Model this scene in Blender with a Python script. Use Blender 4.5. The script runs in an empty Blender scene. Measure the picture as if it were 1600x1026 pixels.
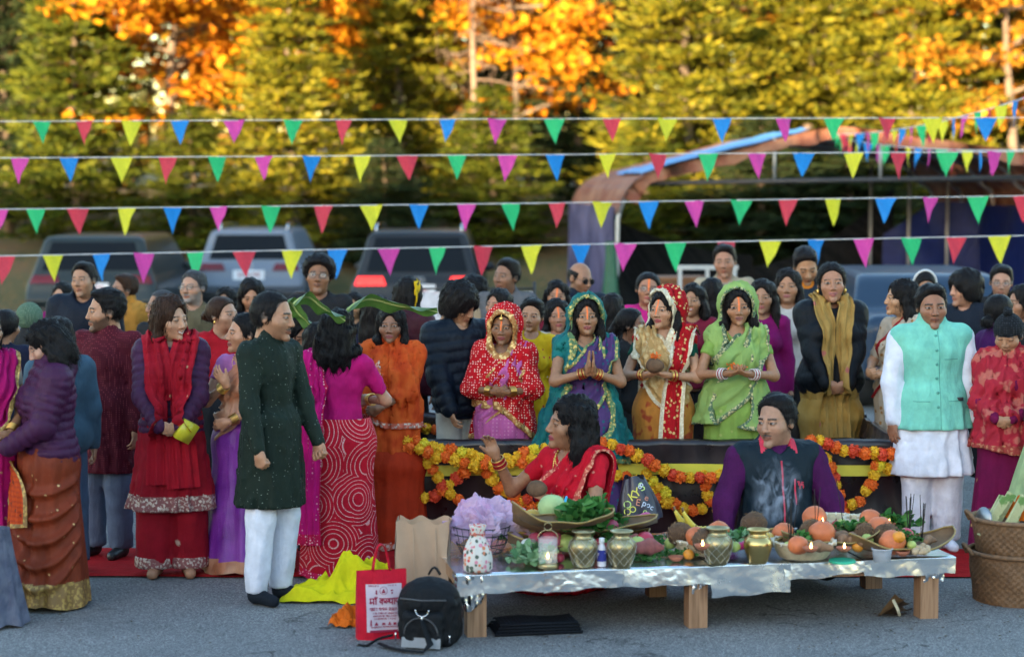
import bpy, math, random
import numpy as np
from mathutils import Vector, Matrix

# ------------------------------------------------------------------ camera, sky, sun, exposure
SC = bpy.context.scene
COL = SC.collection
FPX, CX, CY, HOR, CAMH = 3200.0, 800.0, 513.0, 290.0, 2.3   # measures of the photograph in its own pixels
PITCH = math.atan((CY - HOR) / FPX)
cam_data = bpy.data.cameras.new('camera'); cam = bpy.data.objects.new('camera', cam_data); COL.objects.link(cam)
cam.location = (0, 0, CAMH); cam.rotation_euler = (math.pi / 2 - PITCH, 0, 0)
cam_data.sensor_width = 36; cam_data.lens = 36 * FPX / 1600
cam_data.clip_start = 0.5; cam_data.clip_end = 3000
cam_data.dof.use_dof = True; cam_data.dof.focus_distance = 12.3; cam_data.dof.aperture_fstop = 1.5
SC.camera = cam

SUN_EL, SUN_AZ = math.radians(4.0), math.radians(-28)      # the sun stands low behind the camera, to its left
world = bpy.data.worlds.new('World'); SC.world = world; world.use_nodes = True
wn = world.node_tree.nodes; wl = world.node_tree.links
sky = wn.new('ShaderNodeTexSky'); sky.sky_type = 'NISHITA'; sky.sun_disc = False
sky.sun_elevation = SUN_EL; sky.sun_rotation = math.pi - SUN_AZ
sky.altitude = 0; sky.air_density = 1.0; sky.dust_density = 0.6; sky.ozone_density = 1.6
bg = wn['Background']; bg.inputs['Strength'].default_value = 0.15
wl.new(sky.outputs[0], bg.inputs['Color'])
sun_data = bpy.data.lights.new('sun', 'SUN'); sun = bpy.data.objects.new('sun', sun_data); COL.objects.link(sun)
sun_data.energy = 3.4; sun_data.angle = math.radians(0.5); sun_data.color = (1.0, 0.71, 0.41)
sdir = Vector((-math.sin(SUN_AZ) * math.cos(SUN_EL), math.cos(SUN_AZ) * math.cos(SUN_EL), -math.sin(SUN_EL)))  # way the light travels
sun.rotation_euler = sdir.to_track_quat('-Z', 'Y').to_euler(); sun.location = (-20, -40, 30)
SC.view_settings.view_transform = 'Standard'; SC.view_settings.look = 'None'
SC.view_settings.gamma = 1.0; SC.view_settings.exposure = 3.35; SC.view_settings.use_curve_mapping = False
SC.render.engine = 'CYCLES'
SC.cycles.use_denoising = True
SC.cycles.max_bounces = 8; SC.cycles.diffuse_bounces = 3; SC.cycles.glossy_bounces = 3
SC.cycles.transparent_max_bounces = 12; SC.cycles.transmission_bounces = 6
SC.cycles.sample_clamp_indirect = 4.0

rng = np.random.default_rng(7); random.seed(7)
F = np.float32
PI = math.pi

def at(px, py, Y):
    """a point of the place at distance Y, seen at a pixel of the photograph"""
    x = (px - CX) / FPX; y = -(py - CY) / FPX
    c, s = math.cos(PITCH), math.sin(PITCH)
    d = Vector((x, c + y * s, -s + y * c)); t = Y / d.y
    return Vector((d.x * t, Y, CAMH + d.z * t))
def onground(px, py, z=0.0):
    x = (px - CX) / FPX; y = -(py - CY) / FPX
    c, s = math.cos(PITCH), math.sin(PITCH)
    d = Vector((x, c + y * s, -s + y * c)); t = (z - CAMH) / d.z
    return Vector((d.x * t, d.y * t, z))

# ------------------------------------------------------------------ materials
MATS = {}
class NT:
    def __init__(s, name):
        s.m = bpy.data.materials.new(name); s.m.use_nodes = True
        s.t = s.m.node_tree; s.n = s.t.nodes; s.l = s.t.links
        s.b = s.n['Principled BSDF']
    def node(s, kind, **kw):
        n = s.n.new(kind)
        for k, v in kw.items():
            if k.startswith('i_'): n.inputs[k[2:].replace('_', ' ')].default_value = v
            else: setattr(n, k, v)
        return n
    def link(s, a, b): s.l.new(a, b)
    def coord(s, which='Object', scale=None):
        c = s.node('ShaderNodeTexCoord').outputs[which]
        if scale is not None:
            m = s.node('ShaderNodeMapping'); m.inputs['Scale'].default_value = scale
            s.link(c, m.inputs['Vector']); return m.outputs[0]
        return c
    def ramp(s, fac, stops, interp='LINEAR'):
        r = s.node('ShaderNodeValToRGB'); r.color_ramp.interpolation = interp
        e = r.color_ramp.elements
        while len(e) < len(stops): e.new(0.5)
        for i, (p, c) in enumerate(stops):
            e[i].position = p; e[i].color = c if len(c) == 4 else (*c, 1)
        s.link(fac, r.inputs[0]); return r.outputs[0]
    def mix(s, fac, a, b, mode='MIX'):
        m = s.node('ShaderNodeMix', data_type='RGBA', blend_type=mode)
        for sock, v in ((0, fac), (6, a), (7, b)):
            if hasattr(v, 'is_linked') or isinstance(v, bpy.types.NodeSocket): s.link(v, m.inputs[sock])
            else: m.inputs[sock].default_value = v if sock == 0 else ((*v, 1) if len(v) == 3 else v)
        return m.outputs[2]
    def noise(s, vec, scale, detail=3, rough=0.5):
        n = s.node('ShaderNodeTexNoise'); n.inputs['Scale'].default_value = scale
        n.inputs['Detail'].default_value = detail; n.inputs['Roughness'].default_value = rough
        if vec is not None: s.link(vec, n.inputs['Vector'])
        return n.outputs[0]
    def voro(s, vec, scale, feature='F1', out='Distance', rand=1.0):
        n = s.node('ShaderNodeTexVoronoi', feature=feature); n.inputs['Scale'].default_value = scale
        n.inputs['Randomness'].default_value = rand
        if vec is not None: s.link(vec, n.inputs['Vector'])
        return n.outputs[out]
    def math(s, op, a, b=0.0):
        m = s.node('ShaderNodeMath', operation=op)
        for i, v in enumerate((a, b)):
            if isinstance(v, bpy.types.NodeSocket): s.link(v, m.inputs[i])
            else: m.inputs[i].default_value = v
        return m.outputs[0]
    def bump(s, h, strength=0.3, dist=0.01):
        b = s.node('ShaderNodeBump'); b.inputs['Strength'].default_value = strength; b.inputs['Distance'].default_value = dist
        s.link(h, b.inputs['Height']); s.link(b.outputs[0], s.b.inputs['Normal'])
    def out(s, color=None, rough=None, metal=None, **kw):
        if color is not None:
            if isinstance(color, bpy.types.NodeSocket): s.link(color, s.b.inputs['Base Color'])
            else: s.b.inputs['Base Color'].default_value = (*color[:3], 1)
        for k, v in (('Roughness', rough), ('Metallic', metal)):
            if v is None: continue
            if isinstance(v, bpy.types.NodeSocket): s.link(v, s.b.inputs[k])
            else: s.b.inputs[k].default_value = v
        for k, v in kw.items(): s.b.inputs[k.replace('_', ' ')].default_value = v
        return s.m

def mul(c, k): return tuple(min(1, x * k) for x in c)

def plain(name, c, rough=0.6, metal=0.0, var=0.25, scale=8.0, bump=0.15, bscale=60.0, **kw):
    """one base colour broken up by soft noise, with a fine relief"""
    if name in MATS: return MATS[name]
    t = NT(name); v = t.coord('Object')
    n = t.noise(v, scale, 4, 0.6)
    col = t.ramp(n, [(0.25, mul(c, 1 - var)), (0.75, mul(c, 1 + var))])
    if bump: t.bump(t.noise(v, bscale, 3), bump, 0.004)
    MATS[name] = t.out(col, rough, metal, **kw); return MATS[name]

def cloth(name, c, pat=None, c2=(0.6, 0.45, 0.15), scale=22.0, size=0.28, rough=0.8, sheen=0.04, metal2=0.0, bump=0.35, uv=False, sq=(1, 1, 1)):
    """woven cloth: thread relief, blotchy dye, and a printed or woven pattern of the second colour"""
    if name in MATS: return MATS[name]
    c = tuple(x ** 1.2 * 1.08 for x in c); c2 = tuple(x ** 1.1 for x in c2)      # dyed cloth is deep in colour
    t = NT(name); v = t.coord('UV' if uv else 'Object', sq)
    n = t.noise(v, 9, 4, 0.6)
    base = t.ramp(n, [(0.25, mul(c, 0.78)), (0.75, mul(c, 1.2))])
    fac = None
    if pat == 'dots':
        d = t.voro(v, scale, rand=0.35); fac = t.ramp(d, [(size, (1, 1, 1)), (size + 0.06, (0, 0, 0))])
    elif pat == 'motif':       # scattered brocade sprigs
        d = t.voro(v, scale, rand=0.7); e = t.noise(v, scale * 5, 2)
        fac = t.ramp(t.math('ADD', d, t.math('MULTIPLY', e, 0.22)), [(size + 0.08, (1, 1, 1)), (size + 0.14, (0, 0, 0))])
    elif pat == 'rings':       # tie-dyed fans of concentric dotted arcs
        d = t.voro(v, scale * 0.25, rand=0.75)
        r = t.math('SINE', t.math('MULTIPLY', d, 70.0))
        brk = t.voro(v, scale * 7.5, rand=0.3)
        line = t.ramp(r, [(0.72, (0, 0, 0)), (0.92, (1, 1, 1))])
        fac = t.mix(1.0, line, t.ramp(brk, [(0.35, (1, 1, 1)), (0.62, (0.1, 0.1, 0.1))]), 'MULTIPLY')
    elif pat == 'floral':
        d = t.noise(v, scale * 0.5, 2); fac = t.ramp(d, [(0.54, (0, 0, 0)), (0.6, (1, 1, 1))])
    elif pat == 'brocade':     # dense woven metal thread
        a = t.noise(v, scale * 2.2, 3); d = t.voro(v, scale * 1.3, rand=0.9)
        fac = t.ramp(t.math('ADD', t.math('MULTIPLY', a, 0.7), t.math('MULTIPLY', d, 0.5)), [(0.5, (1, 1, 1)), (0.62, (0.15, 0.15, 0.15))])
    elif pat == 'stripes':
        w = t.node('ShaderNodeTexWave', wave_type='BANDS', bands_direction='Z'); w.inputs['Scale'].default_value = scale; w.inputs['Distortion'].default_value = 0.6
        t.link(v, w.inputs['Vector']); fac = t.ramp(w.outputs[1], [(0.55, (0, 0, 0)), (0.7, (1, 1, 1))])
    elif pat == 'grid':
        d = t.voro(v, scale, rand=0.0); fac = t.ramp(d, [(size, (1, 1, 1)), (size + 0.08, (0, 0, 0))])
    elif pat == 'fade':
        fac = t.noise(v, scale, 2)
        fac = t.ramp(fac, [(0.38, (0, 0, 0)), (0.62, (1, 1, 1))])
    col = base if fac is None else t.mix(fac, base, c2)
    wv = t.noise(v, 320, 2); mp = t.node('ShaderNodeMapping'); mp.inputs['Scale'].default_value = (1, 1, .32); t.link(v, mp.inputs['Vector']); fold = t.math('ADD', t.math('MULTIPLY', t.noise(mp.outputs[0], 24, 3, .5), 1.3), t.math('MULTIPLY', t.noise(v, 9, 3, .5), .9))
    t.bump(t.math('ADD', t.math('MULTIPLY', wv, 0.22), fold), bump * 1.2, 0.022)
    t.out(col, rough)
    if fac is not None and metal2: t.link(t.math('MULTIPLY', fac, metal2), t.b.inputs['Metallic']); t.link(t.ramp(fac, [(0, (rough,) * 3), (1, (0.38,) * 3)]), t.b.inputs['Roughness'])
    t.b.inputs['Specular IOR Level'].default_value = .5 if rough < .5 else .18; t.b.inputs['Sheen Weight'].default_value = 0.0; t.b.inputs['Sheen Roughness'].default_value = 0.5
    MATS[name] = t.m; return t.m

def skin_mat():
    t = NT('skin'); v = t.coord('Object')
    a = t.node('ShaderNodeAttribute', attribute_name='col')
    n = t.noise(v, 45, 4)
    col = t.mix(1.0, a.outputs[0], t.ramp(n, [(0.3, (0.88, 0.86, 0.85)), (0.7, (1.1, 1.1, 1.1))]), 'MULTIPLY')
    t.bump(t.noise(v, 380, 2), 0.12, 0.002)
    t.out(col, 0.5); t.b.inputs['Subsurface Weight'].default_value = 0.0
    return t.m
def hair_mat(name, c):
    t = NT(name); v = t.coord('Object', (95, 95, 6))
    n = t.noise(v, 2.2, 3, 0.6)
    t.bump(n, 0.9, 0.006)
    t.b.inputs['Specular IOR Level'].default_value = .1
    return t.out(t.ramp(n, [(0.3, mul(c, 0.35)), (0.62, mul(c, 1.3)), (0.8, mul(c, 3.2))]), 0.42)  # palest stop paints streak highlights into the hair colour

# ------------------------------------------------------------------ meshes
def mk(name, V, Fs, mats=None, midx=None, parent=None, smooth=True, col=None, uv=None, link=True):
    """one mesh object from vertex and face arrays; faces may come as quads, triangles or both"""
    V = np.asarray(V, F)
    Fs = [np.asarray(f, np.int32) for f in (Fs if isinstance(Fs, (list, tuple)) else [Fs]) if len(f)]
    me = bpy.data.meshes.new(name)
    me.vertices.add(len(V)); me.vertices.foreach_set('co', V.ravel())
    tot = np.concatenate([np.full(len(f), f.shape[1], np.int32) for f in Fs])
    loops = np.concatenate([f.ravel() for f in Fs])
    me.loops.add(len(loops)); me.loops.foreach_set('vertex_index', loops)
    me.polygons.add(len(tot)); me.polygons.foreach_set('loop_start', np.concatenate([[0], np.cumsum(tot)[:-1]]).astype(np.int32))
    if midx is not None: me.polygons.foreach_set('material_index', np.asarray(midx, np.int32))
    me.polygons.foreach_set('use_smooth', np.full(len(tot), bool(smooth)))
    if uv is not None:
        l = me.uv_layers.new(name='UVMap'); l.uv.foreach_set('vector', np.asarray(uv, F)[loops].ravel())
    if col is not None:
        a = me.color_attributes.new('col', 'FLOAT_COLOR', 'POINT')
        c4 = np.ones((len(V), 4), F); c4[:, :3] = col; a.data.foreach_set('color', c4.ravel())
    me.update(calc_edges=True)
    for m in (mats if isinstance(mats, (list, tuple)) else [mats] if mats else []): me.materials.append(m)
    o = bpy.data.objects.new(name, me)
    if link: COL.objects.link(o)
    if parent is not None: o.parent = parent
    return o

class MB:
    """collects shapes into one mesh"""
    def __init__(s): s.v = []; s.q = []; s.t = []; s.n = 0; s.uvs = []
    def add(s, V, q=None, t=None):
        V = np.asarray(V, F).reshape(-1, 3)
        if q is not None and len(q): s.q.append(np.asarray(q, np.int32) + s.n)
        if t is not None and len(t): s.t.append(np.asarray(t, np.int32) + s.n)
        s.v.append(V); s.n += len(V); return s
    def box(s, c, d, rot=None, taper=1.0):
        c = np.asarray(c, F); x, y, z = np.asarray(d, F) / 2
        V = np.array([[-x, -y, -z], [x, -y, -z], [x, y, -z], [-x, y, -z], [-x * taper, -y * taper, z], [x * taper, -y * taper, z], [x * taper, y * taper, z], [-x * taper, y * taper, z]], F)
        if rot is not None: V = V @ np.array(rot, F).T
        return s.add(V + c, [[0, 3, 2, 1], [4, 5, 6, 7], [0, 1, 5, 4], [1, 2, 6, 5], [2, 3, 7, 6], [3, 0, 4, 7]])
    def tube(s, pts, r, n=8, closed=False, flat=1.0, caps=True):
        P = np.asarray(pts, F); m = len(P); r = np.broadcast_to(np.asarray(r, F), (m,))
        T = np.gradient(P, axis=0) if not closed else np.roll(P, -1, 0) - np.roll(P, 1, 0)
        T /= np.linalg.norm(T, axis=1)[:, None] + 1e-9
        up = np.array([0, 0, 1], F) if abs(T[:, 2]).mean() < 0.85 else np.array([0, 1, 0], F)
        A = np.cross(T, up); A /= np.linalg.norm(A, axis=1)[:, None] + 1e-9; B = np.cross(A, T)
        th = np.arange(n) / n * 2 * PI
        V = P[:, None] + r[:, None, None] * (np.cos(th)[None, :, None] * A[:, None] + flat * np.sin(th)[None, :, None] * B[:, None])
        q = grid_faces(m, n, closed, True)
        b0 = s.n; s.add(V.reshape(-1, 3), q)
        if caps and not closed:
            for e, rev in ((0, True), (m - 1, False)):
                b = b0 + e * n
                s.v.append(P[e:e + 1]); i = np.arange(n); j = (i + 1) % n
                tri = np.stack([np.full(n, s.n), b + i, b + j], 1)
                s.t.append((tri[:, ::-1] if rev else tri).astype(np.int32)); s.n += 1
        return s
    def lathe(s, prof, n=24, c=(0, 0, 0), wob=0.0, fn=None):
        prof = np.asarray(prof, F); th = np.arange(n) / n * 2 * PI
        R = prof[:, 0][:, None] * (1 + wob * np.sin(3 * th + 1)[None])
        if fn is not None: R = R * fn(th[None, :], prof[:, 1][:, None])
        V = np.stack([R * np.cos(th), R * np.sin(th), np.broadcast_to(prof[:, 1][:, None], R.shape)], -1) + np.asarray(c, F)
        return s.add(V.reshape(-1, 3), grid_faces(len(prof), n, False, True))
    def ball(s, c, r, n=12, m=8, lump=0.0, seed=0, rot=None):
        u = np.linspace(0, PI, m + 1); th = np.arange(n) / n * 2 * PI
        D = np.stack([np.sin(u)[:, None] * np.cos(th), np.sin(u)[:, None] * np.sin(th), np.broadcast_to(np.cos(u)[:, None], (m + 1, n))], -1).reshape(-1, 3)
        k = 1 + (lump * wob3(D * 2.2, seed) if lump else 0)
        V = D * (k[:, None] if lump else 1) * np.asarray(r, F)
        if rot is not None: V = V @ np.array(rot, F).T
        return s.add(V + np.asarray(c, F), grid_faces(m + 1, n, False, True)[:, ::-1])
    def sheet(s, G):
        G = np.asarray(G, F); return s.add(G.reshape(-1, 3), grid_faces(G.shape[0], G.shape[1]))
    def out(s, name, mat=None, parent=None, smooth=True, **kw):
        return mk(name, np.concatenate(s.v), [np.concatenate(s.q) if s.q else [], np.concatenate(s.t) if s.t else []], mat, parent=parent, smooth=smooth, **kw)

def grid_faces(m, n, cm=False, cn=False):
    i = np.arange(m if cm else m - 1)[:, None]; j = np.arange(n if cn else n - 1)[None]
    i2 = (i + 1) % m; j2 = (j + 1) % n
    return np.stack([i * n + j, i * n + j2, i2 * n + j2, i2 * n + j], -1).reshape(-1, 4)

def wob3(P, seed=0, k=1.0, n=7):
    """cheap smooth noise, about -1..1"""
    g = np.random.default_rng(seed + 11); P = np.asarray(P, F) * k
    s = 0
    for a in range(n):
        w = g.normal(size=3).astype(F) * (1 + 0.35 * a); s = s + np.sin(P @ w + F(g.uniform(0, 6.28))) / (1 + 0.3 * a)
    return s / 2.4

def tag(o, label=None, cat=None, group=None, kind=None):
    if label: o['label'] = label
    if cat: o['category'] = cat
    if group: o['group'] = group
    if kind: o['kind'] = kind
    return o
def empty(name, loc=(0, 0, 0), rz=0.0, label=None, cat=None, group=None):
    o = bpy.data.objects.new(name, None); COL.objects.link(o); o.location = loc; o.rotation_euler = (0, 0, rz)
    o.empty_display_size = 0.1
    return tag(o, label, cat, group)
def copy_tree(o, parent=None):
    c = o.copy(); COL.objects.link(c); c.parent = parent
    for ch in list(o.children): copy_tree(ch, c)
    return c
def text(name, body, size, mat, parent=None, extrude=0.0, align='CENTER', font=None):
    c = bpy.data.curves.new('lettering', 'FONT'); c.body = body; c.size = size; c.align_x = align; c.align_y = 'CENTER'; c.extrude = extrude
    o = bpy.data.objects.new('lettering', c); COL.objects.link(o)
    dg = bpy.context.evaluated_depsgraph_get(); me = bpy.data.meshes.new_from_object(o.evaluated_get(dg)); bpy.data.objects.remove(o); bpy.data.curves.remove(c)
    me.materials.clear(); me.materials.append(mat); r = bpy.data.objects.new(name, me); COL.objects.link(r); r.parent = parent; return r
def smoothpath(P, n):
    """Catmull-Rom through the points"""
    P = np.asarray(P, F); m = len(P); t = np.linspace(0, m - 1, n); i = np.clip(t.astype(int), 0, m - 2); f = (t - i)[:, None]
    p0 = P[np.clip(i - 1, 0, m - 1)]; p1 = P[i]; p2 = P[i + 1]; p3 = P[np.clip(i + 2, 0, m - 1)]
    return 0.5 * (2 * p1 + (p2 - p0) * f + (2 * p0 - 5 * p1 + 4 * p2 - p3) * f ** 2 + (3 * p1 - p0 - 3 * p2 + p3) * f ** 3)

# ------------------------------------------------------------------ soft solids (distance fields) and their surfaces
def ln(P): return np.sqrt((P * P).sum(1))
def rct(P, a, b, ra, rb):
    a = np.asarray(a, F); ab = np.asarray(b, F) - a; q = P - a
    t = np.clip(q @ ab / max(float(ab @ ab), 1e-9), 0, 1)
    return ln(q - t[:, None] * ab) - (ra + (rb - ra) * t), t
def rc(P, a, b, ra, rb): return rct(P, a, b, ra, rb)[0]
def ell(P, c, r):
    q = P - np.asarray(c, F); r = np.asarray(r, F)
    k0 = ln(q / r); k1 = ln(q / (r * r)) + 1e-6
    return k0 * (k0 - 1) / k1
def smin(a, b, k):
    h = np.clip(0.5 + 0.5 * (b - a) / k, 0, 1); return b + (a - b) * h - k * h * (1 - h)
def smax(a, b, k): return -smin(-a, -b, k)
def chain(P, pts, rs, k=0.02):
    d = None
    for i in range(len(pts) - 1):
        e = rc(P, pts[i], pts[i + 1], rs[i], rs[i + 1]); d = e if d is None else smin(d, e, k)
    return d
def nets(f, lo, hi, h, blk=5):
    lo = np.asarray(lo, F); hi = np.asarray(hi, F)
    nb = np.maximum(1, np.ceil((hi - lo) / h / blk).astype(int)); n = nb * blk
    ax = [lo[a] + (np.arange(nb[a]) + 0.5) * blk * h for a in range(3)]
    C = np.stack(np.meshgrid(*ax, indexing='ij'), -1).reshape(-1, 3).astype(F)
    dc = f(C).reshape(nb); keep = np.abs(dc) < blk * h * 1.25 + 0.012
    up = lambda A: np.repeat(np.repeat(np.repeat(A, blk, 0), blk, 1), blk, 2)
    vals = up(dc).astype(F); ii = np.argwhere(up(keep))
    if len(ii) == 0: return np.zeros((0, 3), F), np.zeros((0, 4), np.int32)
    vals[ii[:, 0], ii[:, 1], ii[:, 2]] = f((lo + (ii + 0.5) * h).astype(F))
    vals[0] = vals[-1] = 1; vals[:, 0] = vals[:, -1] = 1; vals[:, :, 0] = vals[:, :, -1] = 1
    s = vals < 0
    cnt = sum(s[a:n[0] - 1 + a, b:n[1] - 1 + b, c:n[2] - 1 + c].astype(np.int8) for a in (0, 1) for b in (0, 1) for c in (0, 1))
    act = np.argwhere((cnt > 0) & (cnt < 8)); M = len(act)
    offs = np.array([(a, b, c) for a in (0, 1) for b in (0, 1) for c in (0, 1)])
    cv = np.stack([vals[act[:, 0] + o[0], act[:, 1] + o[1], act[:, 2] + o[2]] for o in offs], 1)
    S = np.zeros((M, 3), F); N = np.zeros(M, F)
    for i in range(8):
        for ax_ in range(3):
            if offs[i][ax_] == 0:
                o2 = offs[i].copy(); o2[ax_] = 1; j = int(o2[0] * 4 + o2[1] * 2 + o2[2])
                cr = (cv[:, i] < 0) != (cv[:, j] < 0)
                t = np.where(cr, cv[:, i] / (cv[:, i] - cv[:, j] + 1e-12), 0)
                p = offs[i].astype(F)[None] + t[:, None] * (o2 - offs[i]).astype(F)
                S += np.where(cr[:, None], p, 0); N += cr
    V = lo + (act + 0.5 + S / np.maximum(N, 1)[:, None]) * h
    vid = np.full(tuple(n), -1, np.int32); vid[act[:, 0], act[:, 1], act[:, 2]] = np.arange(M)
    Q = []
    for a in range(3):
        sl0 = [slice(None)] * 3; sl1 = [slice(None)] * 3; sl0[a] = slice(0, -1); sl1[a] = slice(1, None)
        A = s[tuple(sl0)]; B = s[tuple(sl1)]
        for flip in (0, 1):
            e = np.argwhere((A & ~B) if flip == 0 else (~A & B)); b, c = (a + 1) % 3, (a + 2) % 3
            e = e[(e[:, b] > 0) & (e[:, c] > 0)]
            def g(db, dc_):
                x = e.copy(); x[:, b] -= db; x[:, c] -= dc_; return vid[x[:, 0], x[:, 1], x[:, 2]]
            q = np.stack([g(0, 0), g(1, 0), g(1, 1), g(0, 1)], 1)
            Q.append(q if flip == 0 else q[:, ::-1])
    Q = np.concatenate(Q); Q = Q[(Q >= 0).all(1)]
    return V.astype(F), Q.astype(np.int32)
def rotm(yaw=0, pitch=0, roll=0):
    """turn about z, then nod about x (positive looks down), then tilt"""
    return np.array(Matrix.Rotation(yaw, 3, 'Z') @ Matrix.Rotation(pitch, 3, 'X') @ Matrix.Rotation(roll, 3, 'Y'), F)
# ------------------------------------------------------------------ people: heads, hair, hands
def head_sdf(P, sex):
    m = sex == 'm'; k = sex == 'k'
    d = ell(P, (0, .014, .030), (.073, .093, .088))
    jw = .061 if m else .055 if not k else .058
    d = smin(d, ell(P, (0, -.026, -.034), (jw, .064, .083 if m else .078 if not k else .07)), .03)
    X = np.abs(P[:, 0]); Q = np.stack([X, P[:, 1], P[:, 2]], 1)
    d = smin(d, ell(Q, (.040, -.052, -.022), (.026, .026, .026)), .022)                 # cheeks
    d = smin(d, ell(P, (0, -.079, -.097 if m else -.092), (.022 if m else .017, .018, .018)), .022)   # chin
    d = smin(d, rc(Q, (.0, -.082, .024), (.044, -.070, .024), .010 if m else .007, .007), .016)   # brow
    d = smax(d, -ell(Q, (.031, -.099, .006), (.018, .018, .012)), .014)                 # eye hollows
    d = smin(d, ell(Q, (.031, -.0735, .006), (.0155, .0135, .0125)), .004)              # eyes
    d = smin(d, rc(P, (0, -.086, .014), (0, -.1025, -.026), .0075, .0125 if m else .0108), .011)   # nose
    d = smin(d, ell(Q, (.0125, -.096, -.031), (.009, .011, .007)), .006)
    d = smin(d, rc(Q, (0, -.094, -.0535), (.020, -.083, -.0575), .0062, .003), .006)    # lips
    d = smin(d, rc(Q, (0, -.093, -.0665), (.018, -.083, -.0625), .0068, .003), .006)
    d = smax(d, -rc(Q, (0, -.103, -.0605), (.023, -.088, -.060), .0022, .0015), .003)
    ear = ell(Q, (.075, .012, .000), (.010, .019, .031)); ear = smax(ear, -ell(Q, (.087, .006, .002), (.008, .010, .019)), .006)
    d = smin(d, ear, .006)
    d = smin(d, rc(P, (0, .022, -.07), (0, .036, -.17), .050 if m else .043, .054 if m else .046), .03)
    return d
HEADS = {}
def head_tpl(sex, fine):
    key = (sex, fine)
    if key not in HEADS:
        V, Q = nets(lambda P: head_sdf(P, sex), (-.1, -.135, -.19), (.1, .125, .135), .0041 if fine else .0060, 5)
        HEADS[key] = (V, Q)
    return HEADS[key]

def paint_face(V, sex, skin, f):
    """albedo of a face: lips, brows, eyes, beard, marks"""
    x, y, z = V[:, 0], V[:, 1], V[:, 2]; ax = np.abs(x)
    C = np.tile(np.array(skin, F), (len(V), 1))
    def put(w, c):
        w = np.clip(w, 0, 1)[:, None]; C[:] = C * (1 - w) + np.array(c, F) * w
    front = y < -.045
    put(.22 * np.exp(-(((ax - .036) / .018) ** 2 + ((z + .028) / .018) ** 2)) * front, (skin[0] * 1.05, skin[1] * .72, skin[2] * .68))
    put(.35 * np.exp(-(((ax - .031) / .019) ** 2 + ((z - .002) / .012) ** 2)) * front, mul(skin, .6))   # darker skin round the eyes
    hc = f.get('hair', (.012, .010, .009))
    if f.get('beard'):
        nz = wob3(V, 4, 160) * .004; w = np.clip((-.036 + .55 * np.clip(y + .055, 0, .07) - z + nz) / .016, 0, 1) * np.clip((.012 - y + nz) / .012, 0, 1) * np.clip((z + .135) / .012, 0, 1)
        w *= np.clip(((ax / .026) ** 2 + ((z + .062) / .017) ** 2 - .8) / .5, 0, 1)
        put(w * f['beard'], f.get('beardc', hc))
    if f.get('stub'):
        put(np.clip((-.030 + .5 * np.clip(y + .055, 0, .07) - z) / .02, 0, 1) * np.clip((.01 - y) / .015, 0, 1) * np.clip((z + .135) / .012, 0, 1) * f['stub'], mul(skin, .35))
    mo = f.get('smile', 0.0)
    lz = -.0605 + mo * .012 * (ax / .022) ** 2
    lip = (ax < .0235 + .004 * mo) & (np.abs(z - lz) < .0105 * np.sqrt(np.clip(1 - (ax / .026) ** 2, 0, 1)) + .001) & front
    put(lip * .85, f.get('lip', (skin[0] * .62, skin[1] * .36, skin[2] * .36)))
    if f.get('teeth'): put((ax < .017) & (np.abs(z - lz - .0005) < .0036) & front, (.55, .5, .45))
    else: put((ax < .021) & (np.abs(z - lz) < .0018) & front, mul(skin, .16))
    if f.get('mous'): put(np.clip((.029 - ax) / .006, 0, 1) * np.clip((z + .0555) / .003, 0, 1) * np.clip((-.0415 - .22 * ax - z) / .003, 0, 1) * front * .92, hc)
    bz = .0265 - .10 * np.clip(ax - .034, 0, 1) + .06 * np.clip(.034 - ax, -1, 0)
    bw = .0042 if sex == 'm' else .003
    put((ax > .013) & (ax < .051) & (np.abs(z - bz) < bw) & front, mul(hc, 1.0) if not f.get('greyb') else f['greyb'])
    ez = .0055; e = ((ax - .031) / .0155) ** 2 + ((z - ez) / (.0052 if not f.get('closed') else .0026)) ** 2
    put((e < 1.45) & (z > ez - .002) & front, (.02, .014, .012))
    if f.get('closed'): put((e < 1.0) & front, (.03, .02, .016))
    else:
        put((e < .85) & front, (.26, .22, .20))
        gx = f.get('gaze', 0.0) * .006
        s = np.sign(x); put((((ax * s - (.031 * s + gx)) / .0072) ** 2 + ((z - ez) / .0074) ** 2 < 1) & (e < 1.0) & front, (.012, .008, .006))
    put((np.abs(ax - .009) < .0045) & (np.abs(z + .0355) < .003) & (y < -.085), mul(skin, .3))
    if f.get('scalp') is not None:      # hair roots showing through at the hairline
        put(np.clip((z - hairline(y, f['scalp']) + .005 * wob3(V, 9, 85)) / .016, 0, 1) * f.get('scalpk', .9), mul(hc, 1.2))
    if f.get('tilak'):
        put((ax < .0048 + .0015 * np.clip(z / .1, 0, 1)) & (z > f.get('tz', -.008)) & (z < .11) & front, (.85, .16, .015))
    if f.get('bindi'): put((x ** 2 + (z - .033) ** 2 < .004 ** 2) & front, (.25, .01, .02))
    return C

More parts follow.
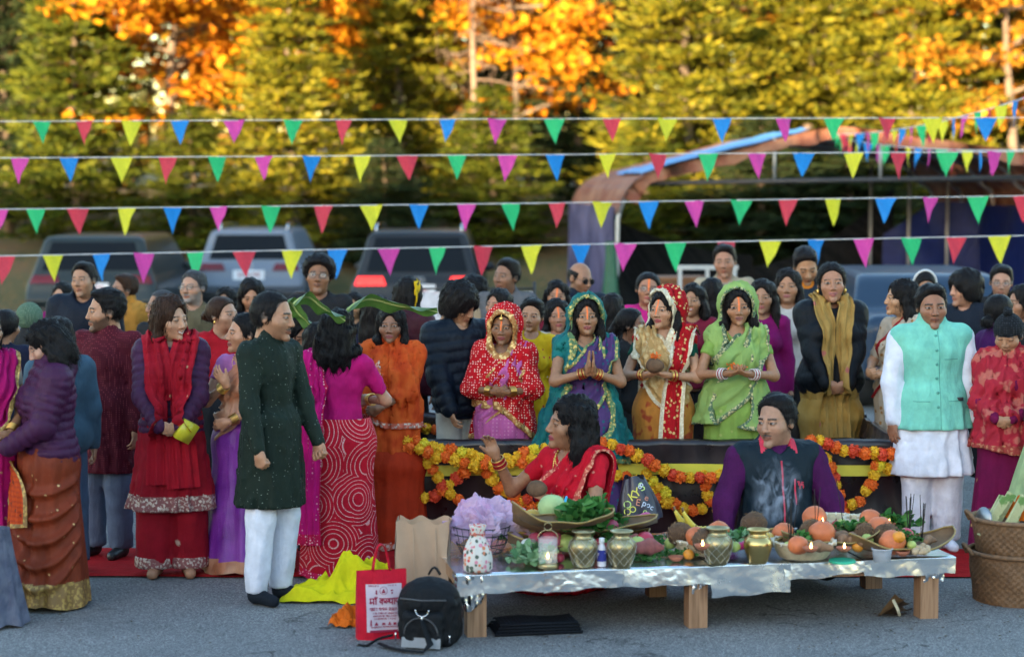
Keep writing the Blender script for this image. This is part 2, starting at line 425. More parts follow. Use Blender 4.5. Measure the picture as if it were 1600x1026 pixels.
def hairline(y, up):
    ys = np.array([-.13, -.088, -.066, -.045, -.018, .012, .028, .08, .13], F)
    zs = np.array([.106, .100, .082, .046, -.022, -.018, -.05, -.085, -.09], F) + np.array([1, 1, .7, .4, 0, 0, 0, 0, 0], F) * up
    return np.interp(y, ys, zs).astype(F)
HAIRS = {}
def hair_sdf(P, style, L):
    x, y, z = P[:, 0], P[:, 1], P[:, 2]; Q = np.stack([np.abs(x), y, z], 1)
    th = np.arctan2(x, -y)
    str_ = .0022 * np.sin(th * 46 + 3 * np.sin(z * 30)) + .0016 * np.sin(th * 83 + z * 20)
    ds = ell(P, (0, .016, .031), (.076, .096, .091))
    if style in ('short', 'recede', 'grey'):
        hl = hairline(y, .0 if style != 'recede' else .016)
        if style == 'recede': hl = hl + .016 * np.exp(-((np.abs(x) - .045) / .02) ** 2) * (y < -.03)
        hl = hl + .005 * wob3(P, 9, 85); tk = np.clip((z - hl) / .05, 0, 1); comb = wob3(P * np.array([1, .28, .8], F), 3, 120)
        d = ds - (.0 + .0125 * tk ** .7 * np.clip((z + .06) / .14, .22, 1)) - .0042 * comb - .004 * wob3(P, 13, 42)
        d = smin(d, ell(P, (.012, -.036, .103), (.046, .048, .024)), .02) if style == 'short' else d
        return smax(d, (hl - z) * .75, .006)
    if style == 'bald':
        hl = hairline(y, .03)
        d = ds - .004 - str_ * .4
        top = (z - .062 + .25 * np.clip(-y, 0, .1)) * .8
        return smax(smax(d, (hl - z) * .75, .005), top, .012)
    if style == 'crown':        # thin on top
        d = ds - .0035 - .006 * np.clip((.05 - z) / .06, 0, 1) - .003 * wob3(P * np.array([1, .28, .8], F), 3, 120)
        return smax(d, (hairline(y, .012) + .028 * np.exp(-((np.abs(x) - .048) / .018) ** 2) * (y < -.02) + .005 * wob3(P, 9, 85) - z) * .75, .004)
    if style == 'curly':
        d = ell(P, (0, .014, .046), (.098, .112, .104)) - .012 * np.abs(wob3(P, 5, 70)) - .007 * np.abs(wob3(P, 8, 130))
        hl = hairline(y, -.012); return smax(d, (hl - z) * .8, .008)
    if style == 'shaggy':
        d = ds - .026 - str_ * 1.5 - .008 * wob3(P, 4, 38)
        d = smin(d, ell(Q, (.07, .01, -.02), (.026, .06, .07)), .03); d = smin(d, ell(P, (0, .08, -.05), (.065, .04, .07)), .03)
        face = ell(P, (0, -.12, -.055), (.058, .075, .098)); return smax(d, -face, .01)
    part = .006 * np.exp(-(x / .007) ** 2) * (y < .04)
    d = ds - .013 + part - str_
    if style == 'bun':
        d = ds - .009 + part - str_ * .8; d = smax(d, (hairline(y, -.004) + .003 * wob3(P, 9, 85) - z) * .75, .006)
        return smin(d, ell(P, (0, .122, L), (.046, .036, .042)) - str_ - .004 * wob3(P, 2, 60), .012)
    if style == 'pony':
        d = ds - .009 + part - str_ * .8; d = smax(d, (hairline(y, -.004) + .003 * wob3(P, 9, 85) - z) * .75, .006)
        return smin(d, chain(P, [(0, .105, .03), (0, .14, -.05), (0, .13, -L)], [.026, .034, .02]) - str_, .015)
    # long: loose, falling to the length L below the head's middle; 'wavy' with more body; 'fronted' over the shoulders' front
    wv = style == 'wavy'; fr = -.055 if style == 'fronted' else .0
    d = smin(d, chain(Q, [(.05, .0, .07), (.078, .004, -.01), (.084 + .012 * wv, .022 + fr * .5, -.10), (.096, .034 + fr, -L)], [.028, .021, .030 + .012 * wv, .024]), .02)
    bk = ell(P, (0, .072, -.5 * L + .02), (.088 + .02 * wv, .05 + .012 * wv, .55 * L + .05)); d = smin(d, bk, .035)
    d = d - str_ * 1.4 - (.006 + .006 * wv) * wob3(P * np.array([1, 1, .35], F), 6, 42)
    face = smin(ell(P, (0, -.112, -.028), (.057, .076, .122)), rc(P, (0, -.1, -.06), (0, -.15, -.30), .062, .085), .02)
    d = smax(d, -face, .008)
    return smax(d, (-L - .02 + .03 * np.sin(th * 9) - z), .02)
def hair_tpl(style, L, fine):
    key = (style, L, fine)
    if key in HAIRS: return HAIRS[key]
    lo = -L - .06 if style in ('long', 'wavy', 'fronted', 'pony') else -.16
    V, Q = nets(lambda P: hair_sdf(P, style, L), (-.17, -.16, lo), (.17, .2, .175), .008 if fine else .012)
    # loose strands laid along the fall of the hair
    g = np.random.default_rng(len(HAIRS) + 3); nst = 900 if fine else 240
    if len(V):
        i = g.integers(0, len(V), nst); p = V[i]; o = p - np.array([0, .016, .03], F); o[:, 2] = np.where(o[:, 2] > 0, o[:, 2], o[:, 2] * .2)
        nrm = o / (ln(o)[:, None] + 1e-6)
        tl = .028 if style in ('short', 'grey', 'recede', 'bun', 'bald', 'crown') else .04 if style in ('curly', 'shaggy') else .075
        down = np.tile(np.array([0, .25, -1], F), (nst, 1)); top = np.clip((p[:, 2] - .05) / .06, 0, 1)[:, None]
        dr = down * (1 - top) + top * (np.stack([np.sign(p[:, 0]), 0 * p[:, 0] + .4, 0 * p[:, 0] - .2], 1)) + g.normal(0, .22 if style != 'curly' else .9, (nst, 3))
        fr_ = np.clip((-p[:, 1] - .02) / .05, 0, 1)[:, None] * np.clip((p[:, 2] - .02) / .04, 0, 1)[:, None]; dr = dr * (1 - fr_) + fr_ * (np.stack([np.sign(p[:, 0]) * .7, 0 * p[:, 0] + 1.0, 0 * p[:, 0] + .2], 1) + g.normal(0, .2, (nst, 3)))
        dr -= nrm * (dr * nrm).sum(1)[:, None] * 1.0; dr /= ln(dr)[:, None] + 1e-6
        sd = np.cross(nrm, dr); l = tl * g.uniform(.5, 1.2, (nst, 1)) * (1 - .65 * np.clip((p[:, 2:3] - .02) / .06, 0, 1)); w = .0013
        off = nrm * g.uniform(.001, .006, (nst, 1))
        a = p + off * .3; b = p + dr * l * .5 + off + nrm * .002; c = p + dr * l + nrm * g.normal(.001, .004, (nst, 1))
        SV = np.stack([a - sd * w, a + sd * w, b + sd * w, b - sd * w, c], 1).reshape(-1, 3)
        base = len(V) + np.arange(nst)[:, None] * 5
        Q = np.concatenate([Q, (base + np.array([[0, 1, 2, 3]])).astype(np.int32)])
        T = (base + np.array([[3, 2, 4]])).astype(np.int32); V = np.concatenate([V, SV.astype(F)])
    else: T = np.zeros((0, 3), np.int32)
    HAIRS[key] = (V, Q, T); return HAIRS[key]

HANDS = {}
def hand_tpl(pose, fine):
    """wrist at the origin, fingers along -z, palm towards -y, thumb towards +x"""
    key = (pose, fine)
    if key in HANDS: return HANDS[key]
    curl = {'relax': (.25, .45, .35), 'flat': (.03, .04, .03), 'cup': (.35, .45, .3), 'fist': (1.35, 1.5, .8), 'grip': (.7, .8, .5)}[pose]
    def f(P):
        d = ell(P, (0, 0, -.047), (.038, .0145, .05)); d = smin(d, rc(P, (0, 0, .01), (0, 0, -.03), .024, .026), .02)
        d = smin(d, ell(P, (.022, -.008, -.035), (.017, .014, .03)), .012)
        for i, (bx, l) in enumerate(((.029, .072), (.0095, .08), (-.0105, .075), (-.029, .06))):
            a = 0.0; p = np.array([bx, 0, -.085 + .006 * (i in (0, 3))]); sp = .05 * (1.2 - i * .8) if pose == 'relax' else .01 * (1.5 - i)
            r = .0092 - .0012 * (i == 3); pr = p; e = None
            for j, (fr, c) in enumerate(zip((.45, .32, .23), curl)):
                a += c * (1 + .08 * i); q = pr + l * fr * np.array([sp, -math.sin(a), -math.cos(a)])
                ee = rc(P, pr, q, r - .0008 * j, r - .0008 * (j + 1)); e = ee if e is None else smin(e, ee, .004); pr = q
            d = smin(d, e, .006)
        t1 = np.array([.047, -.014, -.062]); t2 = t1 + (np.array([.012, -.012, -.026]) if pose in ('relax', 'flat') else np.array([-.012, -.022, -.022]))
        if pose == 'flat': t1 = np.array([.040, -.004, -.06]); t2 = np.array([.040, -.006, -.095])
        d = smin(d, chain(P, [(.022, -.006, -.018), t1, t2], [.014, .0115, .009], .006), .01)
        return d
    HANDS[key] = nets(f, (-.07, -.1, -.2), (.085, .06, .04), .006 if fine else .012)
    return HANDS[key]
def basis(z, yhint):
    """columns x y z with z along the given way"""
    z = np.asarray(z, float); z = z / (np.linalg.norm(z) + 1e-9); y = np.asarray(yhint, float); y = y - z * (y @ z); y /= np.linalg.norm(y) + 1e-9
    return np.stack([np.cross(y, z), y, z], 1).astype(F)

# ------------------------------------------------------------------ bodies and clothes
SKIN = skin_mat()
HAIRM = {'black': hair_mat('hair_black', (.010, .009, .010)), 'brown': hair_mat('hair_brown', (.035, .017, .011)), 'grey': hair_mat('hair_grey', (.12, .12, .125)), 'salt': hair_mat('hair_salt', (.045, .045, .05))}
TONE = {'a': (.41, .208, .122), 'b': (.33, .156, .086), 'c': (.25, .114, .060), 'd': (.17, .074, .040), 'e': (.47, .26, .17)}

def ik(s, h, l1, l2, pole):
    s = np.asarray(s, float); h = np.asarray(h, float); v = h - s; d = min(np.linalg.norm(v), (l1 + l2) * .995); u = v / (np.linalg.norm(v) + 1e-9)
    a = (l1 * l1 - l2 * l2 + d * d) / (2 * d); r = math.sqrt(max(l1 * l1 - a * a, 0)); p = np.asarray(pole, float); p = p - u * (p @ u); p /= np.linalg.norm(p) + 1e-9
    e = s + u * a + p * r; return e, s + u * d

class Person:
    """a figure 1.70 tall facing -y at the origin; the finished meshes are scaled to the wanted height"""
    def __init__(s, sex='f', w=1.0, belly=0.0, arms=None, sit=0.0, hy=0.0, hp=0.0, hr=0.0, lean=0.0, headk=1.07):
        s.sex, s.w, s.belly = sex, w, belly; m = sex == 'm'; s.m = m; s.sit = sit; s.dz = -sit
        s.sw = (.190 if m else .162) * (0.5 + 0.5 * w)
        Z = s.dz
        s.sh = [np.array([k * s.sw, .015, 1.375 + Z]) for k in (-1, 1)]
        s.hc = np.array([0, -.008, 1.578 + Z]); s.R = rotm(hy, hp, hr); s.headk = headk
        arms = arms or {}
        s.el, s.wr, s.hd = [], [], []
        for i, k in enumerate((-1, 1)):
            a = arms.get('R' if i == 0 else 'L', arms.get('B', {}))
            h = np.array(a.get('to', (.235 * (0.6 + .4 * w), -.03, .80)), float); h = h * np.array([k if a.get('mir', True) else 1, 1, 1]); h[2] += Z
            pole = np.array(a.get('pole', (.5, .8, -.2)), float) * np.array([k, 1, 1])
            e, wr = ik(s.sh[i], h, .285, .245, pole); s.el.append(e); s.wr.append(wr)
            fd = a.get('dir'); fd = np.array(fd, float) * np.array([k, 1, 1]) if fd is not None else wr - e
            pn = np.array(a.get('palm', (-1, 0, 0)), float) * np.array([k, 1, 1])
            s.hd.append((a.get('hand', 'relax'), fd, pn, k))
        if sit:
            s.hip = [np.array([k * .095, .0, .88 + Z]) for k in (-1, 1)]; s.kn = [np.array([k * .20, -.36, .14]) for k in (-1, 1)]; s.an = [np.array([k * .13, .06, .09]) for k in (-1, 1)]
        else:
            s.hip = [np.array([k * .088, .005, .88]) for k in (-1, 1)]; s.kn = [np.array([k * .098, -.012, .48]) for k in (-1, 1)]; s.an = [np.array([k * .10, .022, .085]) for k in (-1, 1)]
    def torso(s, P):
        w = s.w; Z = s.dz; D = .5 + .5 * w
        c = lambda x, y, z: (x, y, z + Z)
        if s.m:
            d = ell(P, c(0, .005, .94), (.158 * w, .112 * D, .13)); d = smin(d, ell(P, c(0, 0, 1.08), (.142 * w, .098 * D, .14)), .06)
            d = smin(d, ell(P, c(0, .008, 1.27), (.165 * w, .112 * D, .155)), .06)
        else:
            d = ell(P, c(0, .008, .93), (.168 * w, .122 * D, .13)); d = smin(d, ell(P, c(0, 0, 1.085), (.126 * w, .09 * D, .13)), .06)
            d = smin(d, ell(P, c(0, .01, 1.265), (.142 * w, .10 * D, .145)), .06)
            Q = np.stack([np.abs(P[:, 0]), P[:, 1], P[:, 2]], 1); d = smin(d, ell(Q, c(.068 * w, -.078 * D, 1.235), (.062, .056, .062)), .045)
        if s.belly: d = smin(d, ell(P, c(0, -.05, 1.06), (.14 * w, .10 + s.belly, .15)), .05)
        d = smin(d, rc(P, (-s.sw + .02, .015, 1.378 + Z), (s.sw - .02, .015, 1.378 + Z), .056, .056), .05)
        d = smin(d, rc(P, c(0, .025, 1.40), c(0, .012, 1.50), .062 if s.m else .052, .050 if s.m else .042), .045)
        return d
    def armd(s, P, i, off=0.0, upto=2.0, ripple=None):
        """arm as a tapered solid; upto 1 = elbow, 2 = wrist"""
        k = 1.0 if s.m else .88; k *= .6 + .4 * s.w
        d1, t1 = rct(P, s.sh[i], s.el[i], .050 * k + off, .040 * k + off)
        if ripple: d1 = d1 - ripple[0] * np.abs(np.sin(t1 * .285 / ripple[1] * PI)) ** .7
        if upto <= 1:
            ax = (s.el[i] - s.sh[i]).astype(F); L = np.linalg.norm(ax); u = (P - s.sh[i].astype(F)) @ (ax / L)
            return smax(d1, u - L * upto, .008)
        d2, t2 = rct(P, s.el[i], s.wr[i], .040 * k + off, .027 * k + off * (.8 if off < .03 else .75))
        if ripple: d2 = d2 - ripple[0] * np.abs(np.sin(t2 * .245 / ripple[1] * PI)) ** .7
        if upto < 2:
            ax = (s.wr[i] - s.el[i]).astype(F); L = np.linalg.norm(ax); u = (P - s.el[i].astype(F)) @ (ax / L); d2 = smax(d2, u - L * (upto - 1), .008)
        return smin(d1, d2, .03)
    def leg(s, P, i, off=0.0, flare=0.0):
        d = rc(P, s.hip[i], s.kn[i], .078 * (.6 + .4 * s.w) + off * .3, .055 + off + flare * .5)
        return smin(d, rc(P, s.kn[i], s.an[i], .055 + off + flare * .5, .038 + off + flare), .03)
    hs = np.ones(3, F)
    def tol(s, P): return (P - s.hc.astype(F)) @ s.R / F(s.headk) / s.hs      # into the head's own axes
    def fromhead(s, V): return (V * s.hs * s.headk) @ s.R.T + s.hc.astype(F)

def facesby(V, Q, fn):
    return fn(V[Q].mean(1)).astype(np.int32)

def fold_noise(P, amp, seed, kz=.35, k=26):
    w = wob3(P * np.array([1, 1, kz], F), seed + 3, k * 1.5); return amp * .8 * wob3(P * np.array([1, 1, kz], F), seed, k) + amp * 1.1 * (np.abs(w) - .35) + amp * .4 * wob3(P, seed + 3, k * 2.1)

class Outfit:
    def __init__(s, person, root, k, fine, seed):
        s.p, s.root, s.k, s.fine, s.seed = person, root, k, fine, seed
        s.h = .0125 if fine else .025; s.lower = False
    def emit(s, name, V, Fs, mats, midx=None, uv=None):
        return mk(name, np.asarray(V, F) * s.k, Fs, mats, midx, s.root, uv=uv)
    def solid(s, name, f, lo, hi, mats, matfn=None, h=None):
        V, Q = nets(f, lo, hi, h or s.h)
        if len(V) == 0: return None
        return s.emit(name, V, Q, mats, facesby(V, Q, matfn) if matfn is not None else None)
    def bounds(s, pad=.08, z0=0.0, z1=None):
        p = s.p; A = np.array(p.sh + p.el + p.wr); lo = A.min(0) - .09 - pad; hi = A.max(0) + .09 + pad
        lo[0] = min(lo[0], -.27 - pad); hi[0] = max(hi[0], .27 + pad); lo[1] = min(lo[1], -.22 - pad); hi[1] = max(hi[1], .2 + pad)
        lo[2] = z0 - .03; hi[2] = z1 if z1 is not None else max(1.56 + p.dz, hi[2]); return lo, hi
    def cone(s, P, z0, z1, r0, r1, folds=0.0, nf=11, cx=0.0):
        """skirt-like solid between heights z0 (top) and z1 (hem)"""
        t = np.clip((z0 - P[:, 2]) / (z0 - z1), 0, 1)
        th = np.arctan2(P[:, 1], P[:, 0] - cx)
        R = r0[0] + (r1[0] - r0[0]) * t; RY = r0[1] + (r1[1] - r0[1]) * t
        m = 1 + folds * t ** .7 * (np.sin(nf * th + s.seed + 2.5 * t * np.sin(3 * th + s.seed)) + .5 * np.sin((nf * 2 + 1) * th + 3 * t))
        q = np.sqrt(((P[:, 0] - cx) / R) ** 2 + (P[:, 1] / RY) ** 2)
        return smax((q / m - 1) * np.minimum(R, RY) * .8, (P[:, 2] - z0) * .8, .05)
    def top(s, name, mats, off=.012, hem=.92, sleeve=2.0, soff=None, neck='round', quilt=None, flare=None, matfn=None, folds=.0065, loose=0.0, slit=False, collar=None, nf=9, hood=None):
        p = s.p; Z = p.dz; soff = off if soff is None else soff
        def f(P):
            t = p.torso(P) - off
            if loose: t = smin(t, ell(P, (0, -.01, 1.12 + Z), (.165 * p.w + loose, .115 + loose, .27)), .05)
            if hem < .95 + 0 and flare is not None:
                t = smin(t, s.cone(P, 1.06 + Z, hem + Z, (.152 * max(p.w, 1.0) + off, .118 + off), flare, .05, nf), .05)
            if quilt: t = t - quilt[0] * np.abs(np.sin((P[:, 2] + .12 * np.abs(P[:, 0])) / quilt[1] * PI)) ** .7
            d = t
            if sleeve > 0:
                for i in (0, 1): d = smin(d, p.armd(P, i, soff, sleeve, quilt), .035)
            d = d + fold_noise(P, folds if not quilt else folds * .4, s.seed)
            if collar == 'band': d = smin(d, smax(rc(P, (0, .022, 1.43 + Z), (0, .006, 1.49 + Z), .066, .060), P[:, 2] - 1.478 - Z, .004), .01)
            if collar == 'high': d = smin(d, smax(rc(P, (0, .02, 1.42 + Z), (0, .01, 1.5 + Z), .085, .075), P[:, 2] - 1.495 - Z, .006), .02)
            if hood: d = smin(d, smax(ell(P, (0, .09, 1.44 + Z), (.125, .085, .085)), -ell(P, (0, .05, 1.52 + Z), (.085, .075, .1)), .02), .03)
            if hem is not None: d = smax(d, hem + Z - P[:, 2], .006)
            if neck == 'round': d = smax(d, -ell(P, (0, -.035, 1.49 + Z), (.072, .10, .085)), .012)
            elif neck == 'v': d = smax(d, -smin(ell(P, (0, -.03, 1.49 + Z), (.068, .10, .085)), rc(P, (0, -.13, 1.44 + Z), (0, -.19, 1.32 + Z), .05, .012), .03), .01)
            elif neck == 'scoop': d = smax(d, -smin(ell(P, (0, -.10, 1.46 + Z), (.088, .16, .09)), ell(P, (0, .1, 1.48 + Z), (.085, .12, .07)), .02), .01)
            elif neck == 'back': d = smax(d, -ell(P, (0, .04, 1.5 + Z), (.092, .16, .115)), .01)
            elif neck == 'open': d = smax(d, -smin(ell(P, (0, -.03, 1.49 + Z), (.066, .10, .085)), rc(P, (0, -.2, 1.5 + Z), (0, -.24, (hem or .9) - .1 + Z), .075, .07), .03), .01)
            elif neck == 'band': d = smax(d, -rc(P, (0, .012, 1.46 + Z), (0, -.0, 1.6 + Z), .047, .05), .006)
            if slit: d = smax(d, .010 - np.maximum(np.maximum(np.abs(P[:, 1]), (P[:, 2] - .80) * .3), .12 - np.abs(P[:, 0])), .01)
            return d
        lo, hi = s.bounds(.05 + (loose or 0), (hem or .9) + Z)
        if flare is not None: lo[0] = min(lo[0], -flare[0] - .05); hi[0] = max(hi[0], flare[0] + .05); lo[1] = min(lo[1], -flare[1] - .05); hi[1] = max(hi[1], flare[1] + .05)
        s.topf = f
        return s.solid(name, f, lo, hi, mats, matfn, .0095 if quilt and s.fine else None)
    def legs(s, name, mat, off=.02, flare=.010, seat=True):
        p = s.p; s.lower = True
        def f(P):
            d = smin(p.leg(P, 0, off, flare), p.leg(P, 1, off, flare), .02)
            d = d + fold_noise(P, .005, s.seed + 9, .22, 24) + .006 * np.abs(wob3(P * np.array([1, 1, 2.2], F), s.seed + 2, 9)) * np.clip((.45 - P[:, 2]) / .3, 0, 1)
            return smax(d, .06 - P[:, 2], .005) if not p.sit else d
        if p.sit: lo, hi = (-.36, -.5, .0), (.36, .25, .55)
        else: lo, hi = (-.25, -.18, .03), (.25, .2, 1.0)
        return s.solid(name, f, lo, hi, mat, h=.018 if s.fine else .04)
    def skirt(s, name, mats, z0=1.04, z1=.02, r0=(.15, .115), r1=(.26, .22), pleats=15, amp=.045, border=.0, n=120, m=40, front=0.0, swag=None, swagdir=-PI / 2):
        if swag: m = 120
        s.lower = True
        g = np.random.default_rng(s.seed); z0 += s.p.dz
        th = np.arange(n) / n * 2 * PI; t = np.linspace(0, 1, m)[:, None]
        ph = g.uniform(0, 6.28, 4); a = th[None] + .10 * np.sin(2 * th[None] + ph[0]) + .12 * t * np.sin(3 * th[None] + ph[1])
        w = np.sin(pleats * a + ph[2] + 1.2 * np.sin(2.2 * t + ph[3])) + .45 * np.sin((pleats * 2 - 3) * a + ph[1] + 2 * t) + .3 * np.sin(5 * th + 4 * t)
        fr = np.exp(-((np.angle(np.exp(1j * (th - (-PI / 2 + front))))) / .5) ** 2)[None]
        mod = 1 + amp * t ** .6 * w * (.55 + .9 * fr)
        prof = t ** .75
        hipb = .18 * np.exp(-((t - .14) / .13) ** 2)
        RX = (r0[0] + (r1[0] - r0[0]) * prof + hipb * .22) * s.p.w; RY = (r0[1] + (r1[1] - r0[1]) * prof + hipb * .2) * (.5 + .5 * s.p.w)
        z = z0 + (z1 - z0) * t + 0 * th[None] + .012 * np.sin(4 * th + ph[0])[None] * t
        X = RX * mod * np.cos(th)[None]; Y = RY * mod * np.sin(th)[None]
        if swag:      # a fold of cloth gathered in hanging curves across the front
            for (zc, dp, sag, wd) in swag:
                cz = zc - sag * np.clip(np.cos((th - swagdir) * 1.0)[None], 0, 1) ** 1.5
                b = np.exp(-((z - cz) / wd) ** 2) * np.clip(np.cos(th - swagdir)[None] * 1.8, 0, 1); X *= 1 + dp * b * .5; Y *= 1 + dp * b
        V = np.stack([X, Y, z], -1).reshape(-1, 3); Q = grid_faces(m, n, False, True)[:, ::-1]
        zc = z.reshape(-1)[Q].mean(1); mi = (zc < z1 + border).astype(int) if border else None
        uv = np.stack([np.broadcast_to(th[None] * .24, (m, n)).reshape(-1), z.reshape(-1)], 1)
        s.skf = lambda P: s.cone(P, z0, z1, (r0[0] * 1.15 * s.p.w, r0[1] * 1.2), r1)
        return s.emit(name, V, Q, mats, mi, uv)
    def wrap(s, name, mats, off, opening, z0, border=.03, use='tahk', ext=.0, th=.012, matfn=None, folds=.008, arm_to=1.35, cutfn=None, h=None, headoff=.03):
        """a veil or shawl: a cloth shell over head (h), torso (t) and arms (a), open where `opening` is negative"""
        p = s.p; Z = p.dz
        def outer(P):
            d = None; j = lambda a, b, k: b if a is None else smin(a, b, k)
            if 't' in use: d = j(d, p.torso(P) - off, .05)
            if 'a' in use:
                for i in (0, 1): d = j(d, p.armd(P, i, off * .9, arm_to), .09)
            if 'h' in use:
                q = p.tol(P); d = j(d, ell(q, (0, .024, .028), (.084 + headoff, .108 + headoff, .098 + headoff)) * p.headk, .05)
                d = smin(d, rc(P, (0, .05, 1.56 + Z), (0, .03, 1.30 + Z), .085 + headoff, .15), .06)
            if 'k' in use: d = j(d, s.cone(P, 1.1 + Z, z0 - .02, (.17 * p.w + off, .14 + off), (.24 * p.w + ext, .19 + ext), .06, 7), .06)
            th_ = np.arctan2(P[:, 0], -P[:, 1])
            d = d + fold_noise(P, folds, s.seed + 5, .22, 24) + folds * .7 * np.sin(th_ * 9 + P[:, 2] * 6 + s.seed) + .0032 * np.sin(th_ * 23 + 5 * np.sin(P[:, 2] * 5 + s.seed) + 3 * P[:, 2])
            return d
        def f(P):
            o = outer(P); d = smax(o, -(o + th + .012), .003)
            d = smax(d, -opening(P, p), .008)
            d = smax(d, z0 + .02 * np.sin(P[:, 0] * 11 + s.seed) - P[:, 2], .006)
            return d if cutfn is None else smax(d, cutfn(P, p), .006)
        lo, hi = s.bounds(.10, z0, (1.78 + Z) if 'h' in use else 1.54 + Z)
        def mf(C):
            r = (opening(C, p) < border) | (C[:, 2] < z0 + border * .9)
            if cutfn is not None: r |= cutfn(C, p) > -border
            return r
        return s.solid(name, f, lo, hi, mats, matfn or (mf if len(mats) > 1 else None), h or (.0118 if s.fine else .019))
    def drape(s, name, mats, path, width, sdf, base=.012, pleats=4, amp=.010, n=60, m=26, border=.08, hug=.6, solid=True):
        """a pleated length of cloth laid over the clothed body along a path"""
        C = smoothpath(path, n); W = np.interp(np.linspace(0, 1, n), np.linspace(0, 1, len(width)), width) if np.ndim(width) else np.full(n, width)
        T = np.gradient(C, axis=0); T /= np.linalg.norm(T, axis=1)[:, None] + 1e-9
        def grad(P):
            e = .004; return np.stack([sdf(P + np.eye(3, dtype=F)[a] * e) - sdf(P - np.eye(3, dtype=F)[a] * e) for a in range(3)], 1) / (2 * e)
        N = grad(C.astype(F)); N /= np.linalg.norm(N, axis=1)[:, None] + 1e-9
        k = np.ones(9) / 9
        for a in range(3): N[:, a] = np.convolve(np.pad(N[:, a], 4, 'edge'), k, 'valid')
        B = np.cross(T, N); B /= np.linalg.norm(B, axis=1)[:, None] + 1e-9
        u = np.linspace(-1, 1, m); G = C[:, None] + B[:, None] * (u[None, :, None] * W[:, None, None] / 2)
        P = G.reshape(-1, 3).astype(F); tt = np.repeat(np.linspace(0, 1, n), m); uu = np.tile(u, n)
        offt = base + amp * (np.sin(uu * pleats * PI + 1.3 * np.sin(tt * 5 + s.seed) + s.seed) + .4 * np.sin(uu * pleats * 2.3 * PI + tt * 7)) + amp
        for _ in range(4):
            d = sdf(P); g = grad(P); g /= np.linalg.norm(g, axis=1)[:, None] + 1e-6
            e = offt - d; P = P + g * np.where(e > 0, e, e * hug * (np.abs(e) < .12))[:, None]
        Q = grid_faces(n, m); uc = np.abs(uu[Q].mean(1)); tc = tt[Q].mean(1)
        mi = ((uc > 1 - border * 2) | (tc > 1 - border * .6)).astype(int) if len(mats) > 1 else None
        return s.emit(name, P.reshape(-1, 3), Q, mats, mi, np.stack([uu * .2, tt * 1.2], 1))
    def bangles(s, mats, n=6, side=(0, 1), r=.035):
        for i in side:
            ax = s.p.wr[i] - s.p.el[i]; ax = ax / np.linalg.norm(ax); B = basis(ax, (0, 1, .3))
            for j in range(n):
                c = s.p.wr[i] - ax * (.018 + j * .0085); th = np.linspace(0, 2 * PI, 20, endpoint=False)
                rr = r + .0006 * j
                pts = c + rr * (np.cos(th)[:, None] * B[:, 0] + np.sin(th)[:, None] * B[:, 1])
                MB().tube(pts * s.k, .0034 * s.k, 6, closed=True).out('bangle', mats[j % len(mats)], s.root)
    def necklace(s, mat, drop=.12, beads=26, r=.006):
        Z = s.p.dz; b = MB(); sd = s.topf if hasattr(s, 'topf') else s.p.torso
        for a in np.linspace(-1, 1, beads):
            q = np.array([[.075 * np.sin(a * PI / 2) * (1.0 if abs(a) < .8 else .95), -.09 + .08 * abs(a) ** 2, 1.44 + Z - drop * (1 - abs(a) ** 1.6)]], F)
            for _ in range(3):
                e = .006 - s.p.torso(q); q[0, 1] -= float(e[0])
            b.ball(q[0] * s.k, r * s.k, 6, 4)
        b.out('necklace', mat, s.root)
    def earrings(s, mat, r=.010):
        for k in (-1, 1):
            b = MB(); c = np.array([[k * .079, .004, -.042]], F)
            b.ball(s.p.fromhead(c)[0] * s.k, (r * s.k * .8, r * s.k * .8, r * s.k * 1.5), 8, 6)
            b.out('earring', mat, s.root)
    def glasses(s, mat, lens=None, r=.021):
        for k in (-1, 1):
            th = np.linspace(0, 2 * PI, 18, endpoint=False)
            pts = np.stack([k * .031 + r * np.cos(th) * 1.1, -.098 + .004 * np.abs(np.cos(th)), .003 + r * .82 * np.sin(th)], 1)
            MB().tube(s.p.fromhead(pts.astype(F)) * s.k, .0019 * s.k, 5, closed=True).out('glasses_rim', mat, s.root)
            if lens is not None:
                V = np.concatenate([pts, [[k * .031, -.099, .003]]]).astype(F); i = np.arange(18)
                mk('glasses_lens', s.p.fromhead(V) * s.k, np.stack([i, (i + 1) % 18, np.full(18, 18)], 1), lens, parent=s.root)
            MB().tube(s.p.fromhead(np.array([[k * .054, -.092, .006], [k * .072, -.06, .008], [k * .080, .01, .012]], F)) * s.k, .0018 * s.k, 5).out('glasses_arm', mat, s.root)
        MB().tube(s.p.fromhead(np.array([[-.009, -.102, .006], [.009, -.102, .006]], F)) * s.k, .0018 * s.k, 5).out('glasses_bridge', mat, s.root)
    def feet(s, kind, mat):
        for i in (0, 1):
            a = s.p.an[i]; b = a[0]
            f = lambda P: smax(smin(rc(P, (b, a[1] + .0, .05), (b * 1.15, a[1] - .14, .032), .042, .034), rc(P, (b, a[1], .10), (b, a[1], .05), .040, .042), .03), .004 - P[:, 2], .004)
            s.solid(kind, f, (b - .09, -.26, -.01), (b + .09, .14, .16), mat, h=.009 if s.fine else .02)

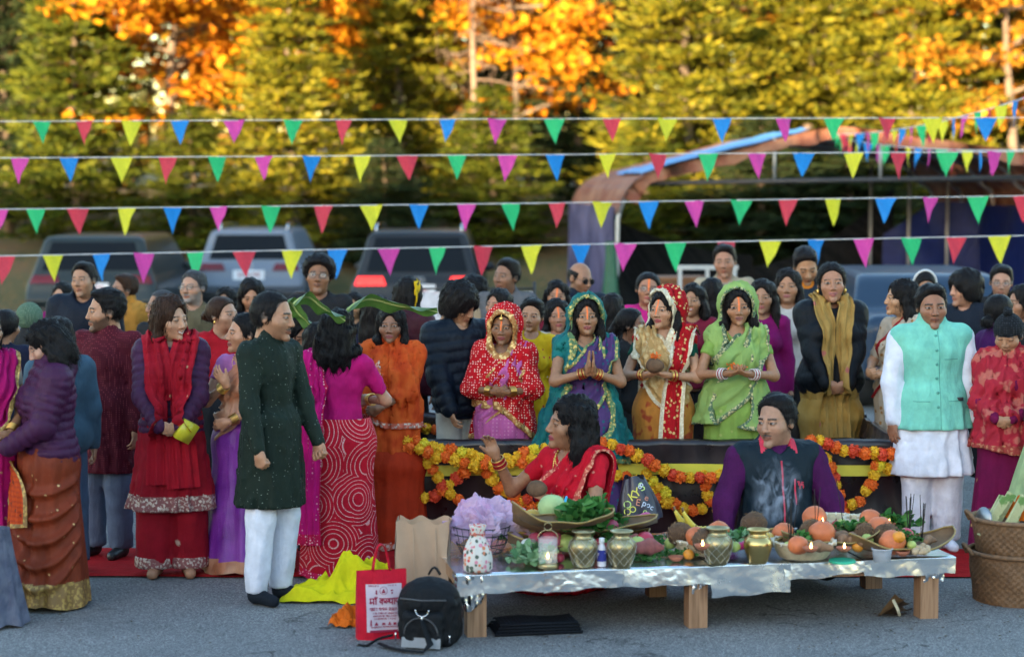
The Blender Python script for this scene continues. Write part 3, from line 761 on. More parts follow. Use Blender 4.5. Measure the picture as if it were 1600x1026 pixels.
def person(px, top, s, label, sex='f', yaw=0.0, hy=0.0, hp=0.0, hr=0.0, tone='b', hair=('long', .3), hairc='black', w=1.0, belly=0.0, arms=None, face=None, dress=None,
           fine=False, sit=0.0, hands=None, dx=0.0, group=None, headk=None, height=None, bare=False, z=0.0, upright=True):
    """places a figure so that the crown of the head is where the photograph shows it"""
    Y = FPX / s; p0 = at(px + dx, top, Y); hgt = p0.z - z
    jit = np.random.default_rng(len(PEOPLE) * 3 + 1); hr += jit.normal(0, .05); hp += jit.normal(0, .03)
    pr = Person('m' if sex == 'm' else 'f', w, belly, arms, sit, hy, hp, hr, headk=headk or 1.13)
    tall = 1.70 + pr.dz + .02
    k = hgt / tall
    root = empty('person', (p0.x, Y, z), yaw, label, 'person', group)
    seed = len(PEOPLE); PEOPLE.append(root); gv = np.random.default_rng(seed * 7 + 5)
    pr.hs = np.array([gv.uniform(.95, 1.07), gv.uniform(.97, 1.04), gv.uniform(.95, 1.04)], F)
    if not sit: root.rotation_euler = (gv.normal(0, .008), gv.normal(0, .012), yaw)
    fc = dict(face or {}); sk = TONE[tone] if isinstance(tone, str) else tone
    if hairc in ('grey', 'salt'): fc.setdefault('hair', (.10, .10, .105)); fc.setdefault('beardc', (.22, .22, .22))
    if hair and hair[0] in ('short', 'grey', 'recede', 'bun', 'crown', 'pony'): fc.setdefault('scalp', {'recede': .014, 'crown': .02}.get(hair[0], .0))
    parts = []
    HV, HQ = head_tpl(sex if sex in ('m', 'k') else 'f', fine)
    sk = tuple(np.array(sk) * gv.uniform(.86, 1.14) * np.array([1, gv.uniform(.96, 1.05), gv.uniform(.92, 1.08)]))
    if hair and hair[0] not in ('bald', 'crown'):      # no skull where the hair lies over it
        cm = HV[HQ].mean(1); HQ = HQ[~((cm[:, 1] > .04) & (cm[:, 2] > -.02))]; used = np.unique(HQ); rm = np.full(len(HV), -1); rm[used] = np.arange(len(used)); HV = HV[used]; HQ = rm[HQ].astype(np.int32)
    fcol = paint_face(HV, 'm' if sex == 'm' else 'f', sk, fc); HV = HV.copy(); x_, y_, z_ = HV.T      # each face its own: jaw, nose, cheeks, chin
    HV[:, 1] -= gv.uniform(-.004, .006) * np.exp(-((x_ / .016) ** 2 + ((z_ + .02) / .022) ** 2)) * (y_ < -.05)
    HV[:, 0] *= 1 + gv.uniform(-.10, .12) * np.clip((-.03 - z_) / .08, 0, 1) * (y_ < .02)
    HV[:, 0] *= 1 + gv.uniform(-.04, .07) * np.exp(-((z_ + .03) / .025) ** 2) * (y_ < .0)
    HV[:, 2] += gv.uniform(-.007, .006) * np.clip((-.06 - z_) / .05, 0, 1) * (y_ < -.03)
    parts.append((pr.fromhead(HV), HQ, fcol))
    # trunk, arms and legs: one surface
    hv = []
    showlegs = bare
    def bf(P):
        d = pr.torso(P)
        for i in (0, 1): d = smin(d, pr.armd(P, i), .03)
        if showlegs or sit:
            for i in (0, 1): d = smin(d, pr.leg(P, i), .04)
        return d
    A = np.array(pr.sh + pr.el + pr.wr); lo = np.minimum(A.min(0) - .08, (-.22, -.2, 0)); hi = np.maximum(A.max(0) + .08, (.22, .2, 0))
    lo[2] = .0 if (showlegs or sit) else .80; lo[2] = min(lo[2], A[:, 2].min() - .06); hi[2] = max(1.52 + pr.dz, hi[2])
    if sit: lo[1] = min(lo[1], -.46); lo[0] = min(lo[0], -.3); hi[0] = max(hi[0], .3); hi[1] = max(hi[1], .25)
    BV, BQ = nets(bf, lo, hi, .0175 if fine else .034)
    parts.append((BV, BQ, np.tile(np.array(sk, F), (len(BV), 1))))
    for i in (0, 1):
        pose, fd, pn, kx = pr.hd[i]
        if hands is False: continue
        V0, Q0 = hand_tpl(pose, fine)
        B = basis(-fd, -pn); V1 = V0 * np.array([-kx if True else 1, 1, 1], F) * F(1.0 if pr.m else .93)
        # thumb side: keep a right-handed figure by mirroring for one side
        Vw = V1 @ B.T + pr.wr[i].astype(F); Q1 = Q0[:, ::-1] if kx > 0 else Q0
        parts.append((Vw, Q1, np.tile(np.array(sk, F), (len(Vw), 1))))
    off = 0; VV, QQ, CC = [], [], []
    for v, q, c in parts: VV.append(v); QQ.append(q + off); CC.append(c); off += len(v)
    mk('body', np.concatenate(VV) * k, np.concatenate(QQ), SKIN, parent=root, col=np.concatenate(CC))
    if hair:
        V, Q, T = hair_tpl(hair[0], hair[1] if len(hair) > 1 else .1, fine)
        mk('hair', pr.fromhead(V) * k, [Q, T], HAIRM[hairc], parent=root)
    o = Outfit(pr, root, k, fine, seed)
    HELD[label] = [Vector((p0.x, Y, z)) + Matrix.Rotation(yaw, 3, 'Z') @ (Vector(pr.wr[i] + pr.hd[i][1] / np.linalg.norm(pr.hd[i][1]) * .075) * k) for i in (0, 1)]      # where the palms are
    if dress: dress(o)
    if not o.lower and not sit: o.legs('trousers', CHAR, .02); o.feet('shoe', BLACKS)
    return root
PEOPLE = []; HELD = {}
# ------------------------------------------------------------------ the setting
def asphalt():
    t = NT('asphalt'); v = t.coord('Object')
    g = t.voro(v, 140, out='Color'); n = t.noise(v, 240, 3, .7); big = t.noise(v, 1.1, 5, .6)
    bw = t.node('ShaderNodeRGBToBW'); t.link(g, bw.inputs[0])
    m = t.math('ADD', t.math('MULTIPLY', bw.outputs[0], .55), t.math('MULTIPLY', n, .5))
    col = t.ramp(m, [(.22, (.05, .051, .053)), (.52, (.155, .156, .16)), (.85, (.40, .398, .395))])
    col = t.mix(1.0, col, t.ramp(big, [(.3, (.72, .72, .73)), (.7, (1.12, 1.1, 1.08))]), 'MULTIPLY')
    w = t.noise(v, 2.3, 4, .6); wv = t.node('ShaderNodeVectorMath', operation='ADD'); t.link(v, wv.inputs[0]); t.link(t.node('ShaderNodeTexNoise').outputs['Color'], wv.inputs[1])
    nz = [n for n in t.n if n.bl_idname == 'ShaderNodeTexNoise' and not n.inputs['Vector'].is_linked][0]; nz.inputs['Scale'].default_value = 3.2; nz.inputs['Detail'].default_value = 5; t.link(v, nz.inputs['Vector'])
    cr = t.voro(wv.outputs[0], .38, 'DISTANCE_TO_EDGE'); ck = t.mix(1.0, t.ramp(cr, [(.0025, (1, 1, 1)), (.006, (0, 0, 0))]), t.ramp(w, [(.5, (0, 0, 0)), (.58, (1, 1, 1))]), 'MULTIPLY'); col = t.mix(ck, col, (.03, .03, .031))
    st = t.noise(v, 3.5, 3, .5); col = t.mix(t.ramp(st, [(.66, (0, 0, 0)), (.74, (.35, .35, .35))]), col, (.05, .048, .045))
    t.bump(m, .6, .006)
    return t.out(col, .85)
def bankmat():
    t = NT('grass_and_leaves'); v = t.coord('Object')
    n = t.noise(v, 1.3, 5, .65); f = t.noise(v, 22, 4, .7)
    col = t.ramp(n, [(.3, (.055, .06, .016)), (.5, (.11, .085, .03)), (.7, (.16, .085, .035))])
    col = t.mix(t.ramp(t.voro(v, 9), [(.18, (1, 1, 1)), (.26, (0, 0, 0))]), col, (.30, .13, .03))
    t.bump(f, .8, .05); return t.out(col, .9)
def ground_z(x, y): return 1.5 * (1 - math.exp(-max(0.0, y - 37.5) / 4.5)) + .03 * max(0.0, y - 37.5) + .08 * math.sin(x * .7) * min(1, max(0, y - 38) / 4)
gx = np.linspace(-90, 90, 61); gy = np.concatenate([[-120, -60, -20, 0, 20, 36], np.linspace(37.5, 60, 24), [80, 120, 200, 420]])
G = np.array([[(x * (1 if y < 100 else 4), y, ground_z(x, y) - .03) for x in gx] for y in gy], F)
tag(MB().sheet(G).out('ground', bankmat()), kind='structure')
lx = np.linspace(-70, 70, 3); ly = np.array([-40, -5, 8, 14, 22, 37.4])
tag(MB().sheet(np.array([[(x, y, 0.0) for x in lx] for y in ly], F)).out('parking_lot', asphalt(), smooth=False), kind='structure')
# red carpet along the front of the tank
red_carpet_m = cloth('red_carpet_felt', (.42, .012, .018), None, rough=.95)
def wavy_strip(x0, x1, y0, y1, z, nx, ny, amp, seed):
    X, Yv = np.meshgrid(np.linspace(x0, x1, nx), np.linspace(y0, y1, ny)); P = np.stack([X, Yv, 0 * X], -1).reshape(-1, 3)
    return np.stack([X, Yv + .012 * np.sin(X * 3 + seed), z + amp * (1 + wob3(P, seed, 5).reshape(X.shape)) * .5], -1)
tag(MB().sheet(wavy_strip(-3.4, 3.6, 11.92, 12.86, .006, 120, 24, .006, 3)).out('red_carpet', red_carpet_m), 'long red felt carpet lying on the asphalt under the standing people', 'carpet')

# ------------------------------------------------------------------ trees
def leafmat(name, stops, trans=.25):
    t = NT(name); r = t.node('ShaderNodeNewGeometry').outputs['Random Per Island']
    v = t.coord('Object'); n = t.noise(v, .9, 3)
    f = t.math('ADD', t.math('MULTIPLY', r, .65), t.math('MULTIPLY', n, .4))
    col = t.ramp(f, stops)
    t.out(col, .6); t.b.inputs['Specular IOR Level'].default_value = .12
    tr = t.node('ShaderNodeBsdfTranslucent'); t.link(col, tr.inputs[0]); mx = t.node('ShaderNodeMixShader'); mx.inputs[0].default_value = trans
    t.link(t.b.outputs[0], mx.inputs[1]); t.link(tr.outputs[0], mx.inputs[2]); t.link(mx.outputs[0], t.n['Material Output'].inputs[0])
    return t.m
NEEDLE = [leafmat('needles_yellow_green', [(.2, (.046, .060, .008)), (.5, (.118, .126, .010)), (.85, (.22, .19, .014))]),
          leafmat('needles_green', [(.2, (.028, .045, .008)), (.5, (.065, .090, .010)), (.85, (.13, .14, .012))]),
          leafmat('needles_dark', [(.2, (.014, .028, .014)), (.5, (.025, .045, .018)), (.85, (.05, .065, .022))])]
MAPLE = [leafmat('leaves_orange', [(.15, (.28, .075, .008)), (.45, (.48, .18, .010)), (.75, (.58, .29, .014)), (.95, (.50, .33, .03))], .35),
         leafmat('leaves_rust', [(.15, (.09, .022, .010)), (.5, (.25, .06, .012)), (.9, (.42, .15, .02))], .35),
         leafmat('leaves_gold', [(.15, (.28, .10, .012)), (.5, (.48, .22, .018)), (.9, (.52, .32, .04))], .35)]
BARK = plain('bark', (.13, .10, .075), .9, 0, .4, 6, .8, 25)
BARKP = plain('bark_pale', (.17, .125, .09), .9, 0, .3, 6, .6, 25)

def conifer_mesh(seed, H=7.0, R=1.9):
    g = np.random.default_rng(seed); tris = []
    tr = MB(); zz = np.linspace(0, H, 9); tr.tube(np.stack([.05 * np.sin(zz * 1.3 + seed), .05 * np.cos(zz + seed), zz], 1), np.interp(zz, [0, H], [.13, .015]), 8)
    z = .35
    while z < H - .05:
        t = z / H; L0 = R * (1 - t) ** .72 * (1.0 if z > .9 else .75) + .10
        nb = int(g.integers(5, 8)); a0 = g.uniform(0, 6.28)
        for b in range(nb):
            a = a0 + b * 2 * PI / nb + g.normal(0, .25); L = L0 * g.uniform(.62, 1.18)
            n = max(5, int(L / .085)); u = np.linspace(.12, 1, n)
            dx, dy = math.cos(a), math.sin(a); rise = g.uniform(-.18, .38)
            px_ = dx * L * u; py_ = dy * L * u; pz = z + L * (rise * u - .30 * u * u + .24 * u ** 4)
            tr.tube(np.stack([px_, py_, pz], 1)[::max(1, n // 4)], .012, 4)
            P = np.stack([px_, py_, pz], 1); fl = np.array([dx, dy, 0]); sd = np.array([-dy, dx, 0])
            for s_ in (-1, 1):
                tl = (.16 + .30 * L0 * (1 - np.abs(u - .45) * 1.2)).clip(.12, .55) * g.uniform(.7, 1.2, n)
                D = fl * .75 + sd * s_ * g.uniform(.6, 1.1, n)[:, None]; D[:, 2] += g.normal(.10, .16, n); D /= np.linalg.norm(D, axis=1)[:, None]
                for w in np.linspace(0, .9, 5):
                    base = P + D * tl[:, None] * w; e = g.normal(0, .5, (n, 3)); e[:, 2] = g.normal(.25, .3, n)
                    d2 = D + e * .8; d2 /= np.linalg.norm(d2, axis=1)[:, None]; l2 = g.uniform(.10, .20, n)[:, None]
                    sdv = np.cross(d2, g.normal(0, 1, (n, 3))); sdv /= np.linalg.norm(sdv, axis=1)[:, None] + 1e-6
                    wd = g.uniform(.020, .042, n)[:, None]
                    tris.append(np.stack([base - sdv * wd, base + sdv * wd, base + d2 * l2], 1).reshape(-1, 3))
        z += g.uniform(.16, .26) * (1 - .35 * t)
    T = np.concatenate(tris); return tr, T
def as_tree(name, tr, T, bark, leaf, quad=False):
    o = tr.out('trunk', bark, link=False)
    k = 4 if quad else 3; idx = np.arange(len(T)).reshape(-1, k)
    c = mk('crown', T, [idx], leaf, smooth=False, link=False)
    return o.data, c.data
def maple_mesh(seed, H=8.0, R=2.6, leaves=7500, zc=.55):
    g = np.random.default_rng(seed); tr = MB()
    zz = np.linspace(0, H * .82, 8); tr.tube(np.stack([.12 * np.sin(zz * .9 + seed), .1 * np.cos(zz * .8), zz], 1), np.interp(zz, [0, H * .82], [.16, .03]), 8)
    tips = []
    for i in range(26):
        z = H * g.uniform(.30, .85); a = g.uniform(0, 6.28); L = R * g.uniform(.5, 1.0) * (1.15 - .75 * abs(z / H - .45))
        b = np.array([.12 * math.sin(z * .9 + seed), .1 * math.cos(z * .8), z]); d = np.array([math.cos(a), math.sin(a), g.uniform(.05, .55)])
        P = np.array([b + d * L * u + np.array([0, 0, -.18 * L * u * u]) + g.normal(0, .05, 3) * u for u in np.linspace(0, 1, 6)]); tr.tube(P, np.linspace(.045, .010, 6), 5)
        for j in range(2, 6):
            tips.append(P[j]); q = P[j] + g.normal(0, .35, 3) * np.array([1, 1, .4]); tr.tube([P[j], (P[j] + q) / 2 + g.normal(0, .04, 3), q], [.010, .007, .004], 4); tips.append(q)
    tips = np.array(tips); n = leaves; c = tips[g.integers(0, len(tips), n)] + g.normal(0, 1, (n, 3)) * np.array([.26, .26, .10])
    nrm = g.normal(0, 1, (n, 3)) * .55 + np.array([0, 0, .9]); nrm /= np.linalg.norm(nrm, axis=1)[:, None]
    u = np.cross(nrm, g.normal(0, 1, (n, 3))); u /= np.linalg.norm(u, axis=1)[:, None]; v = np.cross(nrm, u); s_ = g.uniform(.07, .125, n)[:, None]
    T = np.stack([c - u * s_, c + v * s_ * .8, c + u * s_ * 1.1, c - v * s_ * .8], 1).reshape(-1, 3); return tr, T
CON = []
for i in range(3):
    tr, T = conifer_mesh(20 + i); CON.append((tr, T))
CONM = {}
def tree_parts(e, data, mats):
    for nm, me, m in zip(('trunk', 'crown'), data, mats):
        o = bpy.data.objects.new(nm, me); COL.objects.link(o); o.parent = e; o.material_slots[0].link = 'OBJECT'; o.material_slots[0].material = m
def conifer(px, Y, H, R, leaf, label, rz=0.0, var=0, group='conifers beyond the lot'):
    key = var
    if key not in CONM: CONM[key] = as_tree('t', *CON[var], BARK, NEEDLE[leaf])
    x = at(px, 290, Y).x; e = empty('conifer_tree', (x, Y, ground_z(x, Y) - .08), rz, label, 'tree', group)
    tree_parts(e, CONM[key], (BARK, NEEDLE[leaf]))
    e.scale = (R / 1.9, R / 1.9, H / 7.0); return e
MAP = [maple_mesh(40, leaves=9000), maple_mesh(41, leaves=8000)]
MAPM = {}
def maple(px, Y, H, R, leaf, label, rz=0.0, var=0, group='autumn maples behind the conifers'):
    key = var
    if key not in MAPM: MAPM[key] = as_tree('t', *MAP[var], BARK, MAPLE[leaf], True)
    x = at(px, 290, Y).x; e = empty('maple_tree', (x, Y, ground_z(x, Y) - .08), rz, label, 'tree', group)
    tree_parts(e, MAPM[key], (BARK, MAPLE[leaf]))
    e.scale = (R / 2.6, R / 2.6, H / 8.0); return e
conifer(118, 42.0, 6.6, 2.0, 1, 'green conifer behind the dark car with sunlit shoulders', .4, 0)
conifer(455, 41.0, 6.3, 1.95, 0, 'tall yellow green conifer behind the silver car', 1.9, 1)
conifer(625, 44.5, 8.0, 1.9, 0, 'slender yellow green conifer beside the bare grey trunk', 3.1, 2)
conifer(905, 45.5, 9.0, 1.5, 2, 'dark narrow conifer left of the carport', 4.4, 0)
conifer(1075, 42.5, 7.6, 2.4, 0, 'broad golden green conifer over the blue tarp patch of the carport', 2.2, 2)
conifer(1265, 44.0, 8.4, 2.4, 0, 'golden green conifer over the ridge of the carport', 5.0, 1)
conifer(1425, 43.0, 8.0, 2.2, 0, 'golden green conifer over the right bay of the carport', .9, 0)
conifer(1600, 45.0, 7.0, 2.0, 1, 'green conifer beyond the blue side tarp', 2.9, 2)
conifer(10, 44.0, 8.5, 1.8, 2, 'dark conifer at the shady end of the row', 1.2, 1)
conifer(770, 41.5, 3.4, 1.7, 1, 'young bushy conifer under the bare grey trunk', 3.7, 0)
conifer(300, 41.0, 3.0, 1.4, 1, 'young bushy conifer between the dark and the silver car', 5.1, 2)
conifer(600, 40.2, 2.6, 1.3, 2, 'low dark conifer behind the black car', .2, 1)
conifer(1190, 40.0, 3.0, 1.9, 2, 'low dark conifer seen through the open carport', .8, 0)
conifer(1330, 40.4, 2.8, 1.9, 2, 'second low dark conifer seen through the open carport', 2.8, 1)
conifer(1010, 40.6, 2.9, 1.4, 1, 'young green conifer behind the left carport wall', 4.0, 2)
maple(275, 43.2, 8.2, 2.7, 0, 'bright orange maple spreading above the dark car', .3, 0)
maple(800, 44.5, 7.6, 2.4, 0, 'orange maple behind the bare grey trunk', 2.0, 1)
maple(555, 46.0, 8.6, 2.2, 0, 'orange maple between two yellow green conifers', 4.1, 0)
maple(60, 50.0, 9.0, 2.6, 1, 'rust coloured maple in the shady corner', 1.2, 1)
maple(985, 50.0, 9.5, 2.6, 1, 'red brown maple behind the dark narrow conifer', 5.2, 0)
maple(1575, 42.6, 7.6, 2.2, 2, 'golden maple beyond the blue side tarp', 3.0, 1)
maple(1320, 51.0, 10.0, 3.0, 0, 'orange maple peeping over the golden conifers', 2.6, 0)
maple(420, 52.0, 10.0, 3.0, 2, 'golden maple high behind the silver car', 3.6, 1)
# the bare tree
def bare_tree(px, Y):
    g = np.random.default_rng(5); x = at(px, 290, Y).x
    e = empty('bare_tree', (x, Y, ground_z(x, Y) - .05), 0, 'bare pale grey trunk with dead drooping branches', 'tree')
    zz = np.linspace(0, 9, 10); MB().tube(np.stack([.03 * np.sin(zz), 0 * zz, zz], 1), np.interp(zz, [0, 9], [.085, .03]), 8).out('trunk', BARKP, e)
    for i in range(46):
        z = .6 + i * .16 + g.uniform(-.1, .1); a = g.uniform(0, 6.28); L = g.uniform(.6, 1.9); d = np.array([math.cos(a), math.sin(a), g.uniform(-.15, .25)])
        b = MB(); P = np.array([np.array([.03 * math.sin(z), 0, z]) + d * L * u + np.array([0, 0, -.3 * L * u * u + .2 * L * u ** 3]) + g.normal(0, .02, 3) for u in np.linspace(0, 1, 7)]); b.tube(P, np.linspace(.018, .005, 7), 5)
        for j in range(1, 7):
            for _ in range(2):
                q = P[j] + g.normal(0, .16, 3); b.tube([P[j], (P[j] + q) / 2 + g.normal(0, .02, 3), q], [.006, .005, .003], 4)
        b.out('branch', BARKP, e)
bare_tree(741, 43.0)
# the wood goes on behind: trunks and crowns that read as one mass
def far_wood():
    g = np.random.default_rng(9); Ts = []
    for i in range(70):
        x = g.uniform(-26, 26); y = g.uniform(56, 68); h = g.uniform(7, 13); z0 = ground_z(x, y); n = 650
        u = g.uniform(0, 1, n) ** .8; r = (1 - u) ** .7 * 2.4 * np.sqrt(g.uniform(.1, 1, n)); a = g.uniform(0, 6.28, n)
        c = np.stack([x + r * np.cos(a), y + r * np.sin(a), z0 + .3 + u * h], 1); d = g.normal(0, 1, (n, 3)); d /= np.linalg.norm(d, axis=1)[:, None]; s_ = np.cross(d, g.normal(0, 1, (n, 3))); s_ /= np.linalg.norm(s_, axis=1)[:, None]
        Ts.append(np.stack([c - s_ * .16, c + s_ * .16, c + d * .45], 1).reshape(-1, 3))
    T = np.concatenate(Ts); return mk('far_wood', T, [np.arange(len(T)).reshape(-1, 3)], leafmat('far_leaves', [(.2, (.02, .03, .012)), (.5, (.05, .05, .014)), (.75, (.16, .07, .016)), (.95, (.32, .12, .02))]), smooth=False)
tag(far_wood(), 'mixed dark and rust wood closing the view behind the maples', 'wood', kind='stuff')
# unseen hall and trees added behind the camera to throw shade over the lot
def hall():
    e = empty('added_hall', (-9.0, -20.0, 0), math.radians(-14), 'unseen brick hall with a low gabled roof, added behind the viewer to shade the lot', 'building')
    br = plain('hall_brick', (.30, .14, .10), .85, 0, .25, 3, .4, 30); rf = plain('hall_roof', (.08, .08, .085), .9)
    MB().box((0, 0, 2.6), (70, 12, 5.2)).out('wall', br, e)
    b = MB(); b.add([(-35.5, -6.5, 5.2), (35.5, -6.5, 5.2), (35.5, 6.5, 5.2), (-35.5, 6.5, 5.2), (-35.5, 0, 6.6), (35.5, 0, 6.6)], [[0, 1, 5, 4], [2, 3, 4, 5], [0, 3, 2, 1]], [[0, 4, 3], [1, 2, 5]]); b.out('roof', rf, e, smooth=False)
    gl = plain('hall_glass', (.05, .06, .07), .1)
    for i in range(11):
        w = MB().box((-30 + i * 6, 6.02, 2.4), (1.6, .08, 1.5)).out('window', gl, e, smooth=False)
hall()
for i, (x, y, h) in enumerate([(-41, -34, 8.4), (-36, -32, 7.2), (-31, -33, 7.8), (-25, -31, 6.8), (-18.5, -33, 7.6), (-12, -32, 6.9), (-5, -33, 7.2)]):  # unseen trees, added so the edge of the shade falls ragged
    e = empty('conifer_tree', (x, y, 0), i * 1.1, 'unseen conifer added behind the hall to break up its shade', 'tree', 'added conifers behind the hall')
    tree_parts(e, CONM[i % 3], (BARK, NEEDLE[2]))
    e.scale = (1.5, 1.5, h / 7.0)
# ------------------------------------------------------------------ carport, cars, bunting, banner
TUBE = plain('galvanised_tube', (.42, .44, .46), .45, .6, .15)
def carport():
    Y0, Y1 = 27.6, 34.5; xl, xr = 1.42, 7.6; za, ze = 3.05, 1.95; xa = 4.35
    e = empty('carport', (0, 0, 0), 0, 'metal tube carport with a patched rust brown canopy and torn side sheets', 'carport')
    cano = cloth('rust_canopy', (.24, .10, .07), 'fade', (.33, .18, .12), 3, rough=.6, sheen=0)
    def prof(u):      # arch seen from the front, u 0..1 from the left foot over the ridge to the right foot
        pts = [(xl, 0), (xl, 1.55), (xl + .03, ze), (xl + .22, ze + .36), (xl + .65, ze + .55), (xa - .8, za - .18), (xa, za), (xa + 1.0, za - .12), (xr - .7, za - .35), (xr - .2, ze + .38), (xr, ze), (xr, 0)]
        return smoothpath([(p[0], 0, p[1]) for p in pts], 80)[np.clip((np.asarray(u) * 79).astype(int), 0, 79)]
    us = np.linspace(0, 1, 80); A = prof(us)
    for i, y in enumerate(np.linspace(Y0, Y1, 5)):
        pts = A.copy(); pts[:, 1] = y; MB().tube(pts, .028, 8).out('arch_tube', TUBE, e)
    for u in (.2, .45, .56, .8):
        i = int(u * 79); MB().tube([(A[i, 0], Y0, A[i, 2] - .03), (A[i, 0], Y1, A[i, 2] - .03)], .022, 8).out('purlin', TUBE, e)
    MB().tube([(xl + .25, Y0 + .02, 2.33), (xr - .25, Y0 + .02, 2.42)], .035, 8).out('cross_tube', plain('dark_steel', (.05, .05, .055), .5, .3), e)
    for x in (3.55, 5.0): MB().tube([(x, Y0 + .02, 2.36), (x, Y0 + .02, 2.95)], .022, 6).out('strut', TUBE, e)
    for x in (5.75, 6.35, 6.95): MB().tube([(x, Y1 - 3.2, 0), (x, Y1 - 3.2, 2.6)], .026, 8).out('side_post', TUBE, e)
    for x, y in ((xl, Y0), (xr, Y0)): MB().box((x, y, .012), (.16, .16, .016)).out('foot_plate', TUBE, e)
    # canopy sheet over the arches with a ragged front edge
    k = np.arange(13, 74); P = A[k]; ny = 30; yy = np.linspace(Y0 - .06, Y1 + .1, ny)
    G = np.zeros((ny, len(k), 3), F)
    for j, y in enumerate(yy):
        sag = .03 * np.sin((y - Y0) / (Y1 - Y0) * 4 * PI) ** 2
        G[j] = P; G[j, :, 1] = y + (.10 * wob3(P * 2, 5) if j == 0 else 0); G[j, :, 2] += .035 - sag * .5 + .012 * wob3(np.c_[P[:, 0], np.full(len(k), y), P[:, 2]], 7, 3); G[j, :, 0] += np.where(P[:, 0] < xl + .3, -.03, 0) + np.where(P[:, 0] > xr - .3, .03, 0)
    MB().sheet(G).out('canopy', cano, e)
    kv = np.arange(17, 74); Pv = A[kv]; Pn = np.gradient(Pv, axis=0); Nn = np.stack([-Pn[:, 2], 0 * Pn[:, 2], Pn[:, 0]], 1); Nn /= np.linalg.norm(Nn, axis=1)[:, None]
    dv = .15 + .03 * np.sin(Pv[:, 0] * 5) + .025 * np.sin(Pv[:, 0] * 13); G = np.stack([Pv + np.array([0, Y0 - .075, .04], F) - Nn * (dv * t)[:, None] + np.stack([0 * dv, .012 * np.sin(Pv[:, 0] * 17) * t, 0 * dv], 1) for t in np.linspace(0, 1, 6)], 0)
    MB().sheet(G).out('front_valance', cano, e)
    k2 = np.arange(25, 41); P2 = A[k2]; G = np.zeros((14, len(k2), 3), F)
    for j, y in enumerate(np.linspace(Y0 - .12, Y0 + 3.2, 14)):
        G[j] = P2; G[j, :, 1] = y + .12 * np.sin(P2[:, 0] * 4); G[j, :, 2] += .075 + .02 * wob3(np.c_[P2[:, 0], np.full(len(k2), y), P2[:, 2]], 2, 5)
    MB().sheet(G).out('blue_patch', cloth('blue_poly_tarp', (.10, .32, .58), None, rough=.45, sheen=0), e)
    # left wall sheet, outside violet grey, with a green strip and the lit upper edge
    yy = np.linspace(Y0 + .05, Y1, 26); zz = np.linspace(.05, 2.02, 18)
    G = np.array([[(xl - .045 + .05 * math.sin(y * 5 + z * 2) * max(0, 1.4 - z) * .6, y, z) for z in zz] for y in yy], F)
    MB().sheet(G).out('side_sheet', cloth('violet_grey_tarp', (.09, .085, .16), 'fade', (.16, .15, .26), 2, rough=.5, sheen=0), e)
    th = np.linspace(0, 1, 22)[:, None]; a = np.linspace(0, 2 * PI, 14, endpoint=False)[None]
    rad = .075 * (1 + .3 * np.sin(5 * a)) * (1 + .35 * np.sin(th * 5)) + .02
    V = np.stack([xl - .10 + rad * np.cos(a) + 0 * th, Y0 - .12 + rad * np.sin(a) + 0 * th, .05 + 1.5 * th + 0 * a], -1)
    MB().add(V.reshape(-1, 3), grid_faces(22, 14, False, True)).out('green_roll', cloth('green_tarp', (.02, .12, .07), None, rough=.45, sheen=0), e)
    # back netting sagging in a deep V
    net = cloth('shade_netting', (.030, .034, .045), 'grid', (.065, .07, .085), 60, .3, rough=.7, sheen=0)
    def vee(x0, x1, zt, name):
        X = np.linspace(x0, x1, 40); G = np.array([[(x, Y1 - 1.4 + .05 * math.sin(x * 3 + v * 4), zt(x) * v + .02) for v in np.linspace(0, 1, 16)] for x in X], F); MB().sheet(G).out(name, net, e)
    vee(xl + .04, 4.25, lambda x: 2.02 - .56 * (x - xl) + .09 * (x - xl) ** 2, 'back_net'); vee(4.25, 6.55, lambda x: .98 + .10 * (x - 4.25) + .20 * (x - 4.25) ** 2, 'back_net')
    yy = np.linspace(Y0 + .2, Y1 - .1, 30); G = np.array([[(xr - .06 + .05 * math.sin(y * 4 + z * 3), y, z) for z in np.linspace(.04, 2.0, 14)] for y in yy], F)
    MB().sheet(G).out('blue_side_sheet', cloth('blue_side_tarp', (.012, .035, .20), None, rough=.45, sheen=0), e)
    X = np.linspace(6.0, xr - .05, 24); G = np.array([[(x, Y1 - 3.0 + .05 * math.sin(x * 5 + z * 3), z) for z in np.linspace(.04, 1.55 + .5 * min(1, (x - 6.0) / .8), 14)] for x in X], F)
    MB().sheet(G).out('blue_back_sheet', cloth('blue_side_tarp', (.012, .035, .20)), e)
    return e
cp = carport(); cr_ = math.radians(3.5); cp.rotation_euler = (0, 0, cr_); pv = Vector((1.42, 27.6, 0)); cp.location = pv - Matrix.Rotation(cr_, 3, 'Z') @ pv
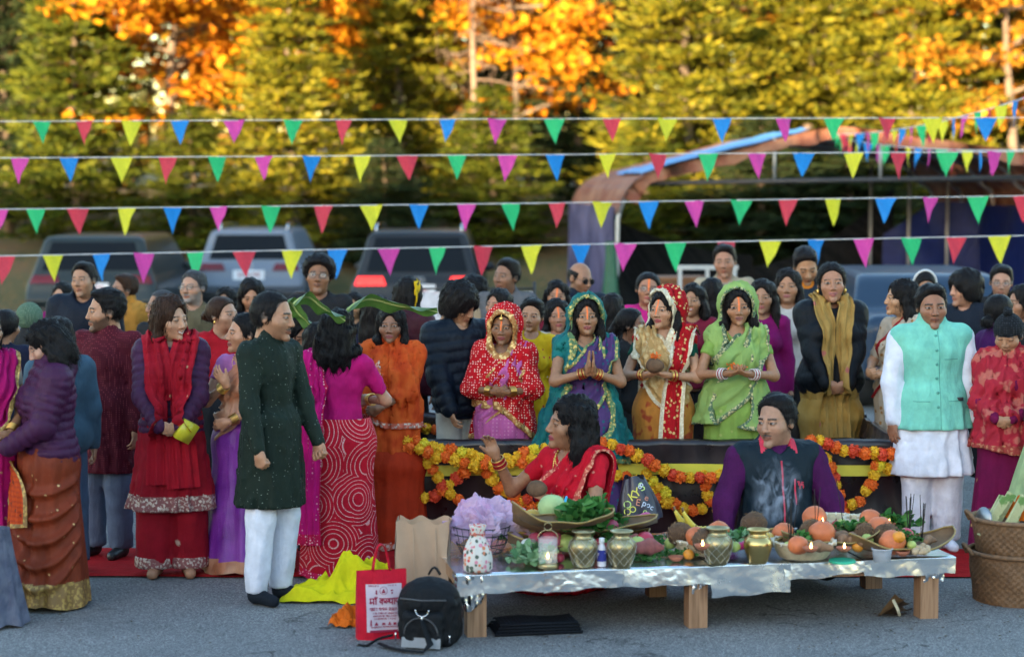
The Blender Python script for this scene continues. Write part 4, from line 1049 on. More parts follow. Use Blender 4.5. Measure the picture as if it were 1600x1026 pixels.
# wooden cabinet and a steel frame stored under the carport
def cabinet():
    w = plain('oiled_wood', (.20, .085, .035), .55, 0, .35, 12)
    p = at(1055, 440, 24.5); e = empty('wooden_cabinet', (p.x, 24.5, 0), .1, 'reddish wooden cabinet stored under the carport', 'cabinet')
    MB().box((0, 0, .6), (.62, .45, 1.16)).out('carcass', w, e, smooth=False)
    MB().box((0, 0, 1.2), (.70, .52, .04)).out('top', w, e, smooth=False)
    for k in (-1, 1): d = MB().box((k * .15, -.235, .6), (.28, .02, 1.0)).out('door', w, e, smooth=False); MB().ball((k * .03, -.255, .65), .015, 8, 6).out('knob', TUBE, d)
    p = at(1105, 440, 24.0); e = empty('metal_rack', (p.x, 24.0, 0), 0, 'grey steel rack standing beside the wooden cabinet', 'rack')
    for x in (-.32, .0, .32): MB().box((x, 0, .66), (.045, .045, 1.32)).out('upright', TUBE, e, smooth=False)
    MB().box((0, 0, 1.345), (.72, .06, .05)).out('top_rail', TUBE, e, smooth=False); MB().box((0, .0, .5), (.60, .03, .04)).out('cross_rail', TUBE, e, smooth=False)
cabinet()

GLASSD = plain('car_glass', (.006, .008, .011), .1, 0, .1, 2, 0, Specular_IOR_Level=.1)
RUBBER = plain('tyre_rubber', (.02, .02, .021), .85); RIM = plain('alloy_rim', (.5, .5, .52), .3, .9); CHROME = plain('chrome', (.7, .7, .72), .12, 1.0, .05, 3, 0)
LAMP = plain('red_lamp_lens', (.12, .006, .008), .15, 0, .1, 5, 0)
def lit_lamp():
    t = NT('lit_tail_lamp'); v = t.coord('Object'); n = t.noise(v, 30, 2)
    t.out((.5, .01, .012), .2); t.b.inputs['Emission Color'].default_value = (1, .03, .02, 1); t.link(t.ramp(n, [(.3, (.15,) * 3), (.7, (.55,) * 3)]), t.b.inputs['Emission Strength']); return t.m
PLATE = plain('number_plate', (.62, .62, .64), .5); PLASTIC = plain('black_plastic', (.025, .025, .027), .6)
def car(px, Y, label, paint, lamp, H=1.66, W=1.88, L=4.6, rz=0.0, plate='8ZR 41', emblem='ring', hatch=.40, front=False, rails=True):
    x = at(px, 400, Y).x; e = empty('parked_car', (x, Y, 0), rz + (PI if front else 0), label, 'car', 'cars parked across the lot')
    off = Vector((0, -L / 2, 0)) if front else Vector((0, 0, 0))
    hw = W / 2; zb = .98; cab0 = .10 if not front else .75
    def f(P):
        x_, y, z = np.abs(P[:, 0]), P[:, 1], P[:, 2]
        q = np.stack([x_ - (hw - .16), np.abs(y - L / 2) - (L / 2 - .2), np.abs(z - .66) - (.34 - .16)], 1)
        low = ln(np.maximum(q, 0)) + np.minimum(q.max(1), 0) - .16
        t = z - zb; c = smax(smax(x_ - (hw - .05 - .30 * np.maximum(t, -.2)), (cab0 + hatch * t) - y, .10), smax(y - (3.55 - 1.25 * t), z - (H - .02 - .04 * (y - 1.6) ** 2 * .3), .12), .10)
        c = smax(c, .6 - z, .05); d = smin(low, c, .05)
        for yw in (.85, L - .9): d = smax(d, -(np.maximum(np.hypot(y - yw, z - .34) - .39, hw - .32 - x_)), .02)
        return d
    V, Q = nets(f, (-hw - .08, -.1, .12), (hw + .08, L + .1, H + .1), .034)
    mk('body', V + np.array(off, F), Q, paint, parent=e)
    def ray(x_, z):
        y = np.full(x_.shape, -.2, F)
        for _ in range(40):
            d = f(np.stack([x_, y, z], 1).astype(F)); y = y + np.clip(d, -.05, .3) * .8
        return y
    def patch(name, x0, x1, z0, z1, mat, lift=.012, n=14, m=8, parent=e, trap=0.0, skew=0.0):
        u = np.linspace(0, 1, n); v = np.linspace(0, 1, m); Uu, Vv = np.meshgrid(u, v)
        zz = z0 + (z1 - z0) * Vv + skew * (Uu - .5); xc = (x0 + x1) / 2; xx = xc + (x0 - xc) * (1 - 2 * Uu) * (1 - trap * Vv)
        yy = ray(xx.ravel(), zz.ravel()).reshape(xx.shape)
        G = np.stack([xx, yy - lift, zz], -1); B = np.stack([xx, yy + .03, zz], -1)
        b = MB(); b.sheet(G)
        ed = [(G[0], B[0]), (G[-1], B[-1]), (G[:, 0], B[:, 0]), (G[:, -1], B[:, -1])]
        for a, c in ed: b.sheet(np.stack([a, c], 0))
        b.v = [q_ + np.array(off, F) for q_ in b.v]
        return b.out(name, mat, parent, smooth=True)
    patch('rear_window' if not front else 'windscreen', -hw + .22, hw - .22, zb + .10, H - .12, GLASSD, trap=.17)
    if not front:
        for k in (-1, 1): patch('tail_lamp', k * (hw - .05), k * (hw - .50), .89, 1.01, lamp, .02, trap=.22)
        pl = patch('number_plate', -.26, .26, .74, .90, PLATE, .02)
        patch('bumper', -hw + .06, hw - .06, .34, .54, PLASTIC, .02)
        yy = float(ray(np.array([0.0], F), np.array([.955], F))[0]); th = np.linspace(0, 2 * PI, 20, endpoint=False)
        if emblem == 'ring':
            MB().tube(np.stack([.07 * np.cos(th), 0 * th + yy - .02, .965 + .05 * np.sin(th)], 1), .008, 6, closed=True).out('emblem', CHROME, e)
        else:
            for j in range(4): MB().tube(np.stack([(j - 1.5) * .055 + .036 * np.cos(th), 0 * th + yy - .02, .965 + .036 * np.sin(th)], 1), .005, 5, closed=True).out('emblem_ring', CHROME, e)
        yp = float(ray(np.array([0.0], F), np.array([.82], F))[0])
        to = text('plate_lettering', plate, .12, plain('plate_red', (.35, .03, .04), .5), pl); to.location = (0, yp - .03, .82); to.rotation_euler = (PI / 2, 0, 0)
        if rails:
            for k in (-1, 1): MB().tube(np.array([(k * (hw - .32), .75, H - .03), (k * (hw - .32), .85, H + .05), (k * (hw - .32), 2.7, H + .05), (k * (hw - .32), 2.85, H - .03)]), .018, 6).out('roof_rail', CHROME, e)
    for k in (-1, 1):
        mpts = np.array([(k * (hw + .05), 2.75, 1.05)]) + np.array(off)
        MB().ball(mpts[0], (.10, .05, .07), 12, 8).out('door_mirror', paint, e)
        for yw in (.85, L - .9):
            w_ = empty('wheel', (k * (hw - .14), yw + off.y, .34)); w_.parent = e
            b = MB(); b.lathe([(.20, -.10), (.30, -.115), (.335, -.09), (.34, 0), (.335, .09), (.30, .115), (.20, .10)], 28); t = b.out('tyre', RUBBER, w_); t.rotation_euler = (0, PI / 2, 0)
            b = MB(); b.lathe([(.0, .02 * k), (.04, .03 * k), (.06, .02 * k), (.19, .05 * k), (.21, .09 * k), (.21, -.09 * k)], 20, fn=lambda th, z: 1 + 0 * th); r = b.out('rim', RIM, w_); r.rotation_euler = (0, PI / 2, 0)
    return e
def carpaint(name, c): return plain(name, c, .3, 0, .05, 3, 0, Coat_Weight=.1, Specular_IOR_Level=.2)
car(140, 29.5, 'dark green car with a pale hatch at the shady end of the lot', carpaint('paint_dark_green', (.022, .030, .032)), LAMP, 1.60, plate='4TN 72', rails=False)
car(388, 34.0, 'silver blue hatchback parked behind the bearded man', carpaint('paint_silver_blue', (.15, .18, .23)), LAMP, 1.60, 1.78, plate='3GH 90')
car(651, 29.0, 'black estate car with both red tail lamps lit', carpaint('paint_black', (.018, .02, .024)), lit_lamp(), 1.68, emblem='rings')
car(1425, 22.8, 'blue car facing out under the carport behind the black coat', carpaint('paint_blue', (.02, .04, .075)), LAMP, 1.40, 1.8, front=True, hatch=1.1)

# white vinyl banner on a light frame behind the crowd
def banner():
    a, b_ = at(636, 470, 20.5), at(832, 470, 20.5); e = empty('white_banner', ((a.x + b_.x) / 2, 20.5, 0), .04, 'low white vinyl banner on a thin black frame behind the crowd', 'banner')
    w = (b_.x - a.x) / 2; X = np.linspace(-w, w, 40)
    G = np.array([[(x, .02 * math.sin(x * 9 + z * 3), z) for z in np.linspace(.55, 1.24, 14)] for x in X], F)
    MB().sheet(G).out('sheet', cloth('white_vinyl', (.62, .60, .64), 'floral', (.55, .30, .34), 5, rough=.45, sheen=0), e)
    for x in (-w - .02, w + .02): MB().tube([(x, .03, 0), (x, .03, 1.34)], .016, 6).out('post', PLASTIC, e)
    MB().tube([(-w - .02, .03, 1.27), (w + .02, .03, 1.27)], .012, 6).out('rail', PLASTIC, e)
banner()

# bunting
FC = {'g': (.025, .50, .18), 'r': (.62, .045, .08), 'y': (.70, .66, .035), 'b': (.008, .24, .68), 'p': (.66, .06, .36)}
def flagmat(n, c):
    t = NT('pennant_' + n); v = t.coord('Object'); nz = t.noise(v, 18, 3); col = t.ramp(nz, [(.3, mul(c, .85)), (.7, mul(c, 1.15))]); t.bump(t.noise(v, 30, 3), .4, .01); t.out(col, .6)
    tr = t.node('ShaderNodeBsdfTranslucent'); t.link(col, tr.inputs[0]); mx = t.node('ShaderNodeMixShader'); mx.inputs[0].default_value = .5
    t.link(t.b.outputs[0], mx.inputs[1]); t.link(tr.outputs[0], mx.inputs[2]); t.link(mx.outputs[0], t.n['Material Output'].inputs[0]); return t.m
FM = {k: flagmat({'g': 'green', 'r': 'red', 'y': 'yellow', 'b': 'blue', 'p': 'pink'}[k], c) for k, c in FC.items()}
FMESH = {}
def flag_data(k, v):
    if (k, v) not in FMESH:
        n = 9; V = []; q = []; t = []
        for i in range(n):
            z = -i / (n - 1)
            for j in range(n):
                u = (j / (n - 1) - .5) * (1 + z * .985); V.append((u + .03 * math.sin(3 * z + v * 2) * -z, .06 * math.sin(u * 7 + v * 1.7 + z * 3) + .10 * z * math.sin(v), z * (1 + .05 * math.sin(v + j * .5))))
        o = mk('flag', V, grid_faces(n, n), FM[k], link=False); FMESH[(k, v)] = o.data
    return FMESH[(k, v)]
ROPE = plain('bunting_cord', (.62, .64, .68), .7); POST = plain('bunting_post', (.35, .36, .37), .5, .4)
def bunting(row, ys, Y, label, size, post=False):
    e = empty('bunting', (0, 0, 0), 0, label, 'bunting', 'lines of pennant bunting')
    f = lambda px: float(np.interp(px, [-900, 0, 800, 1600, 2500], [ys[0] - 18, *ys, ys[2] - 22]))
    pts = np.array([at(px, f(px), Y) for px in np.linspace(-560, 2160, 90)]); MB().tube(pts, .0045, 6).out('cord', ROPE, e)
    for i, (px, k) in enumerate(row):
        p = at(px, f(px), Y); o = bpy.data.objects.new('flag', flag_data(k, (i * 7 + len(label)) % 4)); COL.objects.link(o); o.parent = e
        w = size[0] * (1 + .08 * math.sin(i * 2.3)); o.scale = (w, w, size[1] * (1 + .06 * math.sin(i * 1.7 + 1))); o.location = (p.x, p.y, p.z); o.rotation_euler = (.10 * math.sin(i * 3.1), .07 * math.sin(i * 1.9), .55 * math.sin(i * 2.7 + len(label)))
def prow(xs, cyc): return [(x, cyc[i % len(cyc)]) for i, x in enumerate(xs)]
bunting(prow([-95, -15, 65, 131, 206, 281, 366, 458, 536, 622, 700, 777, 866, 956, 1042, 1128, 1225, 1303, 1385, 1457, 1541, 1625], 'bpgrybpgrybpgrybpgrybp'), (190, 186, 184), 19.6, 'topmost line of pennants, crossing in front of the treetops', (.195, .225))
bunting(prow([-50, 30, 108, 190, 262, 340, 412, 486, 565, 637, 714, 793, 868, 948, 1028, 1107, 1183, 1256, 1334, 1403, 1481, 1555, 1640], 'gpbyrgpbyrgpbyrgpbyrgpb'), (247, 242, 237), 19.2, 'second line of pennants from the top, crossing the carport ridge', (.195, .235))
bunting(prow([-75, -2, 56, 122, 198, 269, 341, 424, 505, 580, 655, 728, 798, 871, 941, 1013, 1085, 1158, 1231, 1303, 1384, 1453, 1528, 1600], 'bpgrybpgrybpgrybpgrybpgr'), (327, 318, 306), 18.9, 'third line of pennants from the top, crossing just above the car roofs', (.195, .24))
bunting(prow([-70, 8, 83, 157, 225, 306, 382, 456, 527, 607, 683, 756, 830, 907, 977, 1055, 1135, 1204, 1275, 1349, 1424, 1494, 1562, 1640], 'grybpgrybpgrybpgrybpgryb'), (400, 384, 368), 18.5, 'lowest line of pennants, hanging just above the heads of the crowd', (.20, .25))
for px in (-560, 2160):
    p = at(px, 400, 19.0); o = MB().tube([(p.x, 19.0, 0), (p.x, 19.0, 3.4)], .04, 10).out('bunting_post', POST)
    tag(o, 'grey steel post holding the ends of the bunting lines', 'post', 'bunting posts')
def bunting3d(a, b, n, sag, label):
    e = empty('bunting', (0, 0, 0), 0, label, 'bunting', 'lines of pennant bunting'); a = np.array(a); b = np.array(b); u = np.linspace(0, 1, 40)[:, None]
    P = a + (b - a) * u; P[:, 2] -= (sag * 4 * u * (1 - u))[:, 0]; MB().tube(P, .006, 6).out('cord', ROPE, e); ang = math.atan2(b[1] - a[1], b[0] - a[0])
    for i in range(n):
        t = (i + .5) / n; p = a + (b - a) * t; p[2] -= sag * 4 * t * (1 - t)
        o = bpy.data.objects.new('flag', flag_data('grybp'[i % 5], i % 4)); COL.objects.link(o); o.parent = e; o.scale = (.19, .19, .24); o.location = p; o.rotation_euler = (.12 * math.sin(i * 2.1), .1 * math.sin(i), ang + .5 * math.sin(i * 2.7))
p0 = np.array(at(1302, 210, 27.4)); bunting3d(p0, at(1720, 110, 17.5), 24, .14, 'line of pennants running from the carport ridge, the steeper of two')
bunting3d(p0 + np.array([.05, 0, -.05]), at(1760, 225, 17.0), 22, .10, 'line of pennants running from the carport ridge, the flatter of two')
# ------------------------------------------------------------------ the wrapped water tank and its marigold garlands
def vinyl():
    t = NT('brown_vinyl'); v = t.coord('Object'); n = t.noise(v, 5, 4, .6)
    mp = t.node('ShaderNodeMapping'); mp.inputs['Scale'].default_value = (1, 1, .35); t.link(v, mp.inputs['Vector']); t.bump(t.noise(mp.outputs[0], 6, 2, .4), .35, .05)
    return t.out(t.ramp(n, [(.3, (.010, .007, .009)), (.7, (.024, .015, .018))]), t.ramp(n, [(.3, (.24,) * 3), (.7, (.42,) * 3)]))
VINYL = vinyl()
TX0, TX1, TY0, TY1, TZ = -.72, 2.50, 13.0, 14.35, .67
tank = empty('water_tank', ((TX0 + TX1) / 2, TY0, 0), 0, 'low water tank wrapped in wrinkled dark brown vinyl with a yellow band', 'tank')
tcx = (TX0 + TX1) / 2
def wall(name, a, b, zt, out, seed):
    n, m = 170, 26; a = np.array(a, F); b = np.array(b, F); u = np.linspace(0, 1, n)[:, None]; z = np.linspace(0, 1, m)[None]
    L = np.linalg.norm(b - a); U = u * L
    wr = .008 * np.sin(U * 7 + 2 * np.sin(z * 3 + seed)) + .008 * np.sin(U * 19 + 4 * z + seed) + .010 * np.sin(U * 3 - 9 * z) + .006 * np.sin(U * 41 + 6 * z)
    o = np.array(out, F); P = a[None, None] + (b - a)[None, None] * u[..., None] + o[None, None] * wr[..., None] * (1 - .6 * z[..., None])
    zz = zt * z * (1 + .004 * np.sin(U * 11 + seed) + .003 * np.sin(U * 27)); P = np.concatenate([P[..., :2], zz[..., None]], -1)
    rim = P[:, -1:] + np.array([0, 0, .012], F) - o[None, None] * .05; back = rim - o[None, None] * .03 - np.array([0, 0, .12], F)
    G = np.concatenate([P, rim, back], 1) - np.array([tcx, TY0, 0], F); return MB().sheet(G).out(name, VINYL, tank)
wall('front_sheet', (TX0, TY0, 0), (TX1, TY0, 0), TZ, (0, -1, 0), 1); wall('back_sheet', (TX0 + .02, TY1, 0), (TX1, TY1, 0), TZ + .02, (0, -1, 0), 2)
wall('side_sheet', (TX0, TY0, 0), (TX0, TY1, 0), TZ, (-1, 0, 0), 3); wall('side_sheet', (TX1, TY0, 0), (TX1, TY1, 0), TZ, (1, 0, 0), 4)
X = np.linspace(TX0 + .05, TX1 - .03, 90); band = np.array([[(x - tcx, -.052 - .006 * math.sin(x * 9), z + .006 * math.sin(x * 2.3)) for z in (.462, .497, .532)] for x in X], F)
MB().sheet(band).out('yellow_band', plain('yellow_tape', (.62, .55, .05), .5, 0, .12), tank)
wt = NT('tank_water'); wt.bump(wt.noise(wt.coord('Object'), 9, 3), .15, .02); wt.out((.02, .03, .035), .08)
MB().sheet(wavy_strip(TX0 - tcx + .04, TX1 - tcx - .04, .04, TY1 - TY0 - .04, .22, 30, 14, .004, 2)).out('water', wt.m, tank)

def marigold_data(seed, mat):
    g = np.random.default_rng(seed); b = MB(); n = 70
    b.ball((0, 0, 0), .030, 8, 6)
    for i in range(n):
        z = 1 - 2 * (i + .5) / n; a = i * 2.399963; r = math.sqrt(max(0, 1 - z * z)); d = np.array([r * math.cos(a), r * math.sin(a), z]); s_ = np.cross(d, g.normal(0, 1, 3)); s_ /= np.linalg.norm(s_); t = np.cross(d, s_)
        R = .036 * g.uniform(.85, 1.12); c = d * R
        V = [d * .022 - s_ * .004, d * .022 + s_ * .004, c + s_ * .009 + t * .004 * g.normal(), c + d * .004 + t * .005 * g.normal(), c - s_ * .009 + t * .004 * g.normal()]
        b.add(V, [[0, 1, 2, 4]], [[4, 2, 3]])
    return b.out('marigold', mat, link=False, smooth=False).data
MGM = {'y': plain('marigold_yellow', (.80, .46, .015), .7, 0, .2, 60, .3), 'o': plain('marigold_orange', (.80, .15, .012), .7, 0, .2, 60, .3), 'd': plain('marigold_deep', (.68, .065, .02), .7, 0, .2, 60, .3), 'l': plain('marigold_lemon', (.78, .62, .03), .7, 0, .2, 60, .3)}
MG = {k: [marigold_data(i + j * 9, m) for i in range(2)] for j, (k, m) in enumerate(MGM.items())}
STRING = plain('garland_string', (.12, .16, .05), .8)
def garland(pts, label, cyc='yo', Y=12.93, step=.061, sc=1.08, z_off=0.0):
    """marigold heads threaded along a cord that hangs against the tank"""
    P = np.array([at(px, py, Y - .02) for px, py in pts], F); S = smoothpath(P, 160); d = np.concatenate([[0], np.cumsum(np.linalg.norm(np.diff(S, axis=0), axis=1))])
    e = empty('marigold_garland', tuple(S[0]), 0, label, 'garland', 'marigold garlands on the tank'); S0 = S[0].copy(); MB().tube((S - S0)[::4], .004, 5).out('cord', STRING, e)
    n = int(d[-1] / step) + 1; g = np.random.default_rng(len(label))
    for i in range(n):
        t = i * step + g.normal(0, .004); p = np.array([np.interp(t, d, S[:, a]) for a in range(3)]) - S0; k = cyc[i % len(cyc)]
        o = bpy.data.objects.new('marigold', MG[k][i % 2]); COL.objects.link(o); o.parent = e; o.location = p + g.normal(0, .005, 3) + np.array([0, -.02, 0]); q = sc * g.uniform(.88, 1.12); o.scale = (q, q, q * .92); o.rotation_euler = tuple(g.uniform(0, 6, 3))
garland([(632, 686), (690, 700), (760, 716), (800, 716), (838, 702), (880, 694)], 'thick yellow and orange swag along the top left rim of the tank', 'yoly', 12.90)
garland([(640, 696), (690, 712), (755, 727), (805, 722), (845, 712)], 'orange and yellow swag just beneath the thick swag on the rim', 'oy', 12.88)
garland([(630, 695), (624, 735), (619, 790)], 'short strand hanging straight down the left corner of the tank', 'oy')
garland([(620, 790), (655, 782), (690, 766), (718, 742), (742, 728)], 'strand rising from the low left corner across the crossing strand', 'ydo')
garland([(668, 722), (684, 745), (702, 768), (722, 785), (738, 800)], 'strand falling to the right across the rising strand', 'yoyd')
garland([(748, 728), (772, 752), (800, 774), (822, 788), (845, 792), (860, 770)], 'strand sagging low behind the raised hand of the seated woman', 'yo')
garland([(800, 792), (825, 778), (840, 756), (850, 735), (872, 715)], 'strand rising steeply behind the arm of the seated woman', 'yod')
garland([(940, 690), (972, 700), (1005, 716), (1040, 736), (1075, 745), (1110, 744), (1150, 738)], 'bright swag under the rim between the seated woman and the man in the vest', 'oyd', 12.9)
garland([(962, 742), (990, 748), (1012, 765), (1040, 782), (1075, 796), (1110, 792)], 'lower swag between the seated woman and the man in the vest', 'yo')
garland([(1008, 740), (1024, 755), (1040, 770), (1048, 790)], 'short strand crossing the lower swag beside the printed bag', 'yl')
garland([(1098, 742), (1102, 760), (1108, 785), (1130, 800)], 'strand falling behind the right elbow of the man in the vest', 'yo')
garland([(1262, 686), (1290, 692), (1325, 704), (1360, 708), (1402, 706)], 'swag along the top right rim of the tank beside the white kurta', 'oyd', 12.9)
garland([(1290, 716), (1300, 740), (1310, 770), (1318, 795)], 'strand hanging down beside the left shoulder of the man in the vest', 'yod')
garland([(1318, 795), (1345, 780), (1358, 755), (1366, 730), (1372, 708)], 'strand rising to the right end of the tank beside the white kurta', 'oy')
garland([(1372, 728), (1388, 732), (1404, 722)], 'short double strand at the right end of the tank', 'ly')
garland([(652, 668), (690, 672), (735, 672)], 'garland along the back rim behind the pink skirt', 'oy', 14.30)
garland([(838, 664), (856, 662)], 'two flowers on the back rim beside the yellow kurta', 'oo', 14.30)
garland([(1366, 666), (1378, 672), (1390, 668)], 'small bunch of flowers on the back right corner of the tank', 'oyd', 14.30)

# ------------------------------------------------------------------ the foil covered offering table
def foilmat():
    t = NT('kitchen_foil'); v = t.coord('Object')
    n = t.noise(v, 5, 5, .6); c = t.voro(v, 9, 'F1'); c2 = t.voro(v, 23)
    h = t.math('ADD', t.math('MULTIPLY', c, .8), t.math('ADD', t.math('MULTIPLY', c2, .35), n)); t.bump(h, .10, .02)
    return t.out((.80, .81, .83), t.ramp(n, [(.3, (.16,) * 3), (.7, (.3,) * 3)]), 1.0)
FOIL = foilmat()
TBZ = .335; FL = onground(716, 896, TBZ); FR = onground(1484, 869, TBZ); FL.z = FR.z = 0
tu = (FR - FL); TL = tu.length; tu.normalize(); tv = Vector((-tu.y, tu.x, 0)); TD = .98; tang = math.atan2(tu.y, tu.x)
table = empty('offering_table', tuple(FL), tang, 'low wooden table covered in crumpled kitchen foil', 'table')
WOOD = plain('raw_post_wood', (.33, .17, .085), .75, 0, .3, 14, .4, 40)
def woodmat():
    t = NT('post_wood'); v = t.coord('Object', (1, 1, .06)); n = t.noise(v, 60, 3); t.bump(n, .3, .004)
    return t.out(t.ramp(n, [(.3, (.20, .10, .05)), (.6, (.36, .20, .11)), (.8, (.26, .13, .065))]), .7)
WOOD = woodmat()
for (u, v) in ((.10, .075), (1.27, .075), (TL - .10, .075), (.10, TD - .08), (1.27, TD - .08), (TL - .10, TD - .08)):
    MB().box((u, v, .125), (.10, .10, .25)).out('leg', WOOD, table, smooth=False)
MB().box((TL / 2, TD / 2, .285), (TL - .02, TD - .02, .075)).out('tabletop', WOOD, table, smooth=False)
def foil_sheet(u0, u1, drop, seed, lift=.0):
    """a length of foil laid across the top and folded down over the front edge"""
    g = np.random.default_rng(seed); n = int((u1 - u0) / .009); s_ = np.concatenate([np.linspace(TD + .02, .0, 60), -np.linspace(.006, 1, 26)])
    U = np.linspace(u0, u1, n)[:, None]; dr = drop[0] + (drop[1] - drop[0]) * (U - u0) / (u1 - u0) + .004 * np.sin(U * 31 + seed) + .006 * np.sin(U * 9 + seed * 2)
    Sg = np.broadcast_to(s_[None], (n, len(s_))); top = Sg >= 0
    Yv = np.where(top, Sg, -.014 - .002 * np.sin(U * 17) - .006 * (-Sg)); Zv = np.where(top, TBZ + lift, TBZ + lift + Sg * dr - .004)
    P = np.stack([U + 0 * Sg, Yv, Zv], -1).reshape(-1, 3).astype(F)
    def crease(Q, k): return .9 * np.abs(wob3(Q, seed, k * .45)) + .22 * np.abs(wob3(Q, seed + 4, k * 1.6)) + .10 * np.abs(wob3(Q, seed + 6, k * 4))
    am = np.where(top.reshape(-1), .0012, .0075) * 1.0
    c = crease(P, 11) * am; P[:, 2] += np.where(top.reshape(-1), c, 0); P[:, 1] -= np.where(top.reshape(-1), 0, c); P[:, 0] += .006 * wob3(P, seed + 8, 30) * (~top.reshape(-1))
    MB().sheet(P.reshape(n, len(s_), 3)).out('foil_sheet', FOIL, table)
foil_sheet(-.012, .46, (.10, .10), 1); foil_sheet(.44, .88, (.105, .095), 2, .0035); foil_sheet(.86, 1.35, (.085, .10), 3, .0005); foil_sheet(1.33, 1.76, (.16, .155), 4, .004); foil_sheet(1.72, 2.20, (.085, .06), 5, .0008); foil_sheet(2.16, TL + .02, (.085, .09), 6, .0042)
def foil_fold(u, v, w, h, seed):
    """crumpled foil wrapped round a corner and the head of a leg"""
    n = 40; th = np.linspace(0, 2 * PI, n, endpoint=False)[None]; z = np.linspace(0, 1, 22)[:, None]
    r = w * (1 - .35 * z) * (1 + .10 * np.sin(th * 7 + z * 9 + seed) + .06 * np.sin(th * 15 - z * 5)); sq = 1 / np.maximum(np.abs(np.cos(th)), np.abs(np.sin(th))) ** .7
    V = np.stack([u + r * sq * np.cos(th), v + r * sq * np.sin(th), .325 - h * z * (1 + .12 * np.sin(th * 3 + seed))], -1)
    MB().add(V.reshape(-1, 3), grid_faces(22, n, False, True)).out('foil_corner', FOIL, table, smooth=False)
foil_fold(.075, .06, .082, .17, 1); foil_fold(1.27, .07, .068, .13, 2); foil_fold(TL - .08, .08, .09, .12, 3)
# ------------------------------------------------------------------ offerings on the table
def ontab(px, py, z=None):
    """place on the table top seen at a pixel"""
    return onground(px, py, TBZ + .008 if z is None else z)
BRASS = plain('brass', (.62, .44, .17), .28, 1.0, .15, 12, .2, 40); PEWTER = plain('aged_brass', (.40, .33, .18), .38, 1.0, .25, 12, .3, 40); WIRE = plain('pale_wire', (.55, .52, .44), .4, .6)
CLAY = plain('fired_clay', (.36, .12, .065), .8, 0, .25, 20); BAMB = plain('pale_bamboo', (.56, .48, .33), .6, 0, .25, 30, .3, 80)
LEAFB = plain('dried_leaf', (.13, .07, .028), .6, 0, .45, 9, .6, 30); LEAFR = plain('leaf_rim', (.30, .20, .06), .5, 0, .3, 20)
def flame_m():
    t = NT('lamp_flame'); t.out((1, .6, .2), .5); t.b.inputs['Emission Color'].default_value = (1, .55, .16, 1); t.b.inputs['Emission Strength'].default_value = 2.2; return t.m
FLAME = flame_m()
def place(name, p, label, cat, group=None, rz=0.0, sc=1.0):
    e = empty(name, tuple(p), rz, label, cat, group); e.scale = (sc, sc, sc); return e
def pot(px, py, label, mat, net, R=.072, H=.178, open_top=True):
    e = place('brass_pot', ontab(px, py), label, 'pot', 'brass pots on the table')
    pr = [(0, .0), (.62, .0), (.66, .02), (.74, .12), (.96, .42), (1.0, .55), (.94, .68), (.66, .79), (.56, .83), (.55, .90), (.74, .985), (.76, 1.0), (.70, 1.0), (.50, .91), (.5, .8), (.6, .72), (0, .60)]
    MB().lathe([(r * R, z * H) for r, z in pr], 36).out('vessel', mat, e)
    th = np.linspace(0, 2 * PI, 30, endpoint=False)
    for z, r in ((.985, .765), (.80, .66)): MB().tube(np.stack([R * r * np.cos(th), R * r * np.sin(th), 0 * th + z * H], 1), .0035, 6, closed=True).out('rim_ring', mat, e)
    if net:
        b = MB(); zs = np.linspace(.05, .78, 18); rr = np.interp(zs, [z for _, z in pr[2:8]], [r for r, _ in pr[2:8]]) * R + .003
        for s_ in (-1, 1):
            for k in range(9):
                a = k * 2 * PI / 9 + s_ * (zs - .05) * 2.4; b.tube(np.stack([rr * np.cos(a), rr * np.sin(a), zs * H], 1), .0011, 4, caps=False)
        b.out('cord_net', WIRE, e)
    return e
pot(911, 884, 'brass pot in a cord net left of the small bottle', PEWTER, True, .075, .185); pot(971, 884, 'brass pot in a cord net right of the small bottle', PEWTER, True, .075, .185)
pot(1121, 880, 'aged brass pot in a cord net beside the banana basket', PEWTER, True, .078, .19); pot(1184, 878, 'bright polished brass pot beside the large bamboo basket', BRASS, False, .075, .175)
e = place('oil_bottle', ontab(940, 884), 'small clear bottle with a white cap and blue label between two brass pots', 'bottle')
b = MB(); b.lathe([(0, 0), (.021, 0), (.024, .006), (.024, .075), (.021, .10), (.012, .118), (.011, .125)], 20).out('flask', plain('bottle_plastic', (.62, .60, .66), .15), e)
MB().lathe([(.0245, .028), (.0247, .03), (.0247, .085), (.0245, .087)], 20).out('paper_label', cloth('blue_label', (.06, .07, .30), 'floral', (.55, .5, .62), 60), e); MB().lathe([(.0135, .12), (.0145, .121), (.0145, .145), (.012, .148), (0, .148)], 16).out('cap', plain('white_cap', (.7, .7, .72), .4), e)
# candle lantern
gl = NT('lantern_glass'); gl.out((.9, .93, .92), .03); gl.b.inputs['Alpha'].default_value = .16; GLASS = gl.m
e = place('candle_lantern', ontab(856, 886), 'glass candle lantern with a wire ring handle and a lit candle', 'lantern')
MB().lathe([(0, 0), (.053, 0), (.056, .004), (.056, .022), (.050, .026), (0, .026)], 28).out('base', PEWTER, e); MB().lathe([(.050, .026), (.050, .155), (.048, .155), (.048, .028)], 28).out('glass', GLASS, e)
MB().lathe([(0, .026), (.022, .026), (.022, .045), (0, .047)], 16).out('candle', plain('wax', (.7, .55, .35), .5), e); MB().lathe([(0, .046), (.006, .052), (.007, .060), (.003, .072), (0, .080)], 10).out('flame', FLAME, e)
th = np.linspace(0, PI, 20); MB().tube(np.stack([.052 * np.cos(th), 0 * th, .15 + .045 * np.sin(th)], 1), .0025, 6).out('handle', PEWTER, e); th = np.linspace(0, 2 * PI, 18, endpoint=False); MB().tube(np.stack([.02 * np.cos(th), 0 * th, .212 + .02 * np.sin(th)], 1), .0022, 6, closed=True).out('ring', PEWTER, e)
